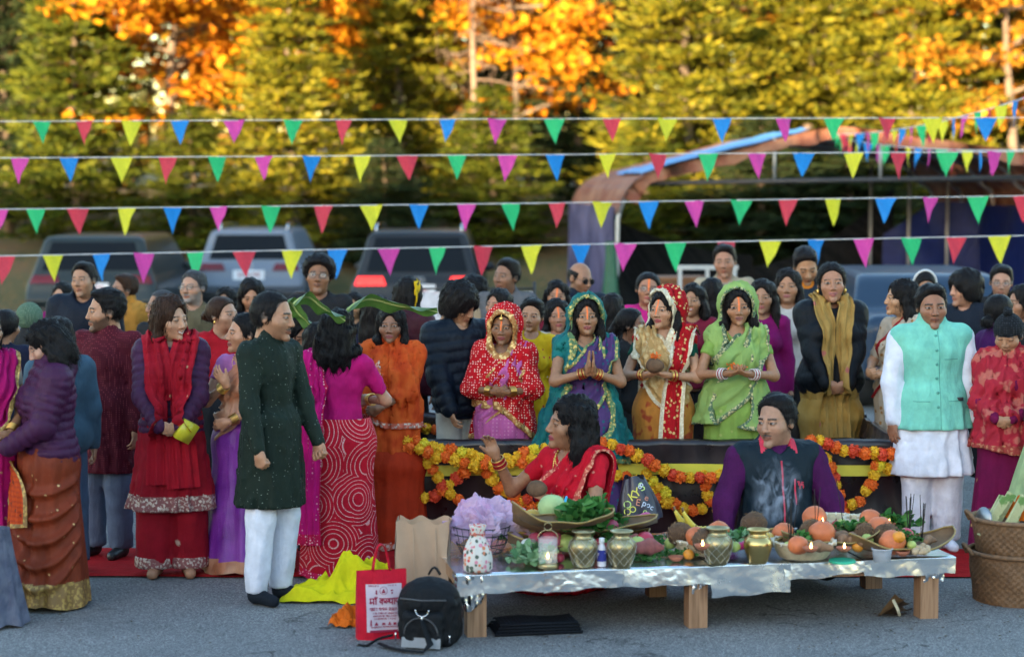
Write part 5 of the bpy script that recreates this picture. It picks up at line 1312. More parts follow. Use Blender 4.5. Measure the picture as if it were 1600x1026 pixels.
# flowered drawstring pouch
e = place('drawstring_pouch', ontab(746, 891), 'white and red flowered cloth pouch gathered at the neck', 'pouch')
fl = NT('pouch_print'); v = fl.coord('Object'); c1 = fl.voro(v, 42, out='Color'); d1 = fl.voro(v, 42); hue = fl.node('ShaderNodeSeparateColor'); fl.link(c1, hue.inputs[0])
fcol = fl.ramp(hue.outputs[0], [(0, (.55, .05, .05)), (.35, (.62, .20, .10)), (.6, (.60, .22, .30)), (.8, (.08, .10, .08)), (1, (.5, .06, .08))], 'CONSTANT'); fl.out(fl.mix(fl.ramp(d1, [(.42, (1, 1, 1)), (.5, (0, 0, 0))]), (.60, .56, .52), fcol), .85)
def pf(th, z): return 1 + .10 * np.sin(th * 11 + 2) * np.clip((z - .05) / .12, 0, 1) + .05 * np.sin(th * 5 + z * 30)
MB().lathe([(0, 0), (.066, 0), (.074, .012), (.074, .06), (.066, .11), (.050, .15), (.034, .18), (.030, .195), (.036, .215), (.042, .235), (.030, .238), (.02, .20)], 48, fn=pf).out('bag', fl.m, e); th = np.linspace(0, 2 * PI, 20, endpoint=False)
MB().tube(np.stack([.036 * np.cos(th), .036 * np.sin(th), .19 + .003 * np.sin(th * 3)], 1), .004, 6, closed=True).out('drawstring', plain('pouch_cord', (.5, .12, .1), .8), e)
# wire basket heaped with produce under pink netting
e = place('wire_basket', ontab(752, 862), 'round black wire basket under pink plastic netting', 'basket')
BW = plain('black_wire', (.03, .03, .03), .5, .3)
for z, r in ((0, .11), (.05, .135), (.10, .15), (.14, .155)): th = np.linspace(0, 2 * PI, 32, endpoint=False); MB().tube(np.stack([r * np.cos(th), r * np.sin(th), 0 * th + z + .004], 1), .003, 5, closed=True).out('hoop', BW, e)
b = MB()
for k in range(22): a = k * 2 * PI / 22; b.tube(np.array([(.11 * math.cos(a), .11 * math.sin(a), .004), (.135 * math.cos(a), .135 * math.sin(a), .05), (.155 * math.cos(a), .155 * math.sin(a), .144)]), .0018, 4)
b.out('wires', BW, e)
nt = NT('pink_netting'); v = nt.coord('Object'); n = nt.noise(v, 6, 3); nt.out(nt.ramp(n, [(.3, (.62, .36, .60)), (.7, (.72, .55, .72))]), .3); nt.b.inputs['Alpha'].default_value = .55; nt.bump(nt.noise(v, 22, 4), .8, .02)
p = ontab(760, 858); e = place('pink_net_bag', (p.x, p.y, p.z + .10), 'crumpled translucent pink net bag heaped over the wire basket', 'bag')
th = np.linspace(0, 2 * PI, 60, endpoint=False)[None]; u = np.linspace(0, 1, 26)[:, None]
r = .185 * np.sin(u * PI * .52) ** .8 * (1 + .10 * np.sin(5 * th + 3 * u) + .07 * np.sin(11 * th - 4 * u) * u); zz = .14 * np.cos(u * PI * .55) * (1 + .22 * np.sin(3 * th + 1)) - .03 * u * np.sin(7 * th)
V = np.stack([r * np.cos(th) * 1.05, r * np.sin(th), zz], -1).reshape(-1, 3).astype(F); D = V / (ln(V)[:, None] + 1e-6); V = V + D * (.055 * (.5 - np.abs(wob3(V, 3, 16))) + .02 * wob3(V, 6, 50))[:, None]
MB().add(V, grid_faces(26, 60, False, True)).out('film', nt.m, e, smooth=False)
LGREEN = [leafmat('salad_leaf', [(.2, (.02, .09, .02)), (.5, (.05, .18, .04)), (.9, (.14, .30, .08))], .2), leafmat('pale_leaf', [(.2, (.10, .22, .10)), (.5, (.20, .36, .18)), (.9, (.36, .50, .30))], .2)]
def greens(px, py, label, r, h, n, mat, leaf=.03, z=0.0, name='leafy_greens', rz=0.0, asp=1.0):
    g = np.random.default_rng(int(px * 3 + py)); p = ontab(px, py, TBZ + .008 + z); e = place(name, (p.x, p.y, p.z), label, 'greens', rz=rz)
    st = MB(); lf = MB()
    for i in range(n):
        a = g.uniform(0, 6.28); q = np.array([r * asp * math.cos(a) * g.uniform(.2, 1), r * math.sin(a) * g.uniform(.2, .8), h * g.uniform(.25, 1) * (1 - .3 * g.uniform())]); st.tube(np.array([(q[0] * .2, q[1] * .2, 0), q * .6 + [0, 0, .2 * h], q]), [.003, .0022, .0015], 4)
        for _ in range(3):
            d = g.normal(0, 1, 3); d[2] = abs(d[2]) * .5; d /= np.linalg.norm(d); s_ = np.cross(d, g.normal(0, 1, 3)); s_ /= np.linalg.norm(s_); nn = np.cross(d, s_); L = leaf * g.uniform(.7, 1.5); m = q + d * L * .5
            V = [q, q + d * L * .35 + s_ * L * .36 + nn * L * .1, q + d * L * .75 + s_ * L * .28, q + d * L * 1.1 - nn * L * .15, q + d * L * .75 - s_ * L * .28, q + d * L * .35 - s_ * L * .36 + nn * L * .1]
            lf.add(V, [[0, 1, 2, 3], [0, 3, 4, 5]])
    st.out('stems', plain('green_stem', (.12, .25, .08), .6), e); lf.out('leaves', mat, e, smooth=True); return e
# leaf trays: boats of dried leaf with a bound rim
def tray(px, py, label, L, W, rise, rz, tilt=0.0, z=.0, mat=LEAFB):
    p = ontab(px, py, TBZ + .008 + z); e = place('leaf_tray', (p.x, p.y, p.z), label, 'tray', 'leaf trays of offerings', rz)
    u = np.linspace(-1, 1, 34)[:, None]; v = np.linspace(-1, 1, 18)[None]
    X = L / 2 * u + 0 * v; Yv = W / 2 * v * np.sqrt(np.clip(1 - np.abs(u) ** 2.4, .0, 1)) * (1 + .06 * np.sin(5 * u)); Z = .006 + .6 * rise * (np.abs(u) ** 2.6) * (1 + tilt * u) + .045 * v ** 2 + .004 * np.sin(9 * u + 3 * v)
    G = np.stack([X, Yv, Z], -1); MB().sheet(G).out('leaf', mat, e)
    for k in (0, -1): MB().tube(G[:, k] + np.array([0, 0, .004], F), .005, 6).out('bound_rim', LEAFR, e)
    return e
def basket(px, py, label, R, H, z=0.0):
    p = ontab(px, py, TBZ + .008 + z); e = place('bamboo_basket', (p.x, p.y, p.z), label, 'basket', 'pale bamboo baskets')
    n, m = 72, 22; th = np.arange(n) / n * 2 * PI; t = np.linspace(0, 1, m)
    prof = np.stack([R * (.66 + .34 * t ** .6), H * t], 1); wv = .004 * np.where((np.arange(n)[None] // 2 + np.arange(m)[:, None] // 1) % 2 == 0, 1, -1)
    Rr = prof[:, 0][:, None] + wv; V = np.stack([Rr * np.cos(th), Rr * np.sin(th), np.broadcast_to(prof[:, 1][:, None] + .006, Rr.shape)], -1)
    V2 = np.stack([(Rr - .006) * np.cos(th), (Rr - .006) * np.sin(th), np.broadcast_to(prof[:, 1][:, None] + .007, Rr.shape)], -1)
    b = MB(); b.add(V.reshape(-1, 3), grid_faces(m, n, False, True)); b.add(V2.reshape(-1, 3), grid_faces(m, n, False, True)[:, ::-1]); b.lathe([(0, .004), (R * .66, .006)], n); b.out('weave', BAMB, e)
    a = np.arange(36) / 36 * 2 * PI; MB().tube(np.stack([R * 1.0 * np.cos(a), R * 1.0 * np.sin(a), 0 * a + H + .008], 1), .008, 6, closed=True).out('rim', BAMB, e)
    bd = plain('rim_binding', (.62, .58, .50), .6)
    b = MB()
    for k in range(18): a = k * 2 * PI / 18; b.box((R * math.cos(a), R * math.sin(a), H + .006), (.022, .007, .022), rotm(a))
    tag(b.out('rim_lashing', bd, e), kind='stuff'); return e
FR = {'grapefruit': (plain('grapefruit_peel', (.58, .15, .05), .5, 0, .25, 14, .35, 130), 'grapefruits'), 'apple': (plain('red_apple_skin', (.42, .03, .06), .3, 0, .4, 12, .1), 'apples'), 'guava': (plain('green_guava_skin', (.38, .46, .12), .45, 0, .3, 14), 'guavas'), 'orange': (plain('orange_peel', (.72, .26, .02), .5, 0, .15, 14, .4, 140), 'oranges'), 'pomegranate': (plain('pomegranate_skin', (.46, .07, .12), .4, 0, .4, 9, .2), 'pomegranates'), 'mango': (plain('mango_skin', (.55, .34, .05), .45, 0, .45, 7), 'mangoes'), 'cabbage': (plain('pale_gourd_skin', (.36, .48, .20), .55, 0, .3, 8), 'gourds')}
FRM = {}
def fruit(kind, px, py, r, label, z=0.0, sq=.93):
    r *= .88 if kind == 'grapefruit' else 1; p = ontab(px, py, TBZ + .008 + z); e = place(kind, (p.x, p.y, p.z), label, 'fruit', FR[kind][1] + ' among the offerings', rz=px * .37)
    b = MB(); b.ball((0, 0, r * sq), (r, r * (1.0 if kind != 'mango' else .7), r * sq), 20, 14, .05, int(px)); b.out('fruit_skin', FR[kind][0], e)
    MB().tube([(0, 0, r * sq * 1.95), (.003, 0, r * sq * 1.95 + .012)], [.004, .003], 5).out('stalk', LEAFB, e); return e
HUSK = plain('coconut_husk', (.115, .062, .033), .95, 0, .5, 10, 1.0, 70)
def coconut(px, py, r, label, z=0.0):
    g = np.random.default_rng(int(px)); p = ontab(px, py, TBZ + .008 + z); e = place('coconut', (p.x, p.y, p.z), label, 'coconut', 'coconuts among the offerings')
    MB().ball((0, 0, r), (r * 1.08, r, r), 24, 18, .06, int(px)).out('shell', HUSK, e)
    b = MB()
    for i in range(160):
        d = g.normal(0, 1, 3); d /= np.linalg.norm(d); q = np.array([0, 0, r]) + d * r * .98; t = np.cross(d, g.normal(0, 1, 3)); t /= np.linalg.norm(t); l = g.uniform(.015, .04); s_ = np.cross(d, t) * .0012
        b.add([q - s_, q + s_, q + d * .006 + t * l * .6 + s_, q + d * .004 + t * l], [[0, 1, 2, 3]])
    b.out('fibres', plain('coconut_fibre', (.22, .13, .065), .9), e); return e
def tuber(px, py, L, r, mat, label, rz, z=0.0, name='sweet_potato', group='sweet potatoes among the offerings', cat='vegetable'):
    p = ontab(px, py, TBZ + .008 + z); e = place(name, (p.x, p.y, p.z), label, cat, group, rz); u = np.linspace(-1, 1, 12)
    MB().tube(np.stack([u * L / 2, .012 * np.sin(u * 3 + px), r + .006 * np.cos(u * 2)], 1), r * np.sqrt(np.clip(1 - u ** 2, .02, 1)) * (1 + .15 * np.sin(u * 6 + px)), 12).out('root', mat, e); return e
SWP = plain('sweet_potato_skin', (.30, .085, .075), .8, 0, .35, 20, .4); RADP = plain('magenta_radish_skin', (.50, .03, .16), .4, 0, .3, 12); GING = plain('peanut_shell', (.46, .33, .20), .8, 0, .3, 30, .4); BRNS = plain('brown_root', (.24, .13, .07), .85, 0, .35, 18, .4)
def diya(px, py, label, z=0.0, lit=True):
    p = ontab(px, py, TBZ + .008 + z); e = place('clay_lamp', (p.x, p.y, p.z), label, 'lamp', 'clay oil lamps')
    MB().lathe([(0, 0), (.018, 0), (.032, .012), (.038, .026), (.035, .027), (.026, .014), (0, .012)], 20, fn=lambda th, z_: 1 + .12 * np.clip(np.cos(th + 1.57), .6, 1)).out('saucer', CLAY, e)
    if lit: MB().lathe([(0, .020), (.004, .026), (.006, .034), (.003, .046), (0, .056)], 10, c=(0, -.028, 0)).out('flame', FLAME, e)
def incense(px, py, label, n=4, h=.22, z=0.0):
    g = np.random.default_rng(int(px)); p = ontab(px, py, TBZ + .008 + z); e = place('incense_sticks', (p.x, p.y, p.z), label, 'incense', 'bundles of incense sticks'); st = plain('incense', (.02, .016, .015), .9)
    for i in range(n): d = g.normal(0, .10, 2); MB().tube([(d[0] * .03, d[1] * .03, 0), (d[0] * h, d[1] * h, h * g.uniform(.85, 1.05))], .0022, 5).out('stick', st, e)
# left half
tray(905, 862, 'wide brown leaf tray of radishes and roots behind the netted pots', .78, .30, .10, tang)
tray(915, 836, 'long leaf tray stacked in the middle of the left heap', .80, .30, .11, tang + .03, -.3, .09); tray(880, 826, 'uppermost leaf tray of the left heap under the pale gourd', .56, .28, .12, tang + .1, -.4, .165)
fruit('cabbage', 862, 812, .075, 'pale green gourd on the uppermost leaf tray', .155); greens(893, 812, 'bunch of dark leaves beside the pale gourd', .13, .09, 46, LGREEN[0], .035, .155, asp=1.2)
fruit('mango', 833, 832, .07, 'large ripe mango in the stacked leaf tray', .075); fruit('mango', 815, 834, .045, 'small ripe mango in the stacked leaf tray', .08)
for px, r in ((862, .048), (955, .04)): fruit('pomegranate', px, 832, r, 'pomegranate in the stacked leaf tray', .085)
tuber(880, 834, .10, .022, RADP, 'magenta radish in the stacked leaf tray', .5, .09, 'radish', 'radishes among the offerings'); tuber(1005, 822, .16, .035, RADP, 'large magenta radish before the printed bag', .3, .09, 'radish', 'radishes among the offerings'); tuber(983, 824, .13, .03, RADP, 'smaller magenta radish before the printed bag', -.2, .09, 'radish', 'radishes among the offerings')
greens(917, 842, 'tall bunch of fresh radish leaves behind the first netted pot', .13, .22, 70, LGREEN[0], .055, .09)
fruit('pomegranate', 862, 862, .062, 'large pomegranate behind the candle lantern', .02); fruit('guava', 884, 862, .052, 'green guava right of the large pomegranate', .02); fruit('pomegranate', 838, 858, .05, 'pomegranate left of the large pomegranate', .02); fruit('guava', 950, 858, .045, 'green guava behind the small bottle', .02); fruit('guava', 996, 862, .045, 'green guava right of the second netted pot', .03); fruit('apple', 1008, 858, .05, 'red apple beside the purple root', .03); fruit('apple', 938, 862, .042, 'red apple behind the small bottle', .02); fruit('apple', 875, 878, .025, 'small red apple beside the candle lantern', .0)
tuber(1012, 868, .17, .042, SWP, 'thick purple sweet potato in the brown leaf tray', .1, .02); tuber(985, 852, .15, .03, SWP, 'purple sweet potato behind the second netted pot', .5, .05)
greens(830, 882, 'bunch of pale green leaves tied with string beside the pouch', .11, .09, 60, LGREEN[1], .045, 0, asp=1.1); greens(1040, 868, 'spray of thin green stems between the pots', .16, .05, 60, LGREEN[0], .02, .0, asp=1.6)
tuber(826, 858, .13, .026, plain('white_radish', (.66, .66, .62), .5, 0, .1), 'white radish standing among the pale leaves', 1.3, .04, 'white_radish', None); incense(850, 842, 'incense sticks behind the candle lantern', 3, .24, .05); incense(980, 830, 'incense sticks before the printed bag', 2, .24, .08)
diya(851, 816, 'unlit clay lamp on the uppermost leaf tray', .165, False); diya(1056, 876, 'unlit clay lamp on bare foil beside the third pot', 0, False)
for px, py, z, r, h, n, m, lf, lab in ((800, 846, .02, .10, .06, 34, 0, .035, 'dark leaves beside the wire basket'), (958, 846, .07, .10, .07, 36, 0, .03, 'feathery leaves at the right end of the stacked leaf tray'), (1022, 850, .0, .12, .05, 40, 0, .022, 'trailing stems behind the thick purple sweet potato'), (905, 852, .0, .10, .05, 30, 1, .03, 'pale leaves under the stacked leaf tray'), (1130, 858, .02, .09, .05, 26, 0, .02, 'thin stems left of the coconut tray'), (1345, 838, .06, .07, .06, 24, 0, .03, 'leaves between the two back baskets'), (1366, 856, .03, .07, .05, 24, 0, .025, 'leaves beside the corner leaf tray')):
    greens(px, py, lab, r, h, n, LGREEN[m], lf, z)
for px, py, z, k, r, lab in ((848, 836, .07, 'apple', .034, 'red apple beside the large ripe mango'), (905, 838, .07, 'guava', .034, 'green guava under the dark leaves'), (926, 840, .07, 'apple', .032, 'red apple under the radish leaves'), (1048, 858, .02, 'guava', .036, 'green guava left of the banana basket'), (1076, 874, .0, 'orange', .030, 'orange on bare foil before the banana basket'), (1200, 858, .03, 'mango', .05, 'mango behind the polished pot'), (1232, 862, .05, 'guava', .03, 'green guava at the rim of the large front basket'), (1300, 842, .06, 'apple', .03, 'red apple among the brown roots'), (1340, 862, .03, 'orange', .032, 'orange right of the brown roots'), (1355, 852, .05, 'guava', .034, 'green guava beside the corner leaf tray')): fruit(k, px, py, r, lab, z)
for px, py, z, r, h, n, m, lf, lab in ((870, 824, .12, .12, .06, 40, 0, .03, 'dark leaves spilling under the pale gourd'), (945, 826, .10, .11, .10, 44, 0, .045, 'broad leaves right of the tall radish leaves'), (1000, 874, .0, .13, .03, 40, 0, .018, 'thin stems lying on bare foil right of the second netted pot'), (1148, 850, .05, .08, .07, 30, 1, .03, 'pale curled leaves beside the coconut tray'), (1250, 846, .08, .07, .05, 24, 0, .025, 'leaves behind the large front basket'), (1325, 828, .10, .08, .05, 26, 0, .03, 'leaves on the flower basket'), (1425, 850, .06, .08, .06, 28, 0, .025, 'leaves behind the ginger pieces')):
    greens(px, py, lab, r, h, n, LGREEN[m], lf, z)
# printed black plastic bag
p = ontab(1000, 826); e = place('printed_bag', (p.x, p.y + .04, p.z + .06), 'black plastic bag printed with bright letters and rings', 'bag')
th = np.linspace(0, 2 * PI, 44, endpoint=False)[None]; u = np.linspace(0, 1, 22)[:, None]; r = .125 * (1 - .55 * u ** 1.6) * (1 + .07 * np.sin(5 * th + 4 * u) + .05 * np.sin(9 * th))
V = np.stack([r * np.cos(th) - .03 * u, r * np.sin(th) * .75, .235 * u * (1 + .05 * np.sin(3 * th))], -1); MB().add(V.reshape(-1, 3), grid_faces(22, 44, False, True)).out('bag_skin', plain('printed_bag_film', (.028, .028, .045), .35, 0, .4, 12), e)
def bagletter(s_, x, z, size, rot, c):
    t = text('printed_letter', s_, size, plain('ink_%d%d%d' % tuple(int(q * 9) for q in c), c, .5, 0, .05, 5, 0), e); rr = .125 * (1 - .55 * (z / .235) ** 1.6); xx = x + .03 * z / .235
    t.location = (x, -math.sqrt(max(.001, rr ** 2 - min(xx, rr * .9) ** 2)) * .75 - .012, z); t.rotation_euler = (PI / 2 - .25, rot, 0)
YEL, WHT, ORR, LMG = (.60, .55, .06), (.55, .60, .72), (.55, .20, .12), (.40, .55, .15)
for a in (('K', -.045, .135, .07, -.6, YEL), ('Y', -.02, .155, .07, -.6, YEL), ('S', .008, .185, .07, -.5, LMG), ('O', -.075, .085, .06, 0, LMG), ('O', -.075, .045, .055, 0, YEL), ('O', -.045, .06, .05, 0, YEL), ('E', -.015, .10, .055, .2, ORR), ('p', .022, .095, .05, .4, WHT), ('o', .045, .085, .045, .4, WHT), ('c', .065, .07, .045, .4, WHT), ('o', .025, .05, .05, 0, LMG), ('8', .0, .19, .05, .7, WHT), ('e', .035, .125, .05, .3, ORR)): bagletter(*a)
# right half
basket(1092, 866, 'bamboo basket holding the banana and a coconut', .135, .075)
for k in range(2):
    p = ontab(1070 + k * 10, 862); e = place('banana', (p.x, p.y - .02 * k, p.z + .06), 'curved ripe banana lying in the bamboo basket', 'fruit', 'bananas in the basket', .35 + .25 * k); u = np.linspace(0, 1, 14)
    MB().tube(np.stack([-.06 + .16 * u, 0 * u, .15 * (1 - u) ** 2 + .02 + .05 * u * u], 1), .021 * np.sin(np.clip(u, .04, .97) * PI) ** .45, 9).out('peel', plain('banana_peel', (.62, .48, .06), .5, 0, .2, 10), e); MB().tube([(-.06, 0, .165), (-.064, 0, .19)], [.008, .006], 6).out('stalk', LEAFB, e)
fruit('grapefruit', 1087, 852, .062, 'grapefruit behind the banana', .07); coconut(1103, 864, .068, 'coconut in front of the banana', .045); coconut(1062, 852, .062, 'coconut at the left of the banana basket', .05); fruit('grapefruit', 1122, 846, .068, 'grapefruit behind the aged brass pot', .06); diya(1097, 858, 'lit clay lamp on the banana basket', .125)
tray(1165, 858, 'leaf tray with a coconut behind the polished pot', .52, .28, .12, tang + .1, 0, .02); coconut(1178, 838, .068, 'coconut in the leaf tray behind the polished pot', .05); greens(1152, 848, 'thin green stems in the leaf tray behind the polished pot', .08, .08, 30, LGREEN[0], .02, .05); fruit('grapefruit', 1224, 848, .068, 'grapefruit at the end of the leaf tray behind the polished pot', .05); tuber(1162, 860, .10, .024, RADP, 'small radish before the coconut tray', .2, .05, 'radish', 'radishes among the offerings'); fruit('guava', 1148, 862, .03, 'small green guava before the coconut tray', .05)
basket(1255, 872, 'large bamboo basket with grapefruit and lit lamps in front', .165, .085); fruit('grapefruit', 1247, 866, .06, 'grapefruit in the large front basket', .06); fruit('orange', 1268, 862, .028, 'orange in the large front basket', .08); diya(1266, 862, 'lit clay lamp in the middle of the large front basket', .10); tuber(1284, 864, .12, .026, BRNS, 'brown root in the large front basket', .3, .085, 'brown_root', 'brown roots among the offerings'); tuber(1276, 860, .10, .024, BRNS, 'second brown root in the large front basket', -.4, .09, 'brown_root', 'brown roots among the offerings')
incense(1236, 852, 'tall incense sticks rising from the large front basket', 6, .28, .07)
basket(1305, 832, 'bamboo basket of flowers at the back of the table', .15, .075, .03); fruit('grapefruit', 1272, 826, .078, 'big grapefruit at the back beside the flower basket', .075); diya(1284, 822, 'lit clay lamp on the flower basket', .10); fruit('apple', 1306, 824, .022, 'red apple in the flower basket', .095); fruit('guava', 1316, 826, .03, 'green guava in the flower basket', .085)
tray(1300, 856, 'leaf tray of roots in the middle of the right heap', .56, .30, .10, tang + .05, .3, .03); fruit('grapefruit', 1284, 852, .082, 'big round grapefruit in the middle of the right heap', .05); coconut(1268, 846, .06, 'coconut behind the big round grapefruit', .06)
for i, (px, py) in enumerate(((1312, 846), (1322, 852), (1330, 848), (1338, 854))): tuber(px, py, .13, .028, BRNS, 'brown root in the leaf tray of roots', .4 + i * .5, .055, 'brown_root', 'brown roots among the offerings')
diya(1318, 862, 'lit clay lamp at the edge of the leaf tray of roots', .055); incense(1322, 836, 'single tall incense stick behind the roots', 1, .30, .06); incense(1275, 830, 'pair of tall incense sticks at the back of the table', 2, .26, .10)
basket(1358, 832, 'bamboo basket at the back right of the table', .14, .07, .03); fruit('grapefruit', 1360, 826, .072, 'grapefruit on the back right basket', .075, .85); fruit('grapefruit', 1374, 844, .080, 'big grapefruit in the right leaf tray', .06); greens(1408, 826, 'bunch of cabbage leaves on the back right basket', .09, .07, 34, LGREEN[0], .045, .08); diya(1388, 824, 'lit clay lamp on the back right basket', .10); incense(1420, 838, 'fan of incense sticks at the right of the table', 6, .24, .07); coconut(1350, 846, .05, 'coconut left of the big grapefruit in the right leaf tray', .06)
tray(1410, 866, 'large leaf tray with a coconut and ginger at the right corner', .60, .34, .13, tang + .12, .1, .0); coconut(1384, 858, .072, 'coconut in the corner leaf tray', .02); fruit('grapefruit', 1394, 866, .080, 'round red grapefruit in the corner leaf tray', .02); fruit('orange', 1404, 848, .034, 'orange behind the round red grapefruit', .09); greens(1412, 856, 'curled green stems in the corner leaf tray', .05, .10, 34, LGREEN[0], .022, .05); fruit('guava', 1424, 858, .026, 'small guava in the corner leaf tray', .05); fruit('apple', 1416, 846, .04, 'red apple in the corner leaf tray', .07)
for i, (px, py) in enumerate(((1428, 862), (1436, 864), (1442, 860), (1432, 868), (1440, 868), (1448, 864))): tuber(px, py, .055, .019, GING, 'pale knobbly ginger piece in the corner leaf tray', i * 1.1, .03, 'ginger', 'ginger pieces in the corner tray')
diya(1410, 868, 'unlit clay lamp before the round red grapefruit', .025, False); tuber(1452, 852, .11, .024, BRNS, 'brown root at the tip of the corner leaf tray', .6, .05, 'brown_root', 'brown roots among the offerings'); incense(1440, 846, 'incense sticks standing in the corner leaf tray', 4, .24, .05)
tb = NT('clear_tub'); tb.out((.75, .78, .85), .15); tb.b.inputs['Alpha'].default_value = .45
e = place('plastic_tub', ontab(1378, 876), 'clear round plastic tub with white contents', 'tub'); MB().lathe([(0, 0), (.045, 0), (.054, .062), (.058, .064), (.058, .070), (.053, .068), (.043, .004)], 28).out('cup', tb.m, e); MB().lathe([(0, .035), (.048, .032)], 24).out('contents', plain('white_sugar', (.7, .68, .66), .9), e)
e = place('green_lid', ontab(1316, 878), 'flat round green plastic lid on the foil', 'lid'); MB().lathe([(0, .012), (.06, .012), (.068, .014), (.070, .006), (.068, 0)], 30).out('disc', plain('green_plastic', (.03, .45, .26), .35), e)
e = place('paper_sheet', ontab(1205, 842, TBZ + .05), 'white paper sheet tucked behind the polished pot', 'paper', rz=.2); MB().box((0, .1, .02), (.30, .20, .006), rotm(0, -.35)).out('sheet', plain('white_paper', (.62, .63, .68), .7), e)
# incense smoke
def smoke():
    p = at(1213, 770, 11.35); m = bpy.data.materials.new('incense_smoke'); m.use_nodes = True; n = m.node_tree.nodes; l = m.node_tree.links; n.remove(n['Principled BSDF'])
    v = n.new('ShaderNodeVolumePrincipled'); v.inputs['Color'].default_value = (.75, .8, .95, 1); tc = n.new('ShaderNodeTexCoord'); mp = n.new('ShaderNodeMapping'); mp.inputs['Scale'].default_value = (1, 1, .6); nz = n.new('ShaderNodeTexNoise'); nz.inputs['Scale'].default_value = 11; nz.inputs['Detail'].default_value = 4; nz.inputs['Distortion'].default_value = 1.6
    r = n.new('ShaderNodeValToRGB'); r.color_ramp.elements[0].position = .52; r.color_ramp.elements[1].position = .78; g_ = n.new('ShaderNodeTexGradient'); g_.gradient_type = 'SPHERICAL'; m2 = n.new('ShaderNodeMapping'); m2.inputs['Scale'].default_value = (6.5, 8.5, 4.2)
    l.new(tc.outputs['Object'], mp.inputs[0]); l.new(mp.outputs[0], nz.inputs['Vector']); l.new(nz.outputs[0], r.inputs[0]); l.new(tc.outputs['Object'], m2.inputs[0]); l.new(m2.outputs[0], g_.inputs[0])
    a = n.new('ShaderNodeMath'); a.operation = 'MULTIPLY'; l.new(r.outputs[0], a.inputs[0]); l.new(g_.outputs['Fac'], a.inputs[1]); b_ = n.new('ShaderNodeMath'); b_.operation = 'MULTIPLY'; b_.inputs[1].default_value = 55; l.new(a.outputs[0], b_.inputs[0]); l.new(b_.outputs[0], v.inputs['Density']); l.new(v.outputs[0], n['Material Output'].inputs['Volume'])
    o = MB().ball((0, 0, 0), (.16, .12, .24), 20, 14).out('incense_smoke', m); o.location = p; tag(o, 'thin pale blue smoke curling up from the incense sticks', 'smoke', kind='stuff')
smoke()

# ------------------------------------------------------------------ things on the ground
def ogr(px, py): return onground(px, py, 0)
# red and white shopping bag with print
p = ogr(596, 995); RB = cloth('red_bag_cloth', (.52, .015, .045), rough=.7); e = empty('shopping_bag', tuple(p), .22, 'red cloth shopping bag with a printed pale front panel', 'bag')
n, m = 26, 26; U = np.linspace(-1, 1, n)[:, None]; Vv = np.linspace(0, 1, m)[None]; hwid = .128; hgt = .35; dep = lambda v: .05 * (1 - v ** 1.5) + .006
Gf = np.stack([hwid * U + 0 * Vv, -dep(Vv) * (1 - .3 * U ** 4) + .006 * np.sin(U * 5 + Vv * 6), hgt * Vv + 0 * U], -1); Gb = Gf * np.array([1, -1, 1], F)
b = MB(); b.sheet(Gf); b.sheet(Gb); b.sheet(np.stack([Gf[0], Gb[0]], 0)); b.sheet(np.stack([Gf[-1], Gb[-1]], 0)); b.sheet(np.stack([Gf[:, 0], Gb[:, 0]], 0)); b.out('body', RB, e)
PANEL = plain('pale_panel', (.56, .46, .52), .75, 0, .06, 6); sel = (slice(4, 23), slice(3, 21)); Gp = Gf[sel] + np.array([.004, -.004, 0], F); MB().sheet(Gp).out('front_panel', PANEL, e)
MAR = plain('maroon_ink', (.30, .012, .05), .8, 0, .05, 5, 0)
def facey(x, z): u = x / hwid; v = z / hgt; return -dep(v) * (1 - .3 * u ** 4) + .006 * math.sin(u * 5 + v * 6) - .0072
def ink(strokes, x0, z0, sz, w, name='printed_letter'):
    """hand drawn strokes on the front panel: lists of points in letter units"""
    b = MB()
    for s_ in strokes:
        P = np.array(s_, F) if len(s_) < 3 else smoothpath(np.c_[np.array(s_, F), np.zeros(len(s_))], max(8, 5 * len(s_)))[:, :2]
        T = np.gradient(P, axis=0); T /= np.linalg.norm(T, axis=1)[:, None] + 1e-9; N = np.stack([-T[:, 1], T[:, 0]], 1) * w / 2 / sz
        L = [(x0 + q[0] * sz, z0 + q[1] * sz) for q in P + N]; R = [(x0 + q[0] * sz, z0 + q[1] * sz) for q in P - N]
        b.sheet(np.array([[(x, facey(x, z), z) for x, z in L], [(x, facey(x, z), z) for x, z in R]], F))
    return b.out(name, MAR, e, smooth=False)
# letter forms (unit height 1, head bar at 1)
MA = [[(0, 1), (.9, 1)], [(.7, 1), (.7, 0)], [(.15, 1), (.15, .45)], [(.15, .45), (.05, .32), (.17, .2), (.3, .34), (.18, .46)], [(.2, .38), (.7, .38)]]
AA = [[(-.1, 1), (.35, 1)], [(.2, 1), (.2, 0)]]; CB = [[(-.12, 1.3), (.02, 1.14), (.2, 1.14), (.32, 1.3)], [(.08, 1.36), (.12, 1.4)]]
KA = [[(0, 1), (1.0, 1)], [(.5, 1), (.5, 0)], [(.5, .62), (.3, .74), (.1, .55), (.25, .32), (.5, .5)], [(.5, .62), (.72, .74), (.9, .55), (.82, .3)]]
LH = [[(0, 1), (.6, 1)], [(.28, .28), (.1, .35), (.06, .6), (.24, .7), (.36, .48), (.5, .62), (.62, .5)]]
YA = [[(0, 1), (.8, 1)], [(.65, 1), (.65, 0)], [(.1, 1), (.06, .8), (.22, .74), (.12, .5), (.26, .34), (.65, .42)]]
NNA = [[(0, 1), (1.05, 1)], [(.9, 1), (.9, 0)], [(.62, 1), (.62, 0)], [(.12, 1), (.1, .55), (.3, .38), (.62, .4)]]
II = [[(-.1, 1), (.42, 1)], [(.2, 1), (.2, 0)], [(.2, 1), (.05, 1.28), (-.25, 1.32), (-.42, 1.12)]]
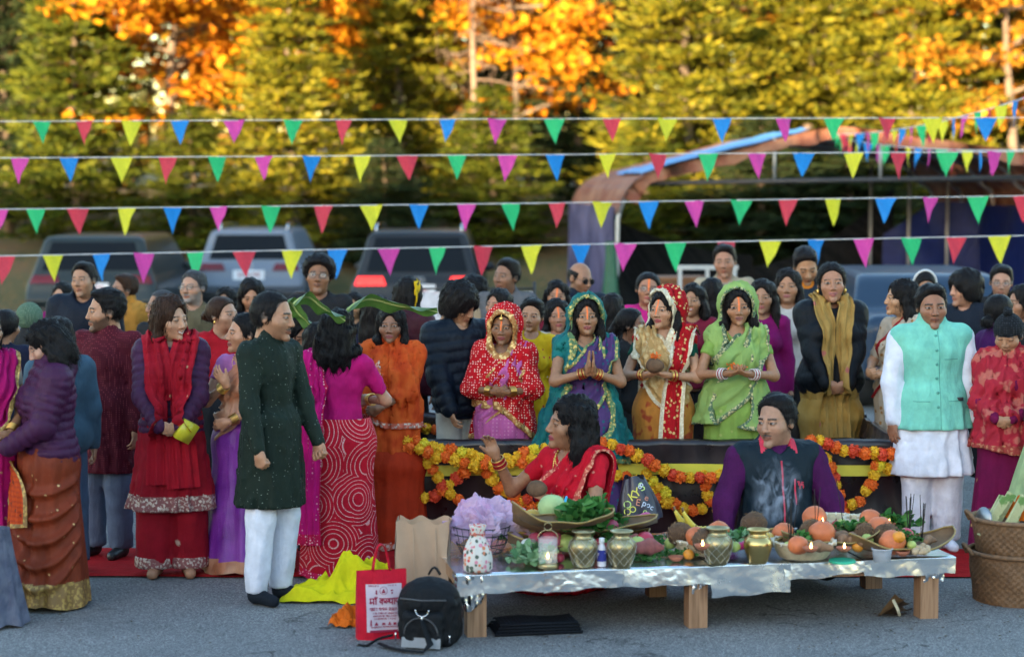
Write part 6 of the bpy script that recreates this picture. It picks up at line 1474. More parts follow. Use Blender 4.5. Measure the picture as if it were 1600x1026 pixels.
def line(letters, x, z, sz, w):
    for L, adv in letters: ink(L, x, z, sz, w); x += adv * sz
line([(MA, .9), (AA, .12), (CB, .62), (KA, 1.02), (LH, .55), (YA, .82), (AA, .38), (NNA, 1.08), (II, .5)], -.066, .178, .030, .0062)
g = np.random.default_rng(3)
def small(x0, x1, z, sz, w):
    x = x0
    while x < x1:
        k = [MA, KA, LH, YA, NNA, AA][g.integers(0, 6)]; ink(k, x, z, sz, w, 'small_letter'); x += sz * g.uniform(.95, 1.25)
small(-.066, .075, .147, .015, .0028); small(-.05, .07, .130, .008, .0016); small(-.05, .07, .116, .008, .0016); small(-.045, .06, .102, .008, .0016); small(-.062, .07, .062, .007, .0015); small(-.07, -.02, .268, .007, .0014); small(.03, .075, .268, .007, .0014)
th = np.linspace(0, 2 * PI, 20); ink([[(math.cos(a), math.sin(a)) for a in th]], .006, .248, .019, .0022, 'seal'); ink([[(-.5, -.5), (.5, -.5)], [(-.3, -.3), (0, .1), (.3, -.3)], [(0, .1), (0, .5)]], .006, .248, .017, .006, 'seal_figure')
for x, s_ in ((-.062, [[(0, 0), (0, 1.6)], [(-.3, .2), (.3, .2)], [(-.3, .7), (.3, .7)], [(0, 1.6), (.1, 2.0)]]), (-.034, [[(-.6, .3), (.6, .3)], [(-.4, .6), (.4, .6)], [(-.2, .9), (.2, .9)]]), (.004, [[(-.6, .3), (.6, .3)], [(-.5, .6), (.5, .6)]]), (.034, [[(-.5, .3), (.5, .3)], [(-.2, .8), (.2, .8)], [(0, .3), (0, 1.1)]]), (.06, [[(-.5, .3), (.5, .3)], [(-.5, .7), (.5, .7)]]), (-.03, [[(0, 10.3), (0, 11.8)], [(-.3, 10.6), (.3, 10.6)]]), (.05, [[(-.4, 11.6), (.4, 11.6)], [(0, 10.4), (0, 11.0)]])): ink(s_, x, .074, .015, .007, 'printed_picture')
ink([[(-4.8, 0), (4.8, 0)]], .003, .046, .015, .012, 'printed_band')
for s_ in (-1, 1):
    u = np.linspace(0, 1, 18)[:, None]; c = np.stack([-.045 + .09 * u[:, 0], s_ * .010 - .02 * np.sin(u[:, 0] * PI) * s_, .345 + .135 * np.sin(u[:, 0] * PI) ** .75], 1); MB().tube(c, .011, 8, flat=.25).out('handle', RB, e)
# yellow cloth and orange cloth
def heap(name, px, py, label, mat, R, H, seed, asp=1.0, cat='cloth', rz=0.0):
    p = ogr(px, py); th = np.linspace(0, 2 * PI, 110, endpoint=False)[None]; u = np.linspace(0, 1, 40)[:, None]; P = np.stack([np.cos(th) * u, np.sin(th) * u, 0 * th * u], -1).reshape(-1, 3)
    w = (.6 - 1.1 * np.abs(wob3(P, seed, 2.0))).reshape(40, 110); w2 = wob3(P, seed + 5, 7).reshape(40, 110); r = R * u * (1 + .16 * np.sin(3 * th + seed) + .08 * np.sin(7 * th)); w3 = (.45 - np.abs(wob3(P, seed + 2, 5.5))).reshape(40, 110); z = H * (1 - u ** 2.0) * (.60 + .45 * w + .45 * w3 + .10 * w2) + .012 * (1 + w2) * (u > .8)
    o = MB().add(np.stack([r * np.cos(th) * asp, r * np.sin(th) * .7, np.maximum(z, .003)], -1).reshape(-1, 3), grid_faces(40, 110, False, True)).out(name, mat); o.location = p; o.rotation_euler = (0, 0, rz); return tag(o, label, cat)
YC = cloth('yellow_cloth', (.62, .58, .015)); heap('crumpled_cloth', 548, 932, 'crumpled bright yellow cloth spread on the asphalt beside the red bag', YC, .34, .26, 3, 1.1)
heap('crumpled_cloth', 545, 976, 'small crumpled orange cloth beside the red bag', cloth('orange_cloth', (.62, .16, .015)), .12, .12, 8, .95)
# brown paper sack
p = ogr(662, 962); e = empty('paper_sack', tuple(p), -.06, 'tall brown paper sack with a folded top edge', 'bag'); PAP = plain('kraft_paper', (.40, .27, .18), .8, 0, .14, 5, .4, 14)
b = MB(); nz = 18
for side in range(4):
    a = [(-.135, -.075), (.135, -.075), (.135, .075), (-.135, .075), (-.135, -.075)]; s0, s1 = np.array(a[side]), np.array(a[side + 1]); U = np.linspace(0, 1, 16)
    b.sheet(np.array([[(*(s0 + (s1 - s0) * u) * (1 + .05 * v) + np.array([.006 * math.sin(9 * v + 5 * u), .012 * math.sin(u * PI) * (1 - v) * (1 if side in (0, 3) else -1) + .008 * math.sin(14 * u + 6 * v)]), .52 * v + (.012 * math.sin(u * 14) if v > .99 else 0)) for v in np.linspace(0, 1, nz)] for u in U], F))
b.out('sack', PAP, e)
for x in (-.045, .075): MB().box((x, -.088, .29), (.004, .004, .40)).out('crease', PAP, e)
# black backpack
p = ogr(672, 1004); e = empty('camera_backpack', tuple(p), -.25, 'black camera backpack with a hanging ring clip and grey base panel', 'backpack'); NYL = cloth('backpack_nylon', (.012, .014, .018), rough=.6, bump=.6)
def rbox(P, c, hd, r):
    q = np.abs(P - np.asarray(c, F)) - (np.asarray(hd, F) - r); return ln(np.maximum(q, 0)) + np.minimum(q.max(1), 0) - r
f = lambda P: smin(rbox(P * np.array([1, 1, 1], F), (0, .0, .135), (.150, .105, .135), .05), rbox(P, (0, -.115, .095), (.105, .042, .09), .03), .012) + .006 * wob3(P, 2, 22) + .002 * np.abs(np.sin(P[:, 2] * 60))
V, Q = nets(f, (-.2, -.2, -.01), (.2, .2, .4), .007); mk('main_bag', V, Q, NYL, parent=e)
f = lambda P: smax(ell(P, (0, -.005, .225), (.158, .135, .115)) + .004 * np.abs(wob3(P, 4, 26)), .238 - .35 * (P[:, 1] + .15) * (P[:, 1] < 0) * 0 - P[:, 2] - .06 * (P[:, 1] < -.06), .012); V, Q = nets(f, (-.2, -.2, .15), (.2, .2, .4), .007); mk('top_flap', V, Q, NYL, parent=e)
th = np.linspace(PI, 0, 16); MB().tube(np.stack([.088 * np.cos(th), 0 * th - .158, .075 + .085 * np.sin(th)], 1), .004, 6).out('pocket_zip', plain('zip_tape', (.05, .05, .055), .5), e)
MB().tube([(-.12, -.12, .246), (0, -.137, .243), (.12, -.12, .246)], .005, 6).out('flap_zip', plain('zip_tape', (.05, .05, .055), .5), e)
MB().box((.0, -.158, .035), (.20, .012, .05), rotm(0, -.25)).out('base_panel', plain('grey_panel', (.22, .23, .25), .6), e, smooth=False)
u = np.linspace(0, 1, 12); MB().tube(np.stack([.03 - .06 * (u - .5), -.02 + 0 * u, .355 + .035 * np.sin(u * PI)], 1), .014, 8, flat=.4).out('grab_handle', NYL, e)
th = np.linspace(PI, 2 * PI, 18); MB().tube(np.stack([.035 * np.cos(th) + .01, 0 * th - .172, .205 + .035 * np.sin(th)], 1), .003, 6).out('ring_clip', CHROME, e); MB().ball((.01, -.176, .160), (.006, .005, .012), 8, 6).out('snap_hook', CHROME, e)
MB().tube(np.array([(.01, -.172, .155), (.03, -.180, .10), (.06, -.20, .04), (.04, -.25, .012), (-.06, -.24, .012), (-.16, -.19, .012), (-.22, -.15, .02)]), .018, 8, flat=.25).out('shoulder_strap', NYL, e); MB().tube(smoothpath([(-.17, -.08, .05), (-.24, -.10, .03), (-.28, -.16, .008), (-.33, -.15, .006)], 16), .007, 6).out('loose_strap', NYL, e)
for x in (-.15, .13): MB().tube([(x, -.10, .03), (x + .005, -.115, .07)], .004, 6).out('zip_pull', CHROME, e)
# folded mat under the table
p = ogr(835, 984); e = empty('folded_mat', tuple(p), tang, 'folded black quilted mat lying under the table', 'mat')
for i in range(4):
    X, Yv = np.meshgrid(np.linspace(-.23 + .01 * i, .23 - .008 * i, 40), np.linspace(-.12, .14, 14)); MB().sheet(np.stack([X, Yv, .010 + .016 * i + .005 * np.sin(X * 18 + i) + .014 * np.clip(np.abs(X) - .19, 0, 1) * 4 - .5 * np.clip(np.abs(Yv) - .10, 0, 1)], -1)).out('fold', cloth('black_quilt', (.012, .015, .022), 'grid', (.03, .04, .06), 50, .2), e)
    MB().tube(np.array([(-.23 + .01 * i, -.12, .010 + .016 * i), (0, -.122, .012 + .016 * i), (.23 - .008 * i, -.12, .010 + .016 * i)]), .008, 8).out('folded_edge', cloth('black_quilt', (.012, .015, .022)), e)
# fallen dry leaf cone tied with a strip
p = ogr(1392, 962); e = empty('leaf_cone', tuple(p), .5, 'dry palm leaf folded into a cone and tied, lying on the asphalt', 'leaf')
for i, (a, l, c) in enumerate(((.55, .19, 0), (.30, .21, 1), (.05, .2, 0), (-.12, .16, 1))):
    u = np.linspace(0, 1, 10)[:, None]; w = np.linspace(-1, 1, 5)[None]; L = u * l; V = np.stack([-.09 + L * math.cos(a) + 0 * w, w * .055 * u ** .8, .006 + L * math.sin(a) * .8 + .02 * u * w ** 2 + .004 * i], -1); MB().sheet(V).out('leaf_blade', [LEAFB, plain('dark_dry_leaf', (.10, .055, .03), .7)][c], e)
MB().tube(np.array([(-.02, -.04, .10), (.0, -.055, .05), (.02, -.05, .008)]), .010, 6, flat=.3).out('tie_strip', BAMB, e)
# wicker baskets standing one in the other
WICK = plain('wicker', (.17, .088, .040), .65, 0, .45, 40, .6, 90)
def wicker(R0, R1, z0, z1, label, loc, hang):
    e = empty('wicker_basket', (loc.x, loc.y, 0), 0, label, 'basket', 'wicker baskets'); n, m = 150, int((z1 - z0) / .0085); th = np.arange(n) / n * 2 * PI; t = np.linspace(0, 1, m); row = np.arange(m)[:, None]
    ph = np.sin(th[None] * 37 + (row // 2 % 2) * PI); R = (R0 + (R1 - R0) * t ** .8)[:, None] + .0075 * ph * (np.sin(row * PI / 2 + .8) ** 2 + .2) + .003 * np.sin(th[None] * 5 + row * .3)
    Z = (z0 + (z1 - z0) * t)[:, None] + .003 * np.cos(th[None] * 37 + row)
    V = np.stack([R * np.cos(th), R * np.sin(th), Z], -1); b = MB().add(V.reshape(-1, 3), grid_faces(m, n, False, True)); b.lathe([(0, z0 + .004), (R0, z0)], n); b.out('weave', WICK, e)
    Rt = R1 + .004; a = np.linspace(0, 2 * PI, 60, endpoint=False); MB().tube(np.stack([Rt * np.cos(a), Rt * np.sin(a), 0 * a + z1 + .006 * np.sin(a * 30)], 1), .014, 8, closed=True).out('rim', WICK, e)
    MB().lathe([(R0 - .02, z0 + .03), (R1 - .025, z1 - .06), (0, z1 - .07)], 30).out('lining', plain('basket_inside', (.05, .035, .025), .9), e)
    for aa in (PI * 1.0 + .1, .1):
        u = np.linspace(0, PI, 18); d = np.array([math.cos(aa), math.sin(aa), 0]); s_ = np.array([-d[1], d[0], 0]); c = d * (Rt + .005); MB().tube(np.array([c + s_ * .055 * math.cos(q) + d * .035 * math.sin(q) + np.array([0, 0, z1 - .012 + .055 * math.sin(q)]) for q in u]), .011, 8).out('handle', WICK, e)
    return e
wp = ogr(1592, 936); wicker(.245, .275, .0, .275, 'larger outer wicker basket standing on the asphalt', wp, 0); wicker(.235, .262, .281, .46, 'upper wicker basket nested in the larger one and filled with printed rolls', wp, 1)
RP = cloth('printed_paper_roll', (.50, .50, .30), 'floral', (.18, .30, .10), 30)
for i, (dx, dy, a, ti, l) in enumerate(((-.16, -.05, .25, .30, .26), (-.11, .02, .15, .38, .28), (-.06, -.08, .35, .32, .28), (-.02, .0, .28, .45, .24), (-.13, .07, .1, .40, .22))):
    e = empty('printed_roll', (wp.x + dx, wp.y + dy, .40), a, 'flat roll of flower printed paper sticking out of the upper wicker basket', 'paper', 'paper rolls in the basket'); MB().box((0, 0, .07), (.05, .022, l), rotm(0, 0, .9 - ti)).out('roll', RP, e, smooth=False)
p = heap('orange_scarf', 1592, 860, 'orange cloth bundled on top of the upper wicker basket', cloth('orange_cloth', (.62, .16, .015)), .13, .16, 12, 1.0); p.location = (wp.x + .04, wp.y + .06, .43)
th = np.linspace(0, 2 * PI, 24, endpoint=False); e = empty('steel_dish', (wp.x - .215, wp.y - .05, .46), 0, 'shiny steel dish propped at the rim of the upper wicker basket', 'dish'); d_ = MB().lathe([(0, .02), (.03, .018), (.062, .006), (.068, .0), (.066, -.004)], 28).out('disc', plain('dull_steel', (.30, .31, .33), .35, .9), e); d_.rotation_euler = (1.5, 0, -1.1)
# grey blue fleece draped on a low stool at the left edge
p = ogr(-6, 975); e = empty('draped_fleece', tuple(p), 0, 'grey blue fleece hanging over a low stool beside the rust sari', 'blanket'); FLC = cloth('grey_fleece', (.14, .15, .21), 'fade', (.18, .19, .25), 14, bump=1.0)
th = np.linspace(0, 2 * PI, 90, endpoint=False)[None]; u = np.linspace(0, 1, 30)[:, None]; r = (.075 + .085 * u ** 1.2) * (1 + .09 * u * np.sin(9 * th) + .05 * np.sin(4 * th + 2 * u)); MB().add(np.stack([r * np.cos(th), r * np.sin(th), .50 * (1 - u) + .012 + .01 * np.sin(5 * th) * u], -1).reshape(-1, 3), grid_faces(30, 90, False, True)).out('fleece', FLC, e)
MB().lathe([(0, .505), (.05, .503), (.075, .49)], 40).out('fleece_top', FLC, e)
# banana leaves held up over the group
def bleaf(px, py, Y, L, W, rz, pitch, roll, label):
    p = at(px, py, Y); e = empty('banana_leaf', tuple(p), rz, label, 'leaf', 'banana leaves held over the group'); u = np.linspace(0, 1, 40)[:, None]; v = np.linspace(-1, 1, 22)[None]
    hw = W / 2 * np.clip(np.sin(np.clip(u, .0, 1) * PI) ** .55, .03, 1); X = L * (u - .5) + 0 * v; Yv = hw * v * (1 + .05 * np.sin(u * 30)); Z = -.025 * np.abs(v) * hw / (W / 2) + .05 * np.sin(u * PI * 1.5) + .012 * np.sin(u * 17 + 3 * v) * np.abs(v) - .03 * u ** 2 + .018 * np.sin(u * 9 + v)
    G = np.stack([X, Yv, Z], -1) @ rotm(0, roll, pitch).T; MB().sheet(G).out('blade', BLM, e); MB().tube(G[:, 11] + np.array([0, 0, -.004]), np.linspace(.010, .004, 40), 6).out('midrib', plain('leaf_midrib', (.30, .38, .12), .5), e)
bt = NT('banana_leaf'); v = bt.coord('Object'); w = bt.node('ShaderNodeTexWave', bands_direction='X'); w.inputs['Scale'].default_value = 22; w.inputs['Distortion'].default_value = .6; bt.link(v, w.inputs['Vector']); cc = bt.ramp(bt.noise(v, 9, 3), [(.3, (.05, .12, .018)), (.7, (.085, .17, .03))]); bt.bump(w.outputs[1], .12, .004); bt.out(cc, .38)
tr = bt.node('ShaderNodeBsdfTranslucent'); bt.link(cc, tr.inputs[0]); mx = bt.node('ShaderNodeMixShader'); mx.inputs[0].default_value = .3; bt.link(bt.b.outputs[0], mx.inputs[1]); bt.link(tr.outputs[0], mx.inputs[2]); bt.link(mx.outputs[0], bt.n['Material Output'].inputs[0]); BLM = bt.m
bleaf(500, 478, 11.75, .30, .17, .15, .10, -.45, 'broad banana leaf tip above the woman in magenta'); bleaf(612, 476, 11.9, .52, .16, .05, -.12, -.42, 'long banana leaf reaching over the orange shawl'); bleaf(463, 486, 12.5, .22, .16, .6, .3, -.4, 'small pale banana leaf behind the man in green')

# a little leaf litter blown over the lot
def litter():
    g = np.random.default_rng(21); b = MB()
    for i in range(150):
        px, py = (g.uniform(1240, 1600), g.uniform(925, 1015)) if i % 2 else (g.uniform(0, 1600), g.uniform(930, 1026)); p = np.array(onground(px, py, .004)); a = g.uniform(0, 6.28); l = g.uniform(.006, .020); d = np.array([math.cos(a), math.sin(a), 0]); s_ = np.array([-d[1], d[0], 0]) * g.uniform(.25, .6)
        b.add([p, p + (d * .5 + s_) * l + [0, 0, .004], p + d * l * 1.2, p + (d * .5 - s_) * l + [0, 0, .003]], [[0, 1, 2, 3]])
    return b.out('leaf_litter', plain('litter', (.10, .065, .035), .9, 0, .5, 4), smooth=False)
tag(litter(), 'scraps of dry leaf blown over the asphalt', 'leaves', kind='stuff')
# ------------------------------------------------------------------ the crowd
GOLD = plain('gold_jewellery', (.75, .48, .14), .3, 1.0, .1, 20, 0); SILVER = plain('silver_thread', (.6, .58, .55), .4, .8, .3, 60)
FRAME = plain('spectacle_frame', (.02, .018, .016), .3, 0, .1, 5, 0); LENSD = plain('dark_lens', (.012, .010, .010), .08, 0, .1, 5, 0)
ln_t = NT('clear_lens'); ln_t.out((.9, .92, .95), .02); ln_t.b.inputs['Alpha'].default_value = .12; LENSC = ln_t.m
GOLDZ = cloth('gold_zari', (.42, .27, .09), 'brocade', (.72, .52, .22), 40, rough=.5, metal2=.6)
GOLDR = cloth('red_gold_border', (.40, .16, .05), 'brocade', (.75, .55, .25), 34, rough=.5, metal2=.6)
WHITE = cloth('white_cotton', (.66, .67, .74)); WHITEK = cloth('white_kurta_cotton', (.68, .69, .77), None, bump=.25)
NAVY = cloth('navy_nylon', (.010, .017, .034), rough=.6); BLACKN = cloth('black_nylon', (.008, .011, .017), rough=.5); PURPN = cloth('plum_nylon', (.075, .022, .070), rough=.52)
DENIM = cloth('pale_denim', (.14, .17, .24)); DENIM2 = cloth('blue_denim', (.09, .13, .20)); KHAKI = cloth('khaki_twill', (.34, .29, .20)); CHAR = cloth('charcoal_wool', (.03, .03, .034)); SOCK = cloth('dark_sock', (.018, .024, .034)); BLACKS = plain('black_leather', (.012, .012, .013), .4)
GREY = cloth('grey_wool', (.14, .14, .15)); TAN = cloth('tan_cotton', (.34, .27, .19)); ORANGEC = cloth('orange_cotton', (.62, .22, .03)); MUST = cloth('mustard_wool', (.42, .22, .05))
# poses: a wrist target for the left side, mirrored for the right
NAMASTE = {'B': dict(to=(.018, -.25, 1.22), pole=(.9, .1, -.7), dir=(-.02, -.22, 1), palm=(-1, 0, 0), hand='flat')}
CLASP = {'B': dict(to=(.055, -.235, 1.00), pole=(.8, .5, -.5), dir=(-1, -.25, -.25), palm=(0, 1, .2), hand='grip')}
CLASPLOW = {'B': dict(to=(.06, -.23, .90), pole=(.8, .5, -.3), dir=(-1, -.2, -.5), palm=(0, 1, .2), hand='grip')}
CUPPED = {'B': dict(to=(.075, -.26, 1.15), pole=(.8, .4, -.6), dir=(-.75, -.55, .15), palm=(-.35, 0, 1), hand='cup')}
def inner(x=.06, y=-.02, zlo=.0): return lambda C: (np.abs(C[:, 0]) < x) & (C[:, 1] < y)
def plaintop(mat, **kw):
    a = dict(off=.014, hem=.86, neck='round'); a.update(kw); return lambda o: o.top('shirt', [mat], **a)
def coat(mat, in_mat, w=.05, quilt=(.008, .06), hem=.80, off=.03, collar='high', neck='band', hood=None, soff=.024):
    def d(o):
        o.top('undershirt', [in_mat], .012, hem - .05, 0, neck='round'); o.top('jacket', [mat], off, hem, 2, soff=soff, neck='open', quilt=quilt, hood=hood)
        o.legs('trousers', CHAR)
    return d
def sari(body, pallu, blouse, edge=GOLDZ, sleeve=.5, border=.10, belly=1.06, neck='scoop', skirt=None, path=None, width=None, jewel=True, r1=(.27, .23), pleats=17, bangle=None, swag=None, hang=.42):
    def d(o):
        o.top('blouse', [blouse, edge], .007, belly, sleeve, neck=neck, matfn=None)
        o.skirt('sari_skirt', [skirt or body, edge], border=border, r1=r1, pleats=pleats, swag=swag)
        p = path or [(-.17, -.06, .98), (-.06, -.17, 1.08), (.04, -.18, 1.22), (.105, -.10, 1.38), (.12, .0, 1.45), (.12, .12, 1.33), (.11, .17, 1.08), (.11, .20, hang)]
        o.drape('pallu', [pallu, edge], p, width or [.30, .30, .25, .17, .14, .18, .24, .28], lambda P: smin(o.topf(P), o.skf(P), .04))
        if jewel: o.bangles(bangle or [GOLD], 6); o.necklace(GOLD); o.earrings(GOLD)
    return d
def veil_open(wf=.078, down=.6, wd=.06, sp=.11):
    return lambda P, p: smin(ell(p.tol(P), (0, -.135, -.045), (wf, .15, .135)), rc(P, (0, -.22, 1.46 + p.dz), (0, -.30, 1.46 - down + p.dz), wd + .02, sp), .04)
TIL = dict(tilak=1, lip=(.30, .05, .06)); LIP = dict(lip=(.30, .07, .08)); 

# --- the four worshippers standing in the tank
RV = cloth('scarlet_veil', (.52, .012, .022), 'dots', (.80, .62, .52), 62, .25, metal2=.0); PINK = cloth('pink_silk', (.52, .15, .36), 'grid', (.62, .26, .44), 40, .2)
def d(o):
    sari(PINK, PINK, PINK, GOLDR, sleeve=.9, border=.0)(o)
    o.wrap('veil', [RV, GOLDR], .030, lambda P, p: smin(ell(p.tol(P), (0, -.145, -.03), (.080, .165, .135)), rc(P, (0, -.24, 1.42), (0, -.36, 1.04), .05, .12), .05), .74, .034, use='tahk', ext=.03, arm_to=1.5, folds=.010, cutfn=lambda P, p: (.98 - .9 * np.maximum(P[:, 0] + .02, 0) - P[:, 2]) * .6 - .30 * (P[:, 1] > .05))
    f = MB(); f.ball(o.p.fromhead(np.array([[0, -.093, .068]], F))[0] * o.k, (.012, .005, .013), 10, 6); f.out('forehead_pendant', GOLD, o.root); MB().tube(o.p.fromhead(np.array([[0, -.093, .07], [0, -.075, .10], [0, -.05, .118]], F)) * o.k, .003, 5).out('hair_chain', GOLD, o.root)
person(783, 480, 241, 'woman in a scarlet dotted veil with gold edging and a pink sari', 'f', -.08, hy=-.12, hp=.08, tone='c', hair=('bun', -.02), arms={'B': dict(to=(.05, -.25, 1.12), pole=(.9, .3, -.6), dir=(-.9, -.3, .15), palm=(0, 1, .2), hand='grip')}, face=TIL, dress=d, fine=True)
TEAL = cloth('teal_silk', (.008, .13, .14), 'fade', (.012, .17, .16), 6, rough=.55); VIOLT = cloth('violet_teal_brocade', (.105, .055, .17), 'motif', (.015, .13, .17), 26, .26, rough=.6); GREENZ = cloth('green_gold_border', (.04, .20, .12), 'brocade', (.60, .46, .16), 34, rough=.5, metal2=.5)
def d(o):
    sari(VIOLT, VIOLT, TEAL, GREENZ, sleeve=.42, r1=(.36, .28), bangle=[GOLD, cloth('red_lac', (.4, .02, .03)), GOLD], width=[.44, .40, .32, .22, .18, .2, .28, .3])(o)
    o.wrap('veil', [TEAL, GREENZ], .026, lambda P, p: smin(ell(p.tol(P), (0, -.13, -.03), (.112, .17, .168)), rc(P, (0, -.2, 1.40), (0, -.26, .95), .13, .20), .05), .60, .032, use='thk', ext=.12, folds=.012)
person(909, 463, 245, 'woman in a teal and violet sari praying with her palms together', 'f', .10, hy=-.08, hp=-.02, tone='b', hair=('fronted', .28), arms=NAMASTE, face=TIL, dress=d, fine=True, w=1.1)
GOLDS = cloth('gold_silk', (.46, .29, .12), 'brocade', (.60, .44, .22), 22, rough=.55, metal2=.3); REDZ = cloth('red_gold_brocade', (.42, .012, .022), 'motif', (.72, .50, .22), 30, .30, metal2=.5); OCH = cloth('ochre_print', (.50, .24, .06), 'floral', (.35, .07, .03), 18); CREAMZ = cloth('cream_zari', (.55, .48, .34), 'brocade', (.72, .66, .52), 40, rough=.5, metal2=.4)
def d(o):
    sari(OCH, GOLDS, cloth('bottle_green', (.01, .09, .06)), CREAMZ, sleeve=.5, bangle=[GOLD, GOLD, cloth('red_lac', (.4, .02, .03))], width=[.42, .38, .32, .22, .18, .2, .28, .3], path=[(.17, -.06, .98), (.06, -.17, 1.08), (-.04, -.18, 1.22), (-.105, -.10, 1.38), (-.12, .0, 1.45), (-.12, .12, 1.33), (-.11, .17, 1.08), (-.11, .2, .5)])(o)
    o.wrap('veil', [REDZ, CREAMZ], .026, lambda P, p: smin(ell(p.tol(P), (-.03, -.11, -.03), (.118, .165, .165)), rc(P, (-.05, -.2, 1.42), (-.05, -.26, .95), .12, .16), .05), .72, .030, use='th', folds=.012)
    o.drape('sash', [REDZ, CREAMZ], [(.16, .06, 1.42), (.15, -.04, 1.43), (.14, -.14, 1.30), (.12, -.2, 1.10), (.10, -.22, .85), (.10, -.24, .45)], [.12, .13, .15, .17, .18, .20], lambda P: smin(o.topf(P), o.skf(P), .04), base=.03, pleats=2, border=.16)
person(1036, 452, 240, 'woman in a gold sari and red brocade veil holding a coconut with flowers', 'f', -.25, hy=-.35, hp=.02, tone='a', hair=('fronted', .20), arms=CUPPED, face=dict(tilak=1, tz=-.02, lip=(.38, .03, .05)), dress=d, fine=True)
LIME = cloth('lime_silk', (.25, .37, .10), 'motif', (.34, .40, .14), 18, .2); LIMEV = cloth('lime_chiffon', (.30, .42, .15), 'fade', (.24, .36, .12), 8); DKG = cloth('dark_green_edge', (.02, .13, .09), 'brocade', (.55, .50, .28), 40, metal2=.4)
def d(o):
    sari(LIME, LIMEV, LIME, DKG, sleeve=.5, bangle=[cloth('white_lac', (.7, .68, .66)), cloth('red_lac', (.4, .02, .03)), cloth('white_lac', (.7, .68, .66))], width=[.44, .42, .36, .24, .18, .2, .28, .3])(o)
    o.wrap('veil', [LIMEV, DKG], .026, lambda P, p: smin(ell(p.tol(P), (-.01, -.13, -.03), (.108, .17, .166)), rc(P, (-.02, -.2, 1.42), (-.05, -.26, .95), .11, .17), .05), .78, .016, use='thk', ext=.06, folds=.010)
person(1147, 446, 241, 'woman in a lime green sari and veil cupping orange petals', 'f', -.05, hy=.02, hp=.08, tone='b', hair=('fronted', .30), arms=CUPPED, face=dict(tilak=1, tz=-.01, lip=(.26, .08, .08)), dress=d, fine=True)

# --- the two seated between table and tank
CRIM = cloth('crimson_georgette', (.50, .012, .035), 'motif', (.60, .20, .16), 14, .12); CRIMB = cloth('crimson_border', (.46, .05, .05), 'brocade', (.66, .30, .20), 40, metal2=.3)
def d(o):
    o.top('blouse', [CRIM], .008, 1.03, .55, neck='scoop')
    o.solid('sari_skirt', lambda P: smin(ell(P, (0, -.10, .16), (.34, .40, .24)), ell(P, (0, .02, .40), (.19, .16, .26)), .1) + fold_noise(P, .012, 4, .4, 20), (-.42, -.6, -.02), (.42, .4, .72), [CRIM])
    Z = o.p.dz; o.drape('pallu', [CRIM, CRIMB], [(-.16, -.08, 1.02 + Z), (-.04, -.18, 1.12 + Z), (.05, -.18, 1.25 + Z), (.11, -.10, 1.39 + Z), (.14, .0, 1.45 + Z), (.17, .10, 1.34 + Z), (.20, .12, 1.10 + Z), (.24, .06, .80 + Z)], [.36, .34, .28, .22, .20, .26, .32, .34], lambda P: smin(o.topf(P), o.p.armd(P, 1, .01, 1.2), .04))
    o.bangles([GOLD, cloth('red_lac', (.4, .02, .03)), cloth('red_lac', (.4, .02, .03))], 7); o.necklace(GOLD, .15, 34, .008); o.necklace(GOLD, .10, 26, .006); o.earrings(GOLD)
    th = np.linspace(0, 2 * PI, 20, endpoint=False); ax = o.p.wr[1] - o.p.el[1]; ax /= np.linalg.norm(ax); B = basis(ax, (0, 1, .3)); c = o.p.wr[1] - ax * .085
    MB().tube((c + .037 * (np.cos(th)[:, None] * B[:, 0] + np.sin(th)[:, None] * B[:, 1])) * o.k, .008, 6, closed=True).out('wrist_watch', plain('blue_strap', (.03, .35, .6), .5), o.root)
person(893, 622, 272, 'woman in a crimson sari seated behind the table with one hand raised', 'f', -.75, hy=-.55, hp=.05, tone='b', hair=('wavy', .30), sit=.70, arms={'R': dict(to=(.36, -.22, 1.39), pole=(.5, .1, -1), dir=(.25, -.3, 1), palm=(-.3, -.8, .1), hand='relax'), 'L': dict(to=(.08, -.27, 1.20), pole=(.8, .3, -.6), dir=(-1, -.3, .2), palm=(-.2, 0, 1), hand='cup')}, face=dict(lip=(.28, .03, .06), closed=1), dress=d, fine=True, w=1.2, headk=1.2)
VEST = cloth('navy_quilted_vest', (.012, .026, .038), rough=.6); PLUM = cloth('plum_wool', (.085, .010, .085), 'grid', (.06, .008, .06), 60, .2); REDL = plain('red_vest_lining', (.5, .02, .05), .7)
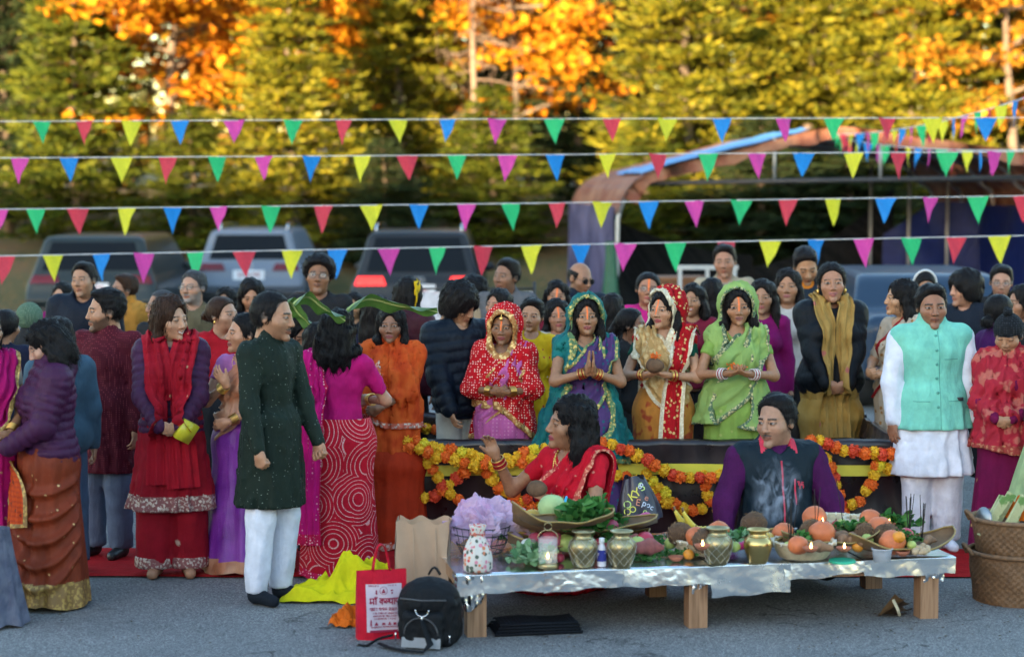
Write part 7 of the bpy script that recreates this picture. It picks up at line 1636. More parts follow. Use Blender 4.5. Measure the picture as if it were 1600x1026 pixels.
def d(o):
    Z = o.p.dz
    o.top('kurta', [PLUM], .020, .86, 2, neck='band', soff=.026, folds=.007); o.top('vest', [VEST, REDL], .036, .80, .0, neck='v', collar='high', folds=.006, matfn=lambda C: ((C[:, 2] > 1.40 + Z) & (np.abs(C[:, 0]) < .105) & (C[:, 1] < .0) & (C[:, 2] > 1.50 + Z - .9 * np.abs(C[:, 0]))))
    o.legs('trousers', CHAR, .03)
    zp = np.array([[0, -.5, z] for z in np.linspace(1.37 + Z, .84 + Z, 14)], F)
    for _ in range(24): zp[:, 1] += np.clip(o.topf(zp) - .002, -.02, .03)
    MB().tube(zp * o.k, .0055, 6).out('zip', REDL, o.root)
    zp = np.array([[.075, -.5, z] for z in np.linspace(1.27 + Z, 1.13 + Z, 6)], F)
    for _ in range(24): zp[:, 1] += np.clip(o.topf(zp) - .002, -.02, .03)
    MB().tube(zp * o.k, .005, 6).out('pocket_zip', REDL, o.root)
    b = MB(); em = [(.115, 1.235, .016, .008), (.100, 1.240, .006, .012), (.128, 1.222, .004, .012), (.106, 1.220, .004, .012), (.096, 1.252, .010, .005), (.12, 1.247, .012, .004)]
    for x, z, rx, rz in em:
        q = np.array([[x, -.5, z + Z]], F)
        for _ in range(24): q[:, 1] += np.clip(o.topf(q) - .001, -.02, .03)
        b.ball(q[0] * o.k, (rx, .003, rz), 8, 5)
    b.out('animal_emblem', REDL, o.root)
person(1213, 620, 268, 'man in a navy quilted vest over a plum shirt seated behind the table', 'm', .12, hy=-.85, hp=.05, tone='a', hair=('recede',), sit=.68, w=1.22, belly=.03, arms={'B': dict(to=(.37, -.20, .80), pole=(1, .35, .15), hand='relax')}, face=dict(mous=1, stub=.25, gaze=-.5), dress=d, fine=True, headk=1.2)

# --- front row, left of the tank
BRK = cloth('rust_silk', (.21, .045, .018), 'motif', (.62, .42, .20), 15, .10, metal2=.5, rough=.5); ORB = cloth('orange_silk_edge', (.48, .085, .02), 'stripes', (.40, .06, .02), 12); BRB = cloth('bronze_border', (.22, .12, .04), 'brocade', (.45, .30, .10), 30, rough=.45, metal2=.5)
def d(o):
    o.skirt('sari_skirt', [BRK, BRB], border=.15, r1=(.27, .24), pleats=13, amp=.05, swag=[(.80, .24, .10, .026), (.70, .28, .15, .026), (.61, .30, .20, .028), (.52, .28, .25, .030), (.42, .2, .28, .03)], front=.9, swagdir=-.5)
    o.top('jacket', [PURPN], .042, .80, 2, soff=.032, neck='band', quilt=(.012, .052), hood=1, collar='high')
    o.drape('pallu_end', [ORB, BRB], [(-.19, -.02, .86), (-.10, -.19, .80), (.02, -.24, .74), (.10, -.26, .66), (.13, -.28, .50)], [.14, .2, .24, .26, .26], lambda P: smin(o.topf(P), o.skf(P), .04), base=.03)
    f = MB(); c = o.p.sh[0] + np.array([-.075, -.02, -.04]); MB().lathe([(0, .0), (.017, .0), (.017, .004), (0, .004)], 16).out('round_badge', SILVER, o.root).matrix_local = Matrix.Translation(Vector(c * o.k)) @ Matrix.Rotation(-PI / 2, 4, 'Y')
person(70, 503, 287, 'woman in a plum quilted jacket over a draped rust silk sari', 'f', -1.15, hy=-.2, hp=.45, tone='e', hair=('wavy', .13), arms={'B': dict(to=(.10, -.26, .98), pole=(.7, .6, -.4), dir=(-.9, -.5, 0), palm=(0, .6, .6), hand='grip')}, face=LIP, dress=d, fine=True, w=1.06)
MAG = cloth('magenta_silk', (.42, .012, .16), 'motif', (.60, .38, .2), 15, .14, metal2=.4); CREAMF = cloth('cream_floral', (.50, .44, .36), 'floral', (.38, .12, .10), 22)
person(-26, 478, 284, 'woman with long black hair in a magenta sari beside the plum jacket', 'f', .6, hy=.4, tone='b', hair=('long', .36), arms=CLASP, dress=sari(MAG, MAG, CREAMF, GOLDZ), fine=True, w=1.05)
MAROON = cloth('maroon_print', (.105, .012, .026), 'grid', (.24, .05, .06), 75, .22)
def d(o):
    o.top('kurta', [MAROON], .022, .56, 2, neck='band', collar='band', flare=(.22, .17), soff=.022); o.legs('jeans', DENIM, .024, .02); o.feet('shoe', BLACKS)
person(148, 452, 254, 'man in a maroon printed kurta and pale jeans looking aside', 'm', -.35, hy=-.85, hp=.05, tone='b', hair=('short',), face=dict(beard=.75, mous=1), dress=d, fine=True, dx=12)
TEALJ = cloth('teal_fleece', (.075, .13, .18)); 
def d(o): o.top('jacket', [TEALJ], .034, .78, 2, soff=.03, neck='band', collar='high'); o.legs('jeans', DENIM2); o.feet('shoe', BLACKS)
person(108, 496, 266, 'woman in a teal fleece jacket with her back to the maroon kurta', 'f', -2.6, tone='b', hair=('long', .25), dress=d, w=1.05, dx=-12)
REDS = cloth('red_silk_suit', (.30, .010, .026), 'motif', (.55, .40, .33), 5, .07, metal2=.4); REDD = cloth('red_dupatta', (.36, .012, .030), 'dots', (.55, .30, .18), 12, .08); SILB = cloth('silver_red_border', (.24, .05, .06), 'brocade', (.58, .48, .42), 36, metal2=.5)
def d(o):
    o.top('tunic', [REDS, SILB], .014, .42, 0, flare=(.27, .20), matfn=lambda C: C[:, 2] < .52); o.legs('trousers', [REDS], .035, .055)
    for s_ in (-1, 1): o.solid('trouser_border', lambda P: smax(smax(rc(P, o.p.kn[(s_ + 1) // 2], o.p.an[(s_ + 1) // 2], .10, .131), P[:, 2] - .13, .01), .055 - P[:, 2], .01), (s_ * .1 - .2, -.2, .03), (s_ * .1 + .2, .22, .2), [SILB])
    o.top('jacket', [PURPN], .034, .86, 2, soff=.028, neck='open', quilt=(.010, .05))
    both = lambda P: smin(o.topf(P), s_cone(o, P), .04)
    o.drape('scarf', [REDD, cloth('red_stripe_end', (.34, .014, .03), 'stripes', (.55, .35, .2), 14)], [(-.09, .06, 1.45), (-.09, -.08, 1.43), (-.07, -.17, 1.28), (-.06, -.20, 1.10), (-.05, -.22, .85), (-.05, -.25, .60)], [.14, .15, .17, .18, .20, .22], both, base=.014, pleats=3, border=.0)
    o.drape('scarf', [REDD, cloth('red_stripe_end', (.34, .014, .03))], [(.09, .06, 1.45), (.09, -.08, 1.43), (.06, -.17, 1.28), (.05, -.20, 1.10), (.07, -.22, .85), (.09, -.25, .58)], [.13, .15, .17, .18, .20, .22], both, base=.02, pleats=3, border=.0)
    b = MB(); b.box(np.array([.10, -.30, .93]) * o.k, (.10, .04, .12), rotm(.4, .3, .5)); b.out('snack_packet', plain('yellow_packet', (.6, .55, .03), .3), o.root)
def s_cone(o, P): return o.cone(P, 1.06, .42, (.16, .13), (.28, .21))
d_laugh = d
SKINB = plain('bare_skin', TONE['b'], .55)
person(264, 463, 267, 'laughing woman in an open plum jacket with a red silk suit and scarf', 'f', .12, hy=.75, hp=.05, tone='a', hair=('long', .26), hairc='brown', arms={'B': dict(to=(.06, -.27, .96), pole=(.9, .4, -.5), dir=(-.9, -.4, -.2), palm=(0, 1, .2), hand='grip')}, face=dict(teeth=1, smile=.8, closed=1), dress=lambda o: (d_laugh(o), o.feet('foot', SKINB)), fine=True, w=.95)
PURS = cloth('violet_satin', (.19, .025, .30), 'fade', (.27, .06, .40), 5, rough=.35); COPS = cloth('copper_satin', (.42, .17, .09), 'fade', (.58, .33, .22), 7, rough=.38)
person(384, 488, 264, 'woman in a violet satin sari with a copper sash holding a hand to her chest', 'f', -.35, hy=-.85, hp=.02, tone='a', hair=('bun', -.01), arms={'R': dict(to=(.03, -.21, 1.26), pole=(.9, .2, -.8), dir=(.5, -.3, .7), palm=(0, 1, .2), hand='relax'), 'L': dict(to=(.0, -.25, 1.02), pole=(.8, .5, -.5), dir=(-1, -.2, -.2), palm=(0, 1, .1), hand='grip')}, face=LIP, dress=sari(PURS, COPS, cloth('lilac_blouse', (.45, .18, .40)), COPS, sleeve=.45, r1=(.30, .25), pleats=11, border=.09, path=[(-.16, -.07, 1.0), (-.08, -.17, 1.08), (-.02, -.18, 1.22), (.07, -.11, 1.38), (.12, .0, 1.45), (.12, .12, 1.33), (.11, .17, 1.08), (.11, .2, .42)]), fine=True, w=1.08)
DKGREEN = cloth('dark_green_jacquard', (.016, .030, .022), 'motif', (.22, .26, .22), 42, .11, metal2=.4, rough=.7)
def d(o):
    o.top('kurta', [DKGREEN], .020, .54, 2, neck='band', collar='band', flare=(.215, .185), soff=.016); o.legs('trousers', WHITE, .020, .012); o.feet('sock', SOCK)
person(428, 455, 285, 'man in a dark green kurta and white trousers standing in socks', 'm', .95, hy=.35, hp=.10, tone='b', hair=('crown',), face=dict(mous=1, stub=.35), arms={'L': dict(to=(.19, -.20, .82), hand='fist', palm=(-1, 0, 0)), 'R': dict(to=(.24, -.13, .84), hand='fist')}, dress=d, fine=True, w=.80, dx=-8)
BAND = cloth('scarlet_bandhani', (.46, .010, .035), 'rings', (.72, .42, .42), 17, uv=True); MAGP = cloth('magenta_georgette', (.52, .012, .20), 'dots', (.72, .35, .45), 30, .13); MAGB = cloth('magenta_cotton', (.46, .012, .17)); MAGR = cloth('rose_edge', (.50, .012, .10), 'dots', (.75, .45, .5), 60, .3)
def d(o):
    o.top('blouse', [MAGB], .010, 1.02, .75, neck='back'); o.skirt('sari_skirt', [BAND, MAGR], border=.05, r1=(.24, .22), pleats=7, amp=.02, r0=(.17, .14))
    o.drape('pallu', [MAGP, MAGR], [(-.06, -.16, 1.25), (.06, -.12, 1.40), (.135, .0, 1.46), (.16, .12, 1.36), (.17, .17, 1.15), (.19, .20, .85), (.21, .23, .50), (.20, .25, .24)], [.2, .2, .2, .22, .28, .32, .34, .34], lambda P: smin(o.topf(P), o.skf(P), .04), base=.016, pleats=5)
    o.bangles([GOLD])
person(528, 484, 268, 'woman seen from behind in a magenta blouse and scarlet tie dyed sari', 'f', 2.95, hy=.0, hp=.15, tone='a', hair=('wavy', .20), arms={'B': dict(to=(.12, -.28, 1.12), pole=(.9, .3, -.6), hand='grip')}, dress=d, fine=True, w=1.1)
ORNG = cloth('orange_georgette', (.52, .075, .016), 'fade', (.58, .11, .02), 9); ORSW = cloth('orange_silver_border', (.55, .10, .04), 'brocade', (.62, .52, .46), 30, metal2=.4)
def d(o):
    o.top('tunic', [ORNG], .014, .55, .95, flare=(.25, .19), neck='round'); o.skirt('skirt', [cloth('deep_orange', (.40, .045, .012)), ORSW], z0=.7, r0=(.2, .16), r1=(.27, .22), border=.04)
    o.wrap('shawl', [ORNG, ORSW], .026, lambda P, p: rc(P, (-.03, -.2, 1.5), (-.04, -.30, .95), .075, .055), .72, .03, use='tak', arm_to=1.5, ext=.02, folds=.013, cutfn=lambda P, p: (.86 - 1.1 * np.maximum(-P[:, 0], 0) * 0 - P[:, 2] + .35 * np.clip(-P[:, 0], 0, 1)) * .7)
person(606, 477, 247, 'woman wrapped in an orange shawl standing beside the left tank corner', 'f', -.12, hy=.05, hp=.05, tone='c', hair=('fronted', .28), arms={'R': dict(to=(.16, -.16, .80), pole=(.8, .5, -.4), hand='relax'), 'L': dict(to=(-.02, -.26, 1.02), pole=(.8, .5, -.5), dir=(-1, -.2, -.3), palm=(0, 1, .1), hand='grip')}, face=LIP, dress=d, fine=True, w=1.05)

# --- right of the tank
MINT = cloth('mint_linen', (.24, .58, .48), bump=.5, rough=.85); BTN = plain('mint_button', (.08, .32, .26), .4)
def d(o):
    o.top('kurta', [WHITEK], .022, .50, 2, neck='band', collar='band', flare=(.275, .20), soff=.026, nf=7); o.legs('trousers', WHITE, .032, .026); o.feet('sock', WHITE)
    o.top('waistcoat', [MINT], .040, .80, .0, neck='band', collar='band', folds=.003, flare=(.262, .205))
    for i, z in enumerate((1.40, 1.31, 1.22, 1.13, 1.04, .95)):
        q = np.array([[0, -.5, z]], F)
        for _ in range(24): q[:, 1] += np.clip(o.topf(q) - .001, -.02, .03)
        MB().ball(q[0] * o.k, (.010, .006, .010), 10, 6).out('button', BTN, o.root)
    for x, z, w_, m in ((.095, 1.25, .09, BTN), (-.10, .985, .10, BTN), (.12, .985, .10, BTN), (.0, 1.1, 0, None)):
        if m is None:
            zp = np.array([[.016, -.5, z_] for z_ in np.linspace(1.43, .81, 16)], F)
        else: zp = np.array([[x_, -.5, z] for x_ in np.linspace(x - w_ / 2, x + w_ / 2, 8)], F)
        for _ in range(24): zp[:, 1] += np.clip(o.topf(zp) - .0, -.02, .03)
        MB().tube(zp * o.k, .0028, 5).out('placket_seam' if m is None else 'pocket_welt', BTN, o.root)
    q = np.array([[.145, -.5, .995]], F)
    for _ in range(24): q[:, 1] += np.clip(o.topf(q) - .001, -.02, .03)
    MB().box(q[0] * o.k, (.05, .012, .022)).out('phone', PLASTIC, o.root)
person(1462, 445, 249, 'man in a mint waistcoat over a white kurta standing beside the tank', 'm', .03, hy=-.03, hp=.03, tone='c', hair=('short',), w=1.12, belly=.0, arms={'B': dict(to=(.27, -.06, .80), pole=(.8, .5, 0), hand='relax', palm=(-.8, .6, 0))}, face=dict(stub=.15), dress=d, fine=True, headk=1.13)
RSH = cloth('rose_paisley_shawl', (.40, .035, .06), 'floral', (.50, .15, .12), 24); RSHB = cloth('rose_shawl_border', (.34, .04, .05), 'brocade', (.50, .24, .14), 30); WINE = cloth('wine_silk', (.19, .010, .080), 'motif', (.48, .30, .12), 9, .10, metal2=.4); KNIT = cloth('charcoal_knit', (.022, .026, .032), 'grid', (.05, .055, .065), 70, .3, bump=.9)
def beanie(o, mat, pom=True, low=.028):
    f = lambda Q: smax(ell(Q, (0, .014, .034), (.086, .106, .104)) - .004 * np.abs(np.sin(np.arctan2(Q[:, 0], Q[:, 1]) * 22)), low + .25 * Q[:, 1] * 0 - Q[:, 2] - .5 * np.clip(Q[:, 1], 0, .08), .008)
    V, Q = nets(f, (-.13, -.14, -.1), (.13, .16, .17), .005); o.emit('knitted_hat', o.p.fromhead(V), Q, [mat])
    if pom: b = MB(); b.ball(o.p.fromhead(np.array([[0, .02, .155]], F))[0] * o.k, .034 * o.k, 16, 12, .25, 3); b.out('pompom', mat, o.root)
def d(o):
    o.top('blouse', [WINE], .014, .95, 2); o.skirt('sari_skirt', [WINE, GOLDZ], border=.04, r1=(.27, .22), pleats=12)
    o.wrap('shawl', [RSH, RSHB], .032, lambda P, p: rc(P, (.02, -.14, 1.56), (.02, -.16, 1.50), .07, .04), .76, .06, use='tak', arm_to=1.9, ext=.05, folds=.012, headoff=.0); beanie(o, KNIT)
person(1578, 492, 252, 'old woman in a charcoal knitted hat and rose paisley shawl', 'f', -.35, hy=-.15, hp=.35, tone='a', hair=('bun', -.03), hairc='salt', arms=CLASP, face=dict(closed=1), dress=d, fine=True, w=1.0)
def d(o): o.top('coat', [BLACKN], .035, .9, 2, soff=.028, neck='band', quilt=(.008, .06)); o.skirt('dress', [cloth('pale_green_cotton', (.36, .46, .26)), cloth('pale_green_cotton', (.36, .46, .26))], r1=(.36, .30), z1=.35)
person(1672, 470, 262, 'woman in a black coat over a pale green dress beside the rose shawl', 'f', -.4, tone='b', hair=('long', .3), dress=d, w=1.1)

# --- standing behind the tank
YK = cloth('yellow_print_kurta', (.62, .43, .02), 'motif', (.42, .05, .06), 16, .13)
person(823, 464, 232, 'small boy in a yellow printed kurta behind the scarlet veil', 'k', -.05, hy=-.15, hp=.12, tone='b', hair=('short',), dress=plaintop(YK, hem=.55, flare=(.2, .16), neck='round'), w=.82, headk=1.06, fine=True)
NAVP = cloth('navy_puffer', (.010, .018, .032), rough=.5)
def d(o): o.top('shirt', [cloth('pale_shirt', (.42, .48, .48))], .014, .8, 0, neck='v'); o.top('jacket', [NAVP], .04, .80, 2, soff=.034, neck='v', quilt=(.010, .075), collar=None); o.legs('trousers', cloth('stone_chino', (.42, .40, .36)), .03); o.feet('shoe', BLACKS)
person(738, 443, 238, 'youth with shaggy black hair in a navy puffer jacket looking down', 'm', .35, hy=.65, hp=.45, tone='a', hair=('shaggy',), arms={'B': dict(to=(.14, -.2, .84), pole=(.8, .5, -.3), hand='relax')}, dress=d, fine=True, w=1.0, dx=-14)
MCOAT = cloth('mustard_chiffon', (.40, .26, .09), 'motif', (.44, .14, .12), 7, .14); MUSTS = cloth('mustard_silk', (.34, .20, .05), 'fade', (.42, .26, .08), 6)
def d(o):
    o.top('tunic', [MUSTS], .014, .55, 0, flare=(.19, .16)); o.skirt('skirt', [MUSTS, GOLDZ], z0=.8, r0=(.15, .13), r1=(.19, .17), border=.03)
    o.top('coat', [BLACKN], .036, .74, 2, soff=.034, neck='open', quilt=(.006, .10), hood=1)
    both = lambda P: smin(o.topf(P), o.cone(P, 1.06, .55, (.16, .13), (.2, .17)), .04)
    for s_ in (-1, 1): o.drape('scarf', [MCOAT], [(s_ * .085, .06, 1.46), (s_ * .085, -.08, 1.43), (s_ * .055, -.17, 1.28), (s_ * .05, -.20, 1.08), (s_ * .055, -.22, .85), (s_ * .06, -.25, .55)], [.09, .11, .115, .12, .13, .15], both, base=.010, pleats=2, border=0)
    o.earrings(GOLD, .014)
person(1300, 411, 224, 'smiling woman in an open black coat with a mustard scarf', 'f', .05, hy=-.1, hp=.0, tone='b', hair=('pony', .25), arms=CLASPLOW, face=dict(smile=.7, teeth=0, lip=(.3, .07, .08)), dress=d, fine=True, w=1.18)
FLOR = cloth('white_gold_print', (.46, .40, .33), 'motif', (.30, .16, .05), 17, .22)
person(1412, 436, 226, 'woman in a white and gold printed sari seen in profile', 'f', -1.0, hy=-.5, hp=.0, tone='a', hair=('long', .27), arms={'B': dict(to=(.05, -.27, 1.05), pole=(.8, .4, -.6), dir=(-.9, -.4, .1), palm=(0, 1, .2), hand='grip')}, face=dict(smile=.5), dress=sari(FLOR, FLOR, FLOR, cloth('red_edge', (.30, .02, .03)), sleeve=.9, jewel=False), fine=True)
MAGK = cloth('magenta_kurta', (.22, .008, .13))
person(1188, 436, 214, 'woman with long straight hair in a plain magenta dress', 'f', -.1, hy=-.15, hp=.03, tone='b', hair=('fronted', .30), dress=plaintop(MAGK, hem=.3, flare=(.25, .2)), face=LIP, w=1.0)
person(1230, 420, 206, 'young woman in a white floral top behind the magenta dress', 'f', -.15, hy=-.05, tone='b', hair=('fronted', .26), dress=plaintop(cloth('white_floral', (.55, .50, .46), 'floral', (.45, .14, .08), 16), neck='v'), face=LIP)
def d(o): o.top('kurta', [ORANGEC], .014, .6, 0, flare=(.2, .17), neck='band', collar='band'); o.top('jacket', [cloth('slate_jacket', (.035, .045, .06))], .03, .82, 2, neck='open'); o.legs('trousers', CHAR)
person(1265, 386, 200, 'tall man in an orange kurta and slate jacket looking down', 'm', .05, hp=.45, tone='b', hair=('short',), dress=d, face=dict(stub=.2))
person(1135, 382, 181, 'tall man in a pale tan shirt behind the whole crowd', 'm', -.1, hy=-.1, tone='b', hair=('short',), dress=plaintop(cloth('pale_tan_shirt', (.38, .33, .25)), neck='v'), face=dict(stub=.2), w=1.08)
person(1085, 443, 210, 'smiling woman with parted hair between the red and lime veils', 'f', -.2, hy=-.1, tone='b', hair=('wavy', .16), dress=plaintop(cloth('wine_kurta', (.20, .02, .05))), face=dict(smile=.8, teeth=1, bindi=1, lip=(.3, .06, .07)))
person(1117, 434, 196, 'dark haired woman turned away between the tan shirt and the lime veil', 'f', 2.8, tone='b', hair=('long', .24), dress=plaintop(CHAR))
person(1006, 425, 201, 'woman with an orange forehead mark in a bright pink shawl', 'f', -.05, hy=.05, tone='b', hair=('bun', .0), dress=lambda o: (plaintop(cloth('bright_pink', (.52, .03, .22)))(o), o.glasses(FRAME, LENSC)), face=TIL)
person(986, 480, 226, 'girl in profile between the teal veil and the gold sari', 'f', .9, hy=.4, tone='d', hair=('pony', .2), dress=plaintop(CHAR), w=.9)
person(955, 460, 214, 'dark haired woman with her back turned behind the teal veil', 'f', 2.9, tone='b', hair=('long', .22), dress=plaintop(CHAR))
person(907, 410, 190, 'bald man in sunglasses and a dark jacket', 'm', .35, hy=.35, hp=.2, tone='b', hair=('bald',), dress=lambda o: (plaintop(NAVY, off=.03, collar='high', neck='band')(o), o.glasses(FRAME, LENSD, .024)), face=dict(stub=.3), w=1.05)
person(868, 437, 196, 'woman with an orange forehead mark in front of the bald man', 'f', .0, hr=.08, tone='b', hair=('wavy', .25), dress=plaintop(cloth('wine_kurta', (.20, .02, .05))), face=dict(tilak=1, smile=.6))
person(871, 467, 214, 'woman with an orange forehead mark beside the boy in yellow', 'f', .1, tone='b', hair=('long', .25), dress=plaintop(cloth('cream_kurta', (.5, .46, .40))), face=TIL)
def d(o): o.top('shirt', [TAN], .014, .8, 2, neck='v'); o.top('vest', [GREY], .03, .84, 0, neck='open'); o.legs('trousers', CHAR)
person(788, 405, 196, 'man in a grey vest over a tan shirt looking aside', 'm', -.2, hy=-.45, tone='c', hair=('short',), dress=d, face=dict(stub=.25), w=1.1)
person(776, 450, 212, 'woman half hidden behind the youth in the navy jacket', 'f', -.4, hy=-.2, tone='b', hair=('long', .24), dress=plaintop(CHAR), face=LIP)
person(742, 432, 192, 'dark haired person behind the youth in the navy jacket', 'm', 2.4, tone='b', hair=('shaggy',), dress=plaintop(CHAR))
def d(o):
    o.top('jacket', [cloth('maroon_puffer', (.075, .016, .030), rough=.55)], .042, .82, 2, soff=.034, neck='band', quilt=(.010, .07), hood=1, collar='high'); o.legs('trousers', CHAR)
    o.wrap('scarf', [cloth('yellow_scarf', (.62, .42, .02))], .01, lambda P, p: ell(p.tol(P), (.0, -.15, -.05), (.2, .21, .16)), 1.42, use='h', headoff=.012, cutfn=lambda P, p: .045 + .737 * P[:, 0] + .675 * P[:, 1])
person(622, 432, 216, 'person in a maroon puffer jacket with a yellow head scarf', 'f', 2.4, hy=.2, tone='b', hair=('long', .2), dress=d, w=1.15, dx=18)
# --- behind, left
person(497, 402, 206, 'curly haired youth in glasses above the banana leaf', 'm', .02, tone='c', hair=('curly',), dress=lambda o: (plaintop(CHAR)(o), o.glasses(FRAME, LENSC)), face=dict(smile=.6), w=.95)
person(393, 435, 205, 'woman with long black hair looking down beside the green kurta', 'f', .15, hp=.3, tone='b', hair=('fronted', .28), dress=plaintop(cloth('blue_black', (.015, .02, .05))), face=dict(closed=1, lip=(.3, .07, .08)))
person(466, 490, 252, 'woman bowing her head behind the man in the green kurta', 'f', .35, hy=.3, hp=.5, tone='b', hair=('long', .2), dress=plaintop(cloth('violet_cotton', (.16, .02, .2))), face=dict(closed=1))
person(497, 505, 258, 'woman with black hair standing under the banana leaf', 'f', 2.7, hp=.1, tone='b', hair=('long', .3), dress=plaintop(cloth('emerald', (.01, .14, .07))))
person(470, 455, 190, 'brown haired person behind the curly youth', 'f', .2, tone='b', hair=('short',), hairc='brown', dress=plaintop(CHAR))
person(546, 456, 192, 'dark haired person peeping over the banana leaf', 'f', -.2, tone='b', hair=('long', .15), dress=plaintop(CHAR))
person(580, 462, 222, 'dark haired person half hidden beside the orange shawl', 'f', 2.6, tone='b', hair=('long', .25), dress=plaintop(cloth('blue_black', (.015, .02, .05))))
def d(o): o.top('blouse', [cloth('gold_blouse', (.45, .28, .12))], .01, .9, 0, neck='v'); o.top('blazer', [cloth('red_blazer', (.40, .012, .025))], .026, .78, 2, neck='v'); o.skirt('skirt', [CHAR, CHAR]); o.necklace(GOLD); o.earrings(GOLD)
person(344, 462, 236, 'woman in a red blazer with her brown hair tied back', 'f', .3, hy=.75, tone='a', hair=('bun', .0), hairc='brown', dress=d)
person(352, 449, 198, 'dark haired woman peeping over the red blazer', 'f', -.1, tone='b', hair=('long', .2), dress=plaintop(CHAR))
person(306, 422, 207, 'grey bearded man in glasses behind the laughing woman', 'm', -.1, hy=-.35, tone='a', hair=('grey',), hairc='salt', dress=lambda o: (plaintop(cloth('olive_floral', (.16, .13, .08), 'floral', (.4, .2, .05), 14), neck='v')(o), o.glasses(FRAME, LENSC)), face=dict(beard=.7, mous=1, beardc=(.22, .21, .2)), w=1.05)
person(248, 452, 214, 'balding man in glasses half hidden by the laughing woman', 'm', -.5, hy=-.6, tone='b', hair=('crown',), hairc='salt', dress=lambda o: (plaintop(CHAR)(o), o.glasses(FRAME, LENSC)))
def d(o): o.top('shirt', [cloth('red_shirt', (.4, .015, .02))], .014, .8, 2, neck='v'); o.wrap('shawl', [MUST], .032, lambda P, p: rc(P, (-.04, -.12, 1.55), (-.06, -.2, 1.25), .085, .05), .8, use='tak', arm_to=1.9)
person(189, 428, 190, 'man in a mustard shawl over a red collar', 'm', -.6, hy=-.45, tone='b', hair=('short',), hairc='brown', dress=d)
def d(o): o.top('jacket', [NAVY], .04, .8, 2, soff=.034, neck='v', collar='high'); o.legs('trousers', CHAR)
person(128, 410, 202, 'broad man in a navy jacket behind the maroon kurta', 'm', .0, hy=-.3, tone='a', hair=('short',), dress=d, w=1.2, face=dict(stub=.2), headk=1.12)
person(96, 440, 192, 'woman half hidden behind the broad man in navy', 'f', -.2, tone='a', hair=('long', .25), dress=plaintop(cloth('magenta_kurta', (.22, .008, .13))))
person(48, 474, 222, 'person in a green knitted hat with their back turned', 'm', 2.8, tone='b', hair=None, dress=lambda o: (plaintop(CHAR, off=.03)(o), beanie(o, cloth('sage_knit', (.11, .17, .12), 'grid', (.16, .22, .16), 70, .3), False, -.02)))
person(14, 482, 240, 'dark haired woman with her back turned beside the green hat', 'f', 2.9, tone='b', hair=('bun', -.04), dress=plaintop(cloth('blue_black', (.015, .02, .05))))
# --- behind, right
def d(o):
    plaintop(CHAR)(o); th = np.linspace(-.1, PI + .1, 24); Q = np.stack([.092 * np.cos(th), .012 + 0 * th, .02 + .115 * np.sin(th)], 1)
    hp_ = empty('headphones'); hp_.parent = o.root; wp = plain('white_headphone', (.62, .64, .66), .4); MB().tube(o.p.fromhead(Q.astype(F)) * o.k, .011 * o.k, 8).out('headband', wp, hp_)
    for k_ in (-1, 1): MB().ball(o.p.fromhead(np.array([[k_ * .093, .01, .0]], F))[0] * o.k, (.024, .036, .042), 14, 10).out('ear_cup', wp, hp_)
person(1450, 424, 196, 'girl wearing white headphones behind the mint waistcoat', 'k', .0, hp=.25, tone='a', hair=('bun', -.03), dress=d, w=.95)
def d(o): o.top('shirt', [cloth('saffron_shirt', (.55, .25, .02))], .016, .8, 0, neck='v'); o.top('jacket', [cloth('slate_navy', (.02, .028, .045))], .03, .8, 2, neck='v', collar='high'); o.legs('trousers', CHAR)
person(1513, 423, 206, 'man in profile with a saffron collar behind the mint waistcoat', 'm', -.6, hy=-.65, tone='a', hair=('shaggy',), dress=d, face=dict(stub=.3))
person(1564, 414, 196, 'man in glasses and a dark coat before the blue side tarp', 'm', -.1, hy=-.1, hp=.1, tone='a', hair=('short',), dress=lambda o: (plaintop(CHAR, off=.03, neck='v')(o), o.glasses(FRAME, LENSC)))
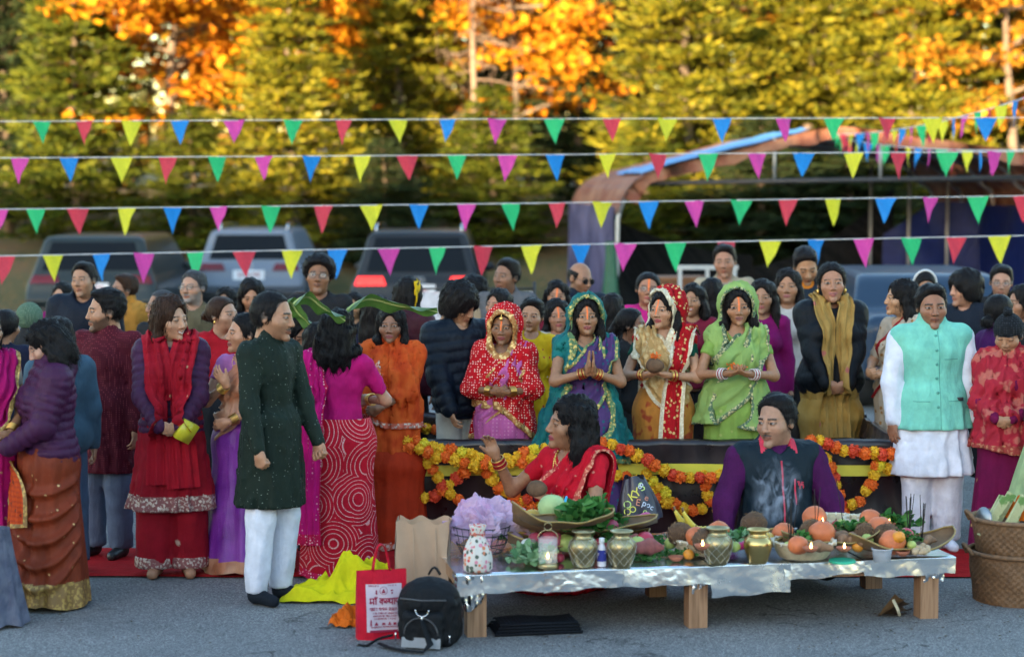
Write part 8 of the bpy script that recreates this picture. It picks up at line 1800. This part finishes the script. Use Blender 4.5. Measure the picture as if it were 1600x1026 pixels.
person(1560, 459, 236, 'woman in a purple cardigan with her hair in a low bun', 'f', 1.9, hy=.3, tone='b', hair=('bun', -.05), dress=plaintop(cloth('purple_cardigan', (.075, .012, .10)), off=.022))
person(1597, 446, 216, 'dark haired woman beside the woman in the purple cardigan', 'f', -1.2, tone='b', hair=('long', .25), dress=plaintop(CHAR))
# offerings held in hands
def held_coconut(who, lift, label, petals, which=None):
    h = HELD[who]; p = (h[0] + h[1]) / 2 if which is None else h[which]; p = p + Vector(lift); e = place('coconut', p, label, 'coconut', 'coconuts held in the hands'); MB().ball((0, 0, 0), (.060, .052, .048), 22, 16, .06, 3).out('shell', HUSK, e)
    if petals:
        g = np.random.default_rng(4); f = MB()
        for i in range(40):
            q = np.array([g.normal(0, .022), g.normal(0, .016), .048 + abs(g.normal(0, .012))]); d = g.normal(0, 1, 3); d /= np.linalg.norm(d); s_ = np.cross(d, g.normal(0, 1, 3)); s_ /= np.linalg.norm(s_); f.add([q, q + d * .012 + s_ * .007, q + d * .024, q + d * .012 - s_ * .007], [[0, 1, 2, 3]])
        f.out('petals', MGM['o'], e, smooth=False)
held_coconut('woman in a gold sari and red brocade veil holding a coconut with flowers', (0, -.01, .055), 'coconut heaped with orange petals in the hands of the gold sari', True)
held_coconut('woman in a crimson sari seated behind the table with one hand raised', (0, -.01, .045), 'dark coconut held by the seated woman in crimson', False, 1)
g = np.random.default_rng(8); h = HELD['woman in a lime green sari and veil cupping orange petals']; p = (h[0] + h[1]) / 2 + Vector((0, -.005, .028)); e = place('petal_handful', p, 'handful of orange petals cupped by the woman in lime green', 'petals'); f = MB()
for i in range(40):
    q = np.array([g.normal(0, .026), g.normal(0, .016), abs(g.normal(0, .008))]); d = g.normal(0, 1, 3); d /= np.linalg.norm(d); s_ = np.cross(d, g.normal(0, 1, 3)); s_ /= np.linalg.norm(s_); f.add([q, q + d * .012 + s_ * .007, q + d * .024, q + d * .012 - s_ * .007], [[0, 1, 2, 3]])
f.out('petals', MGM['o'], e, smooth=False)
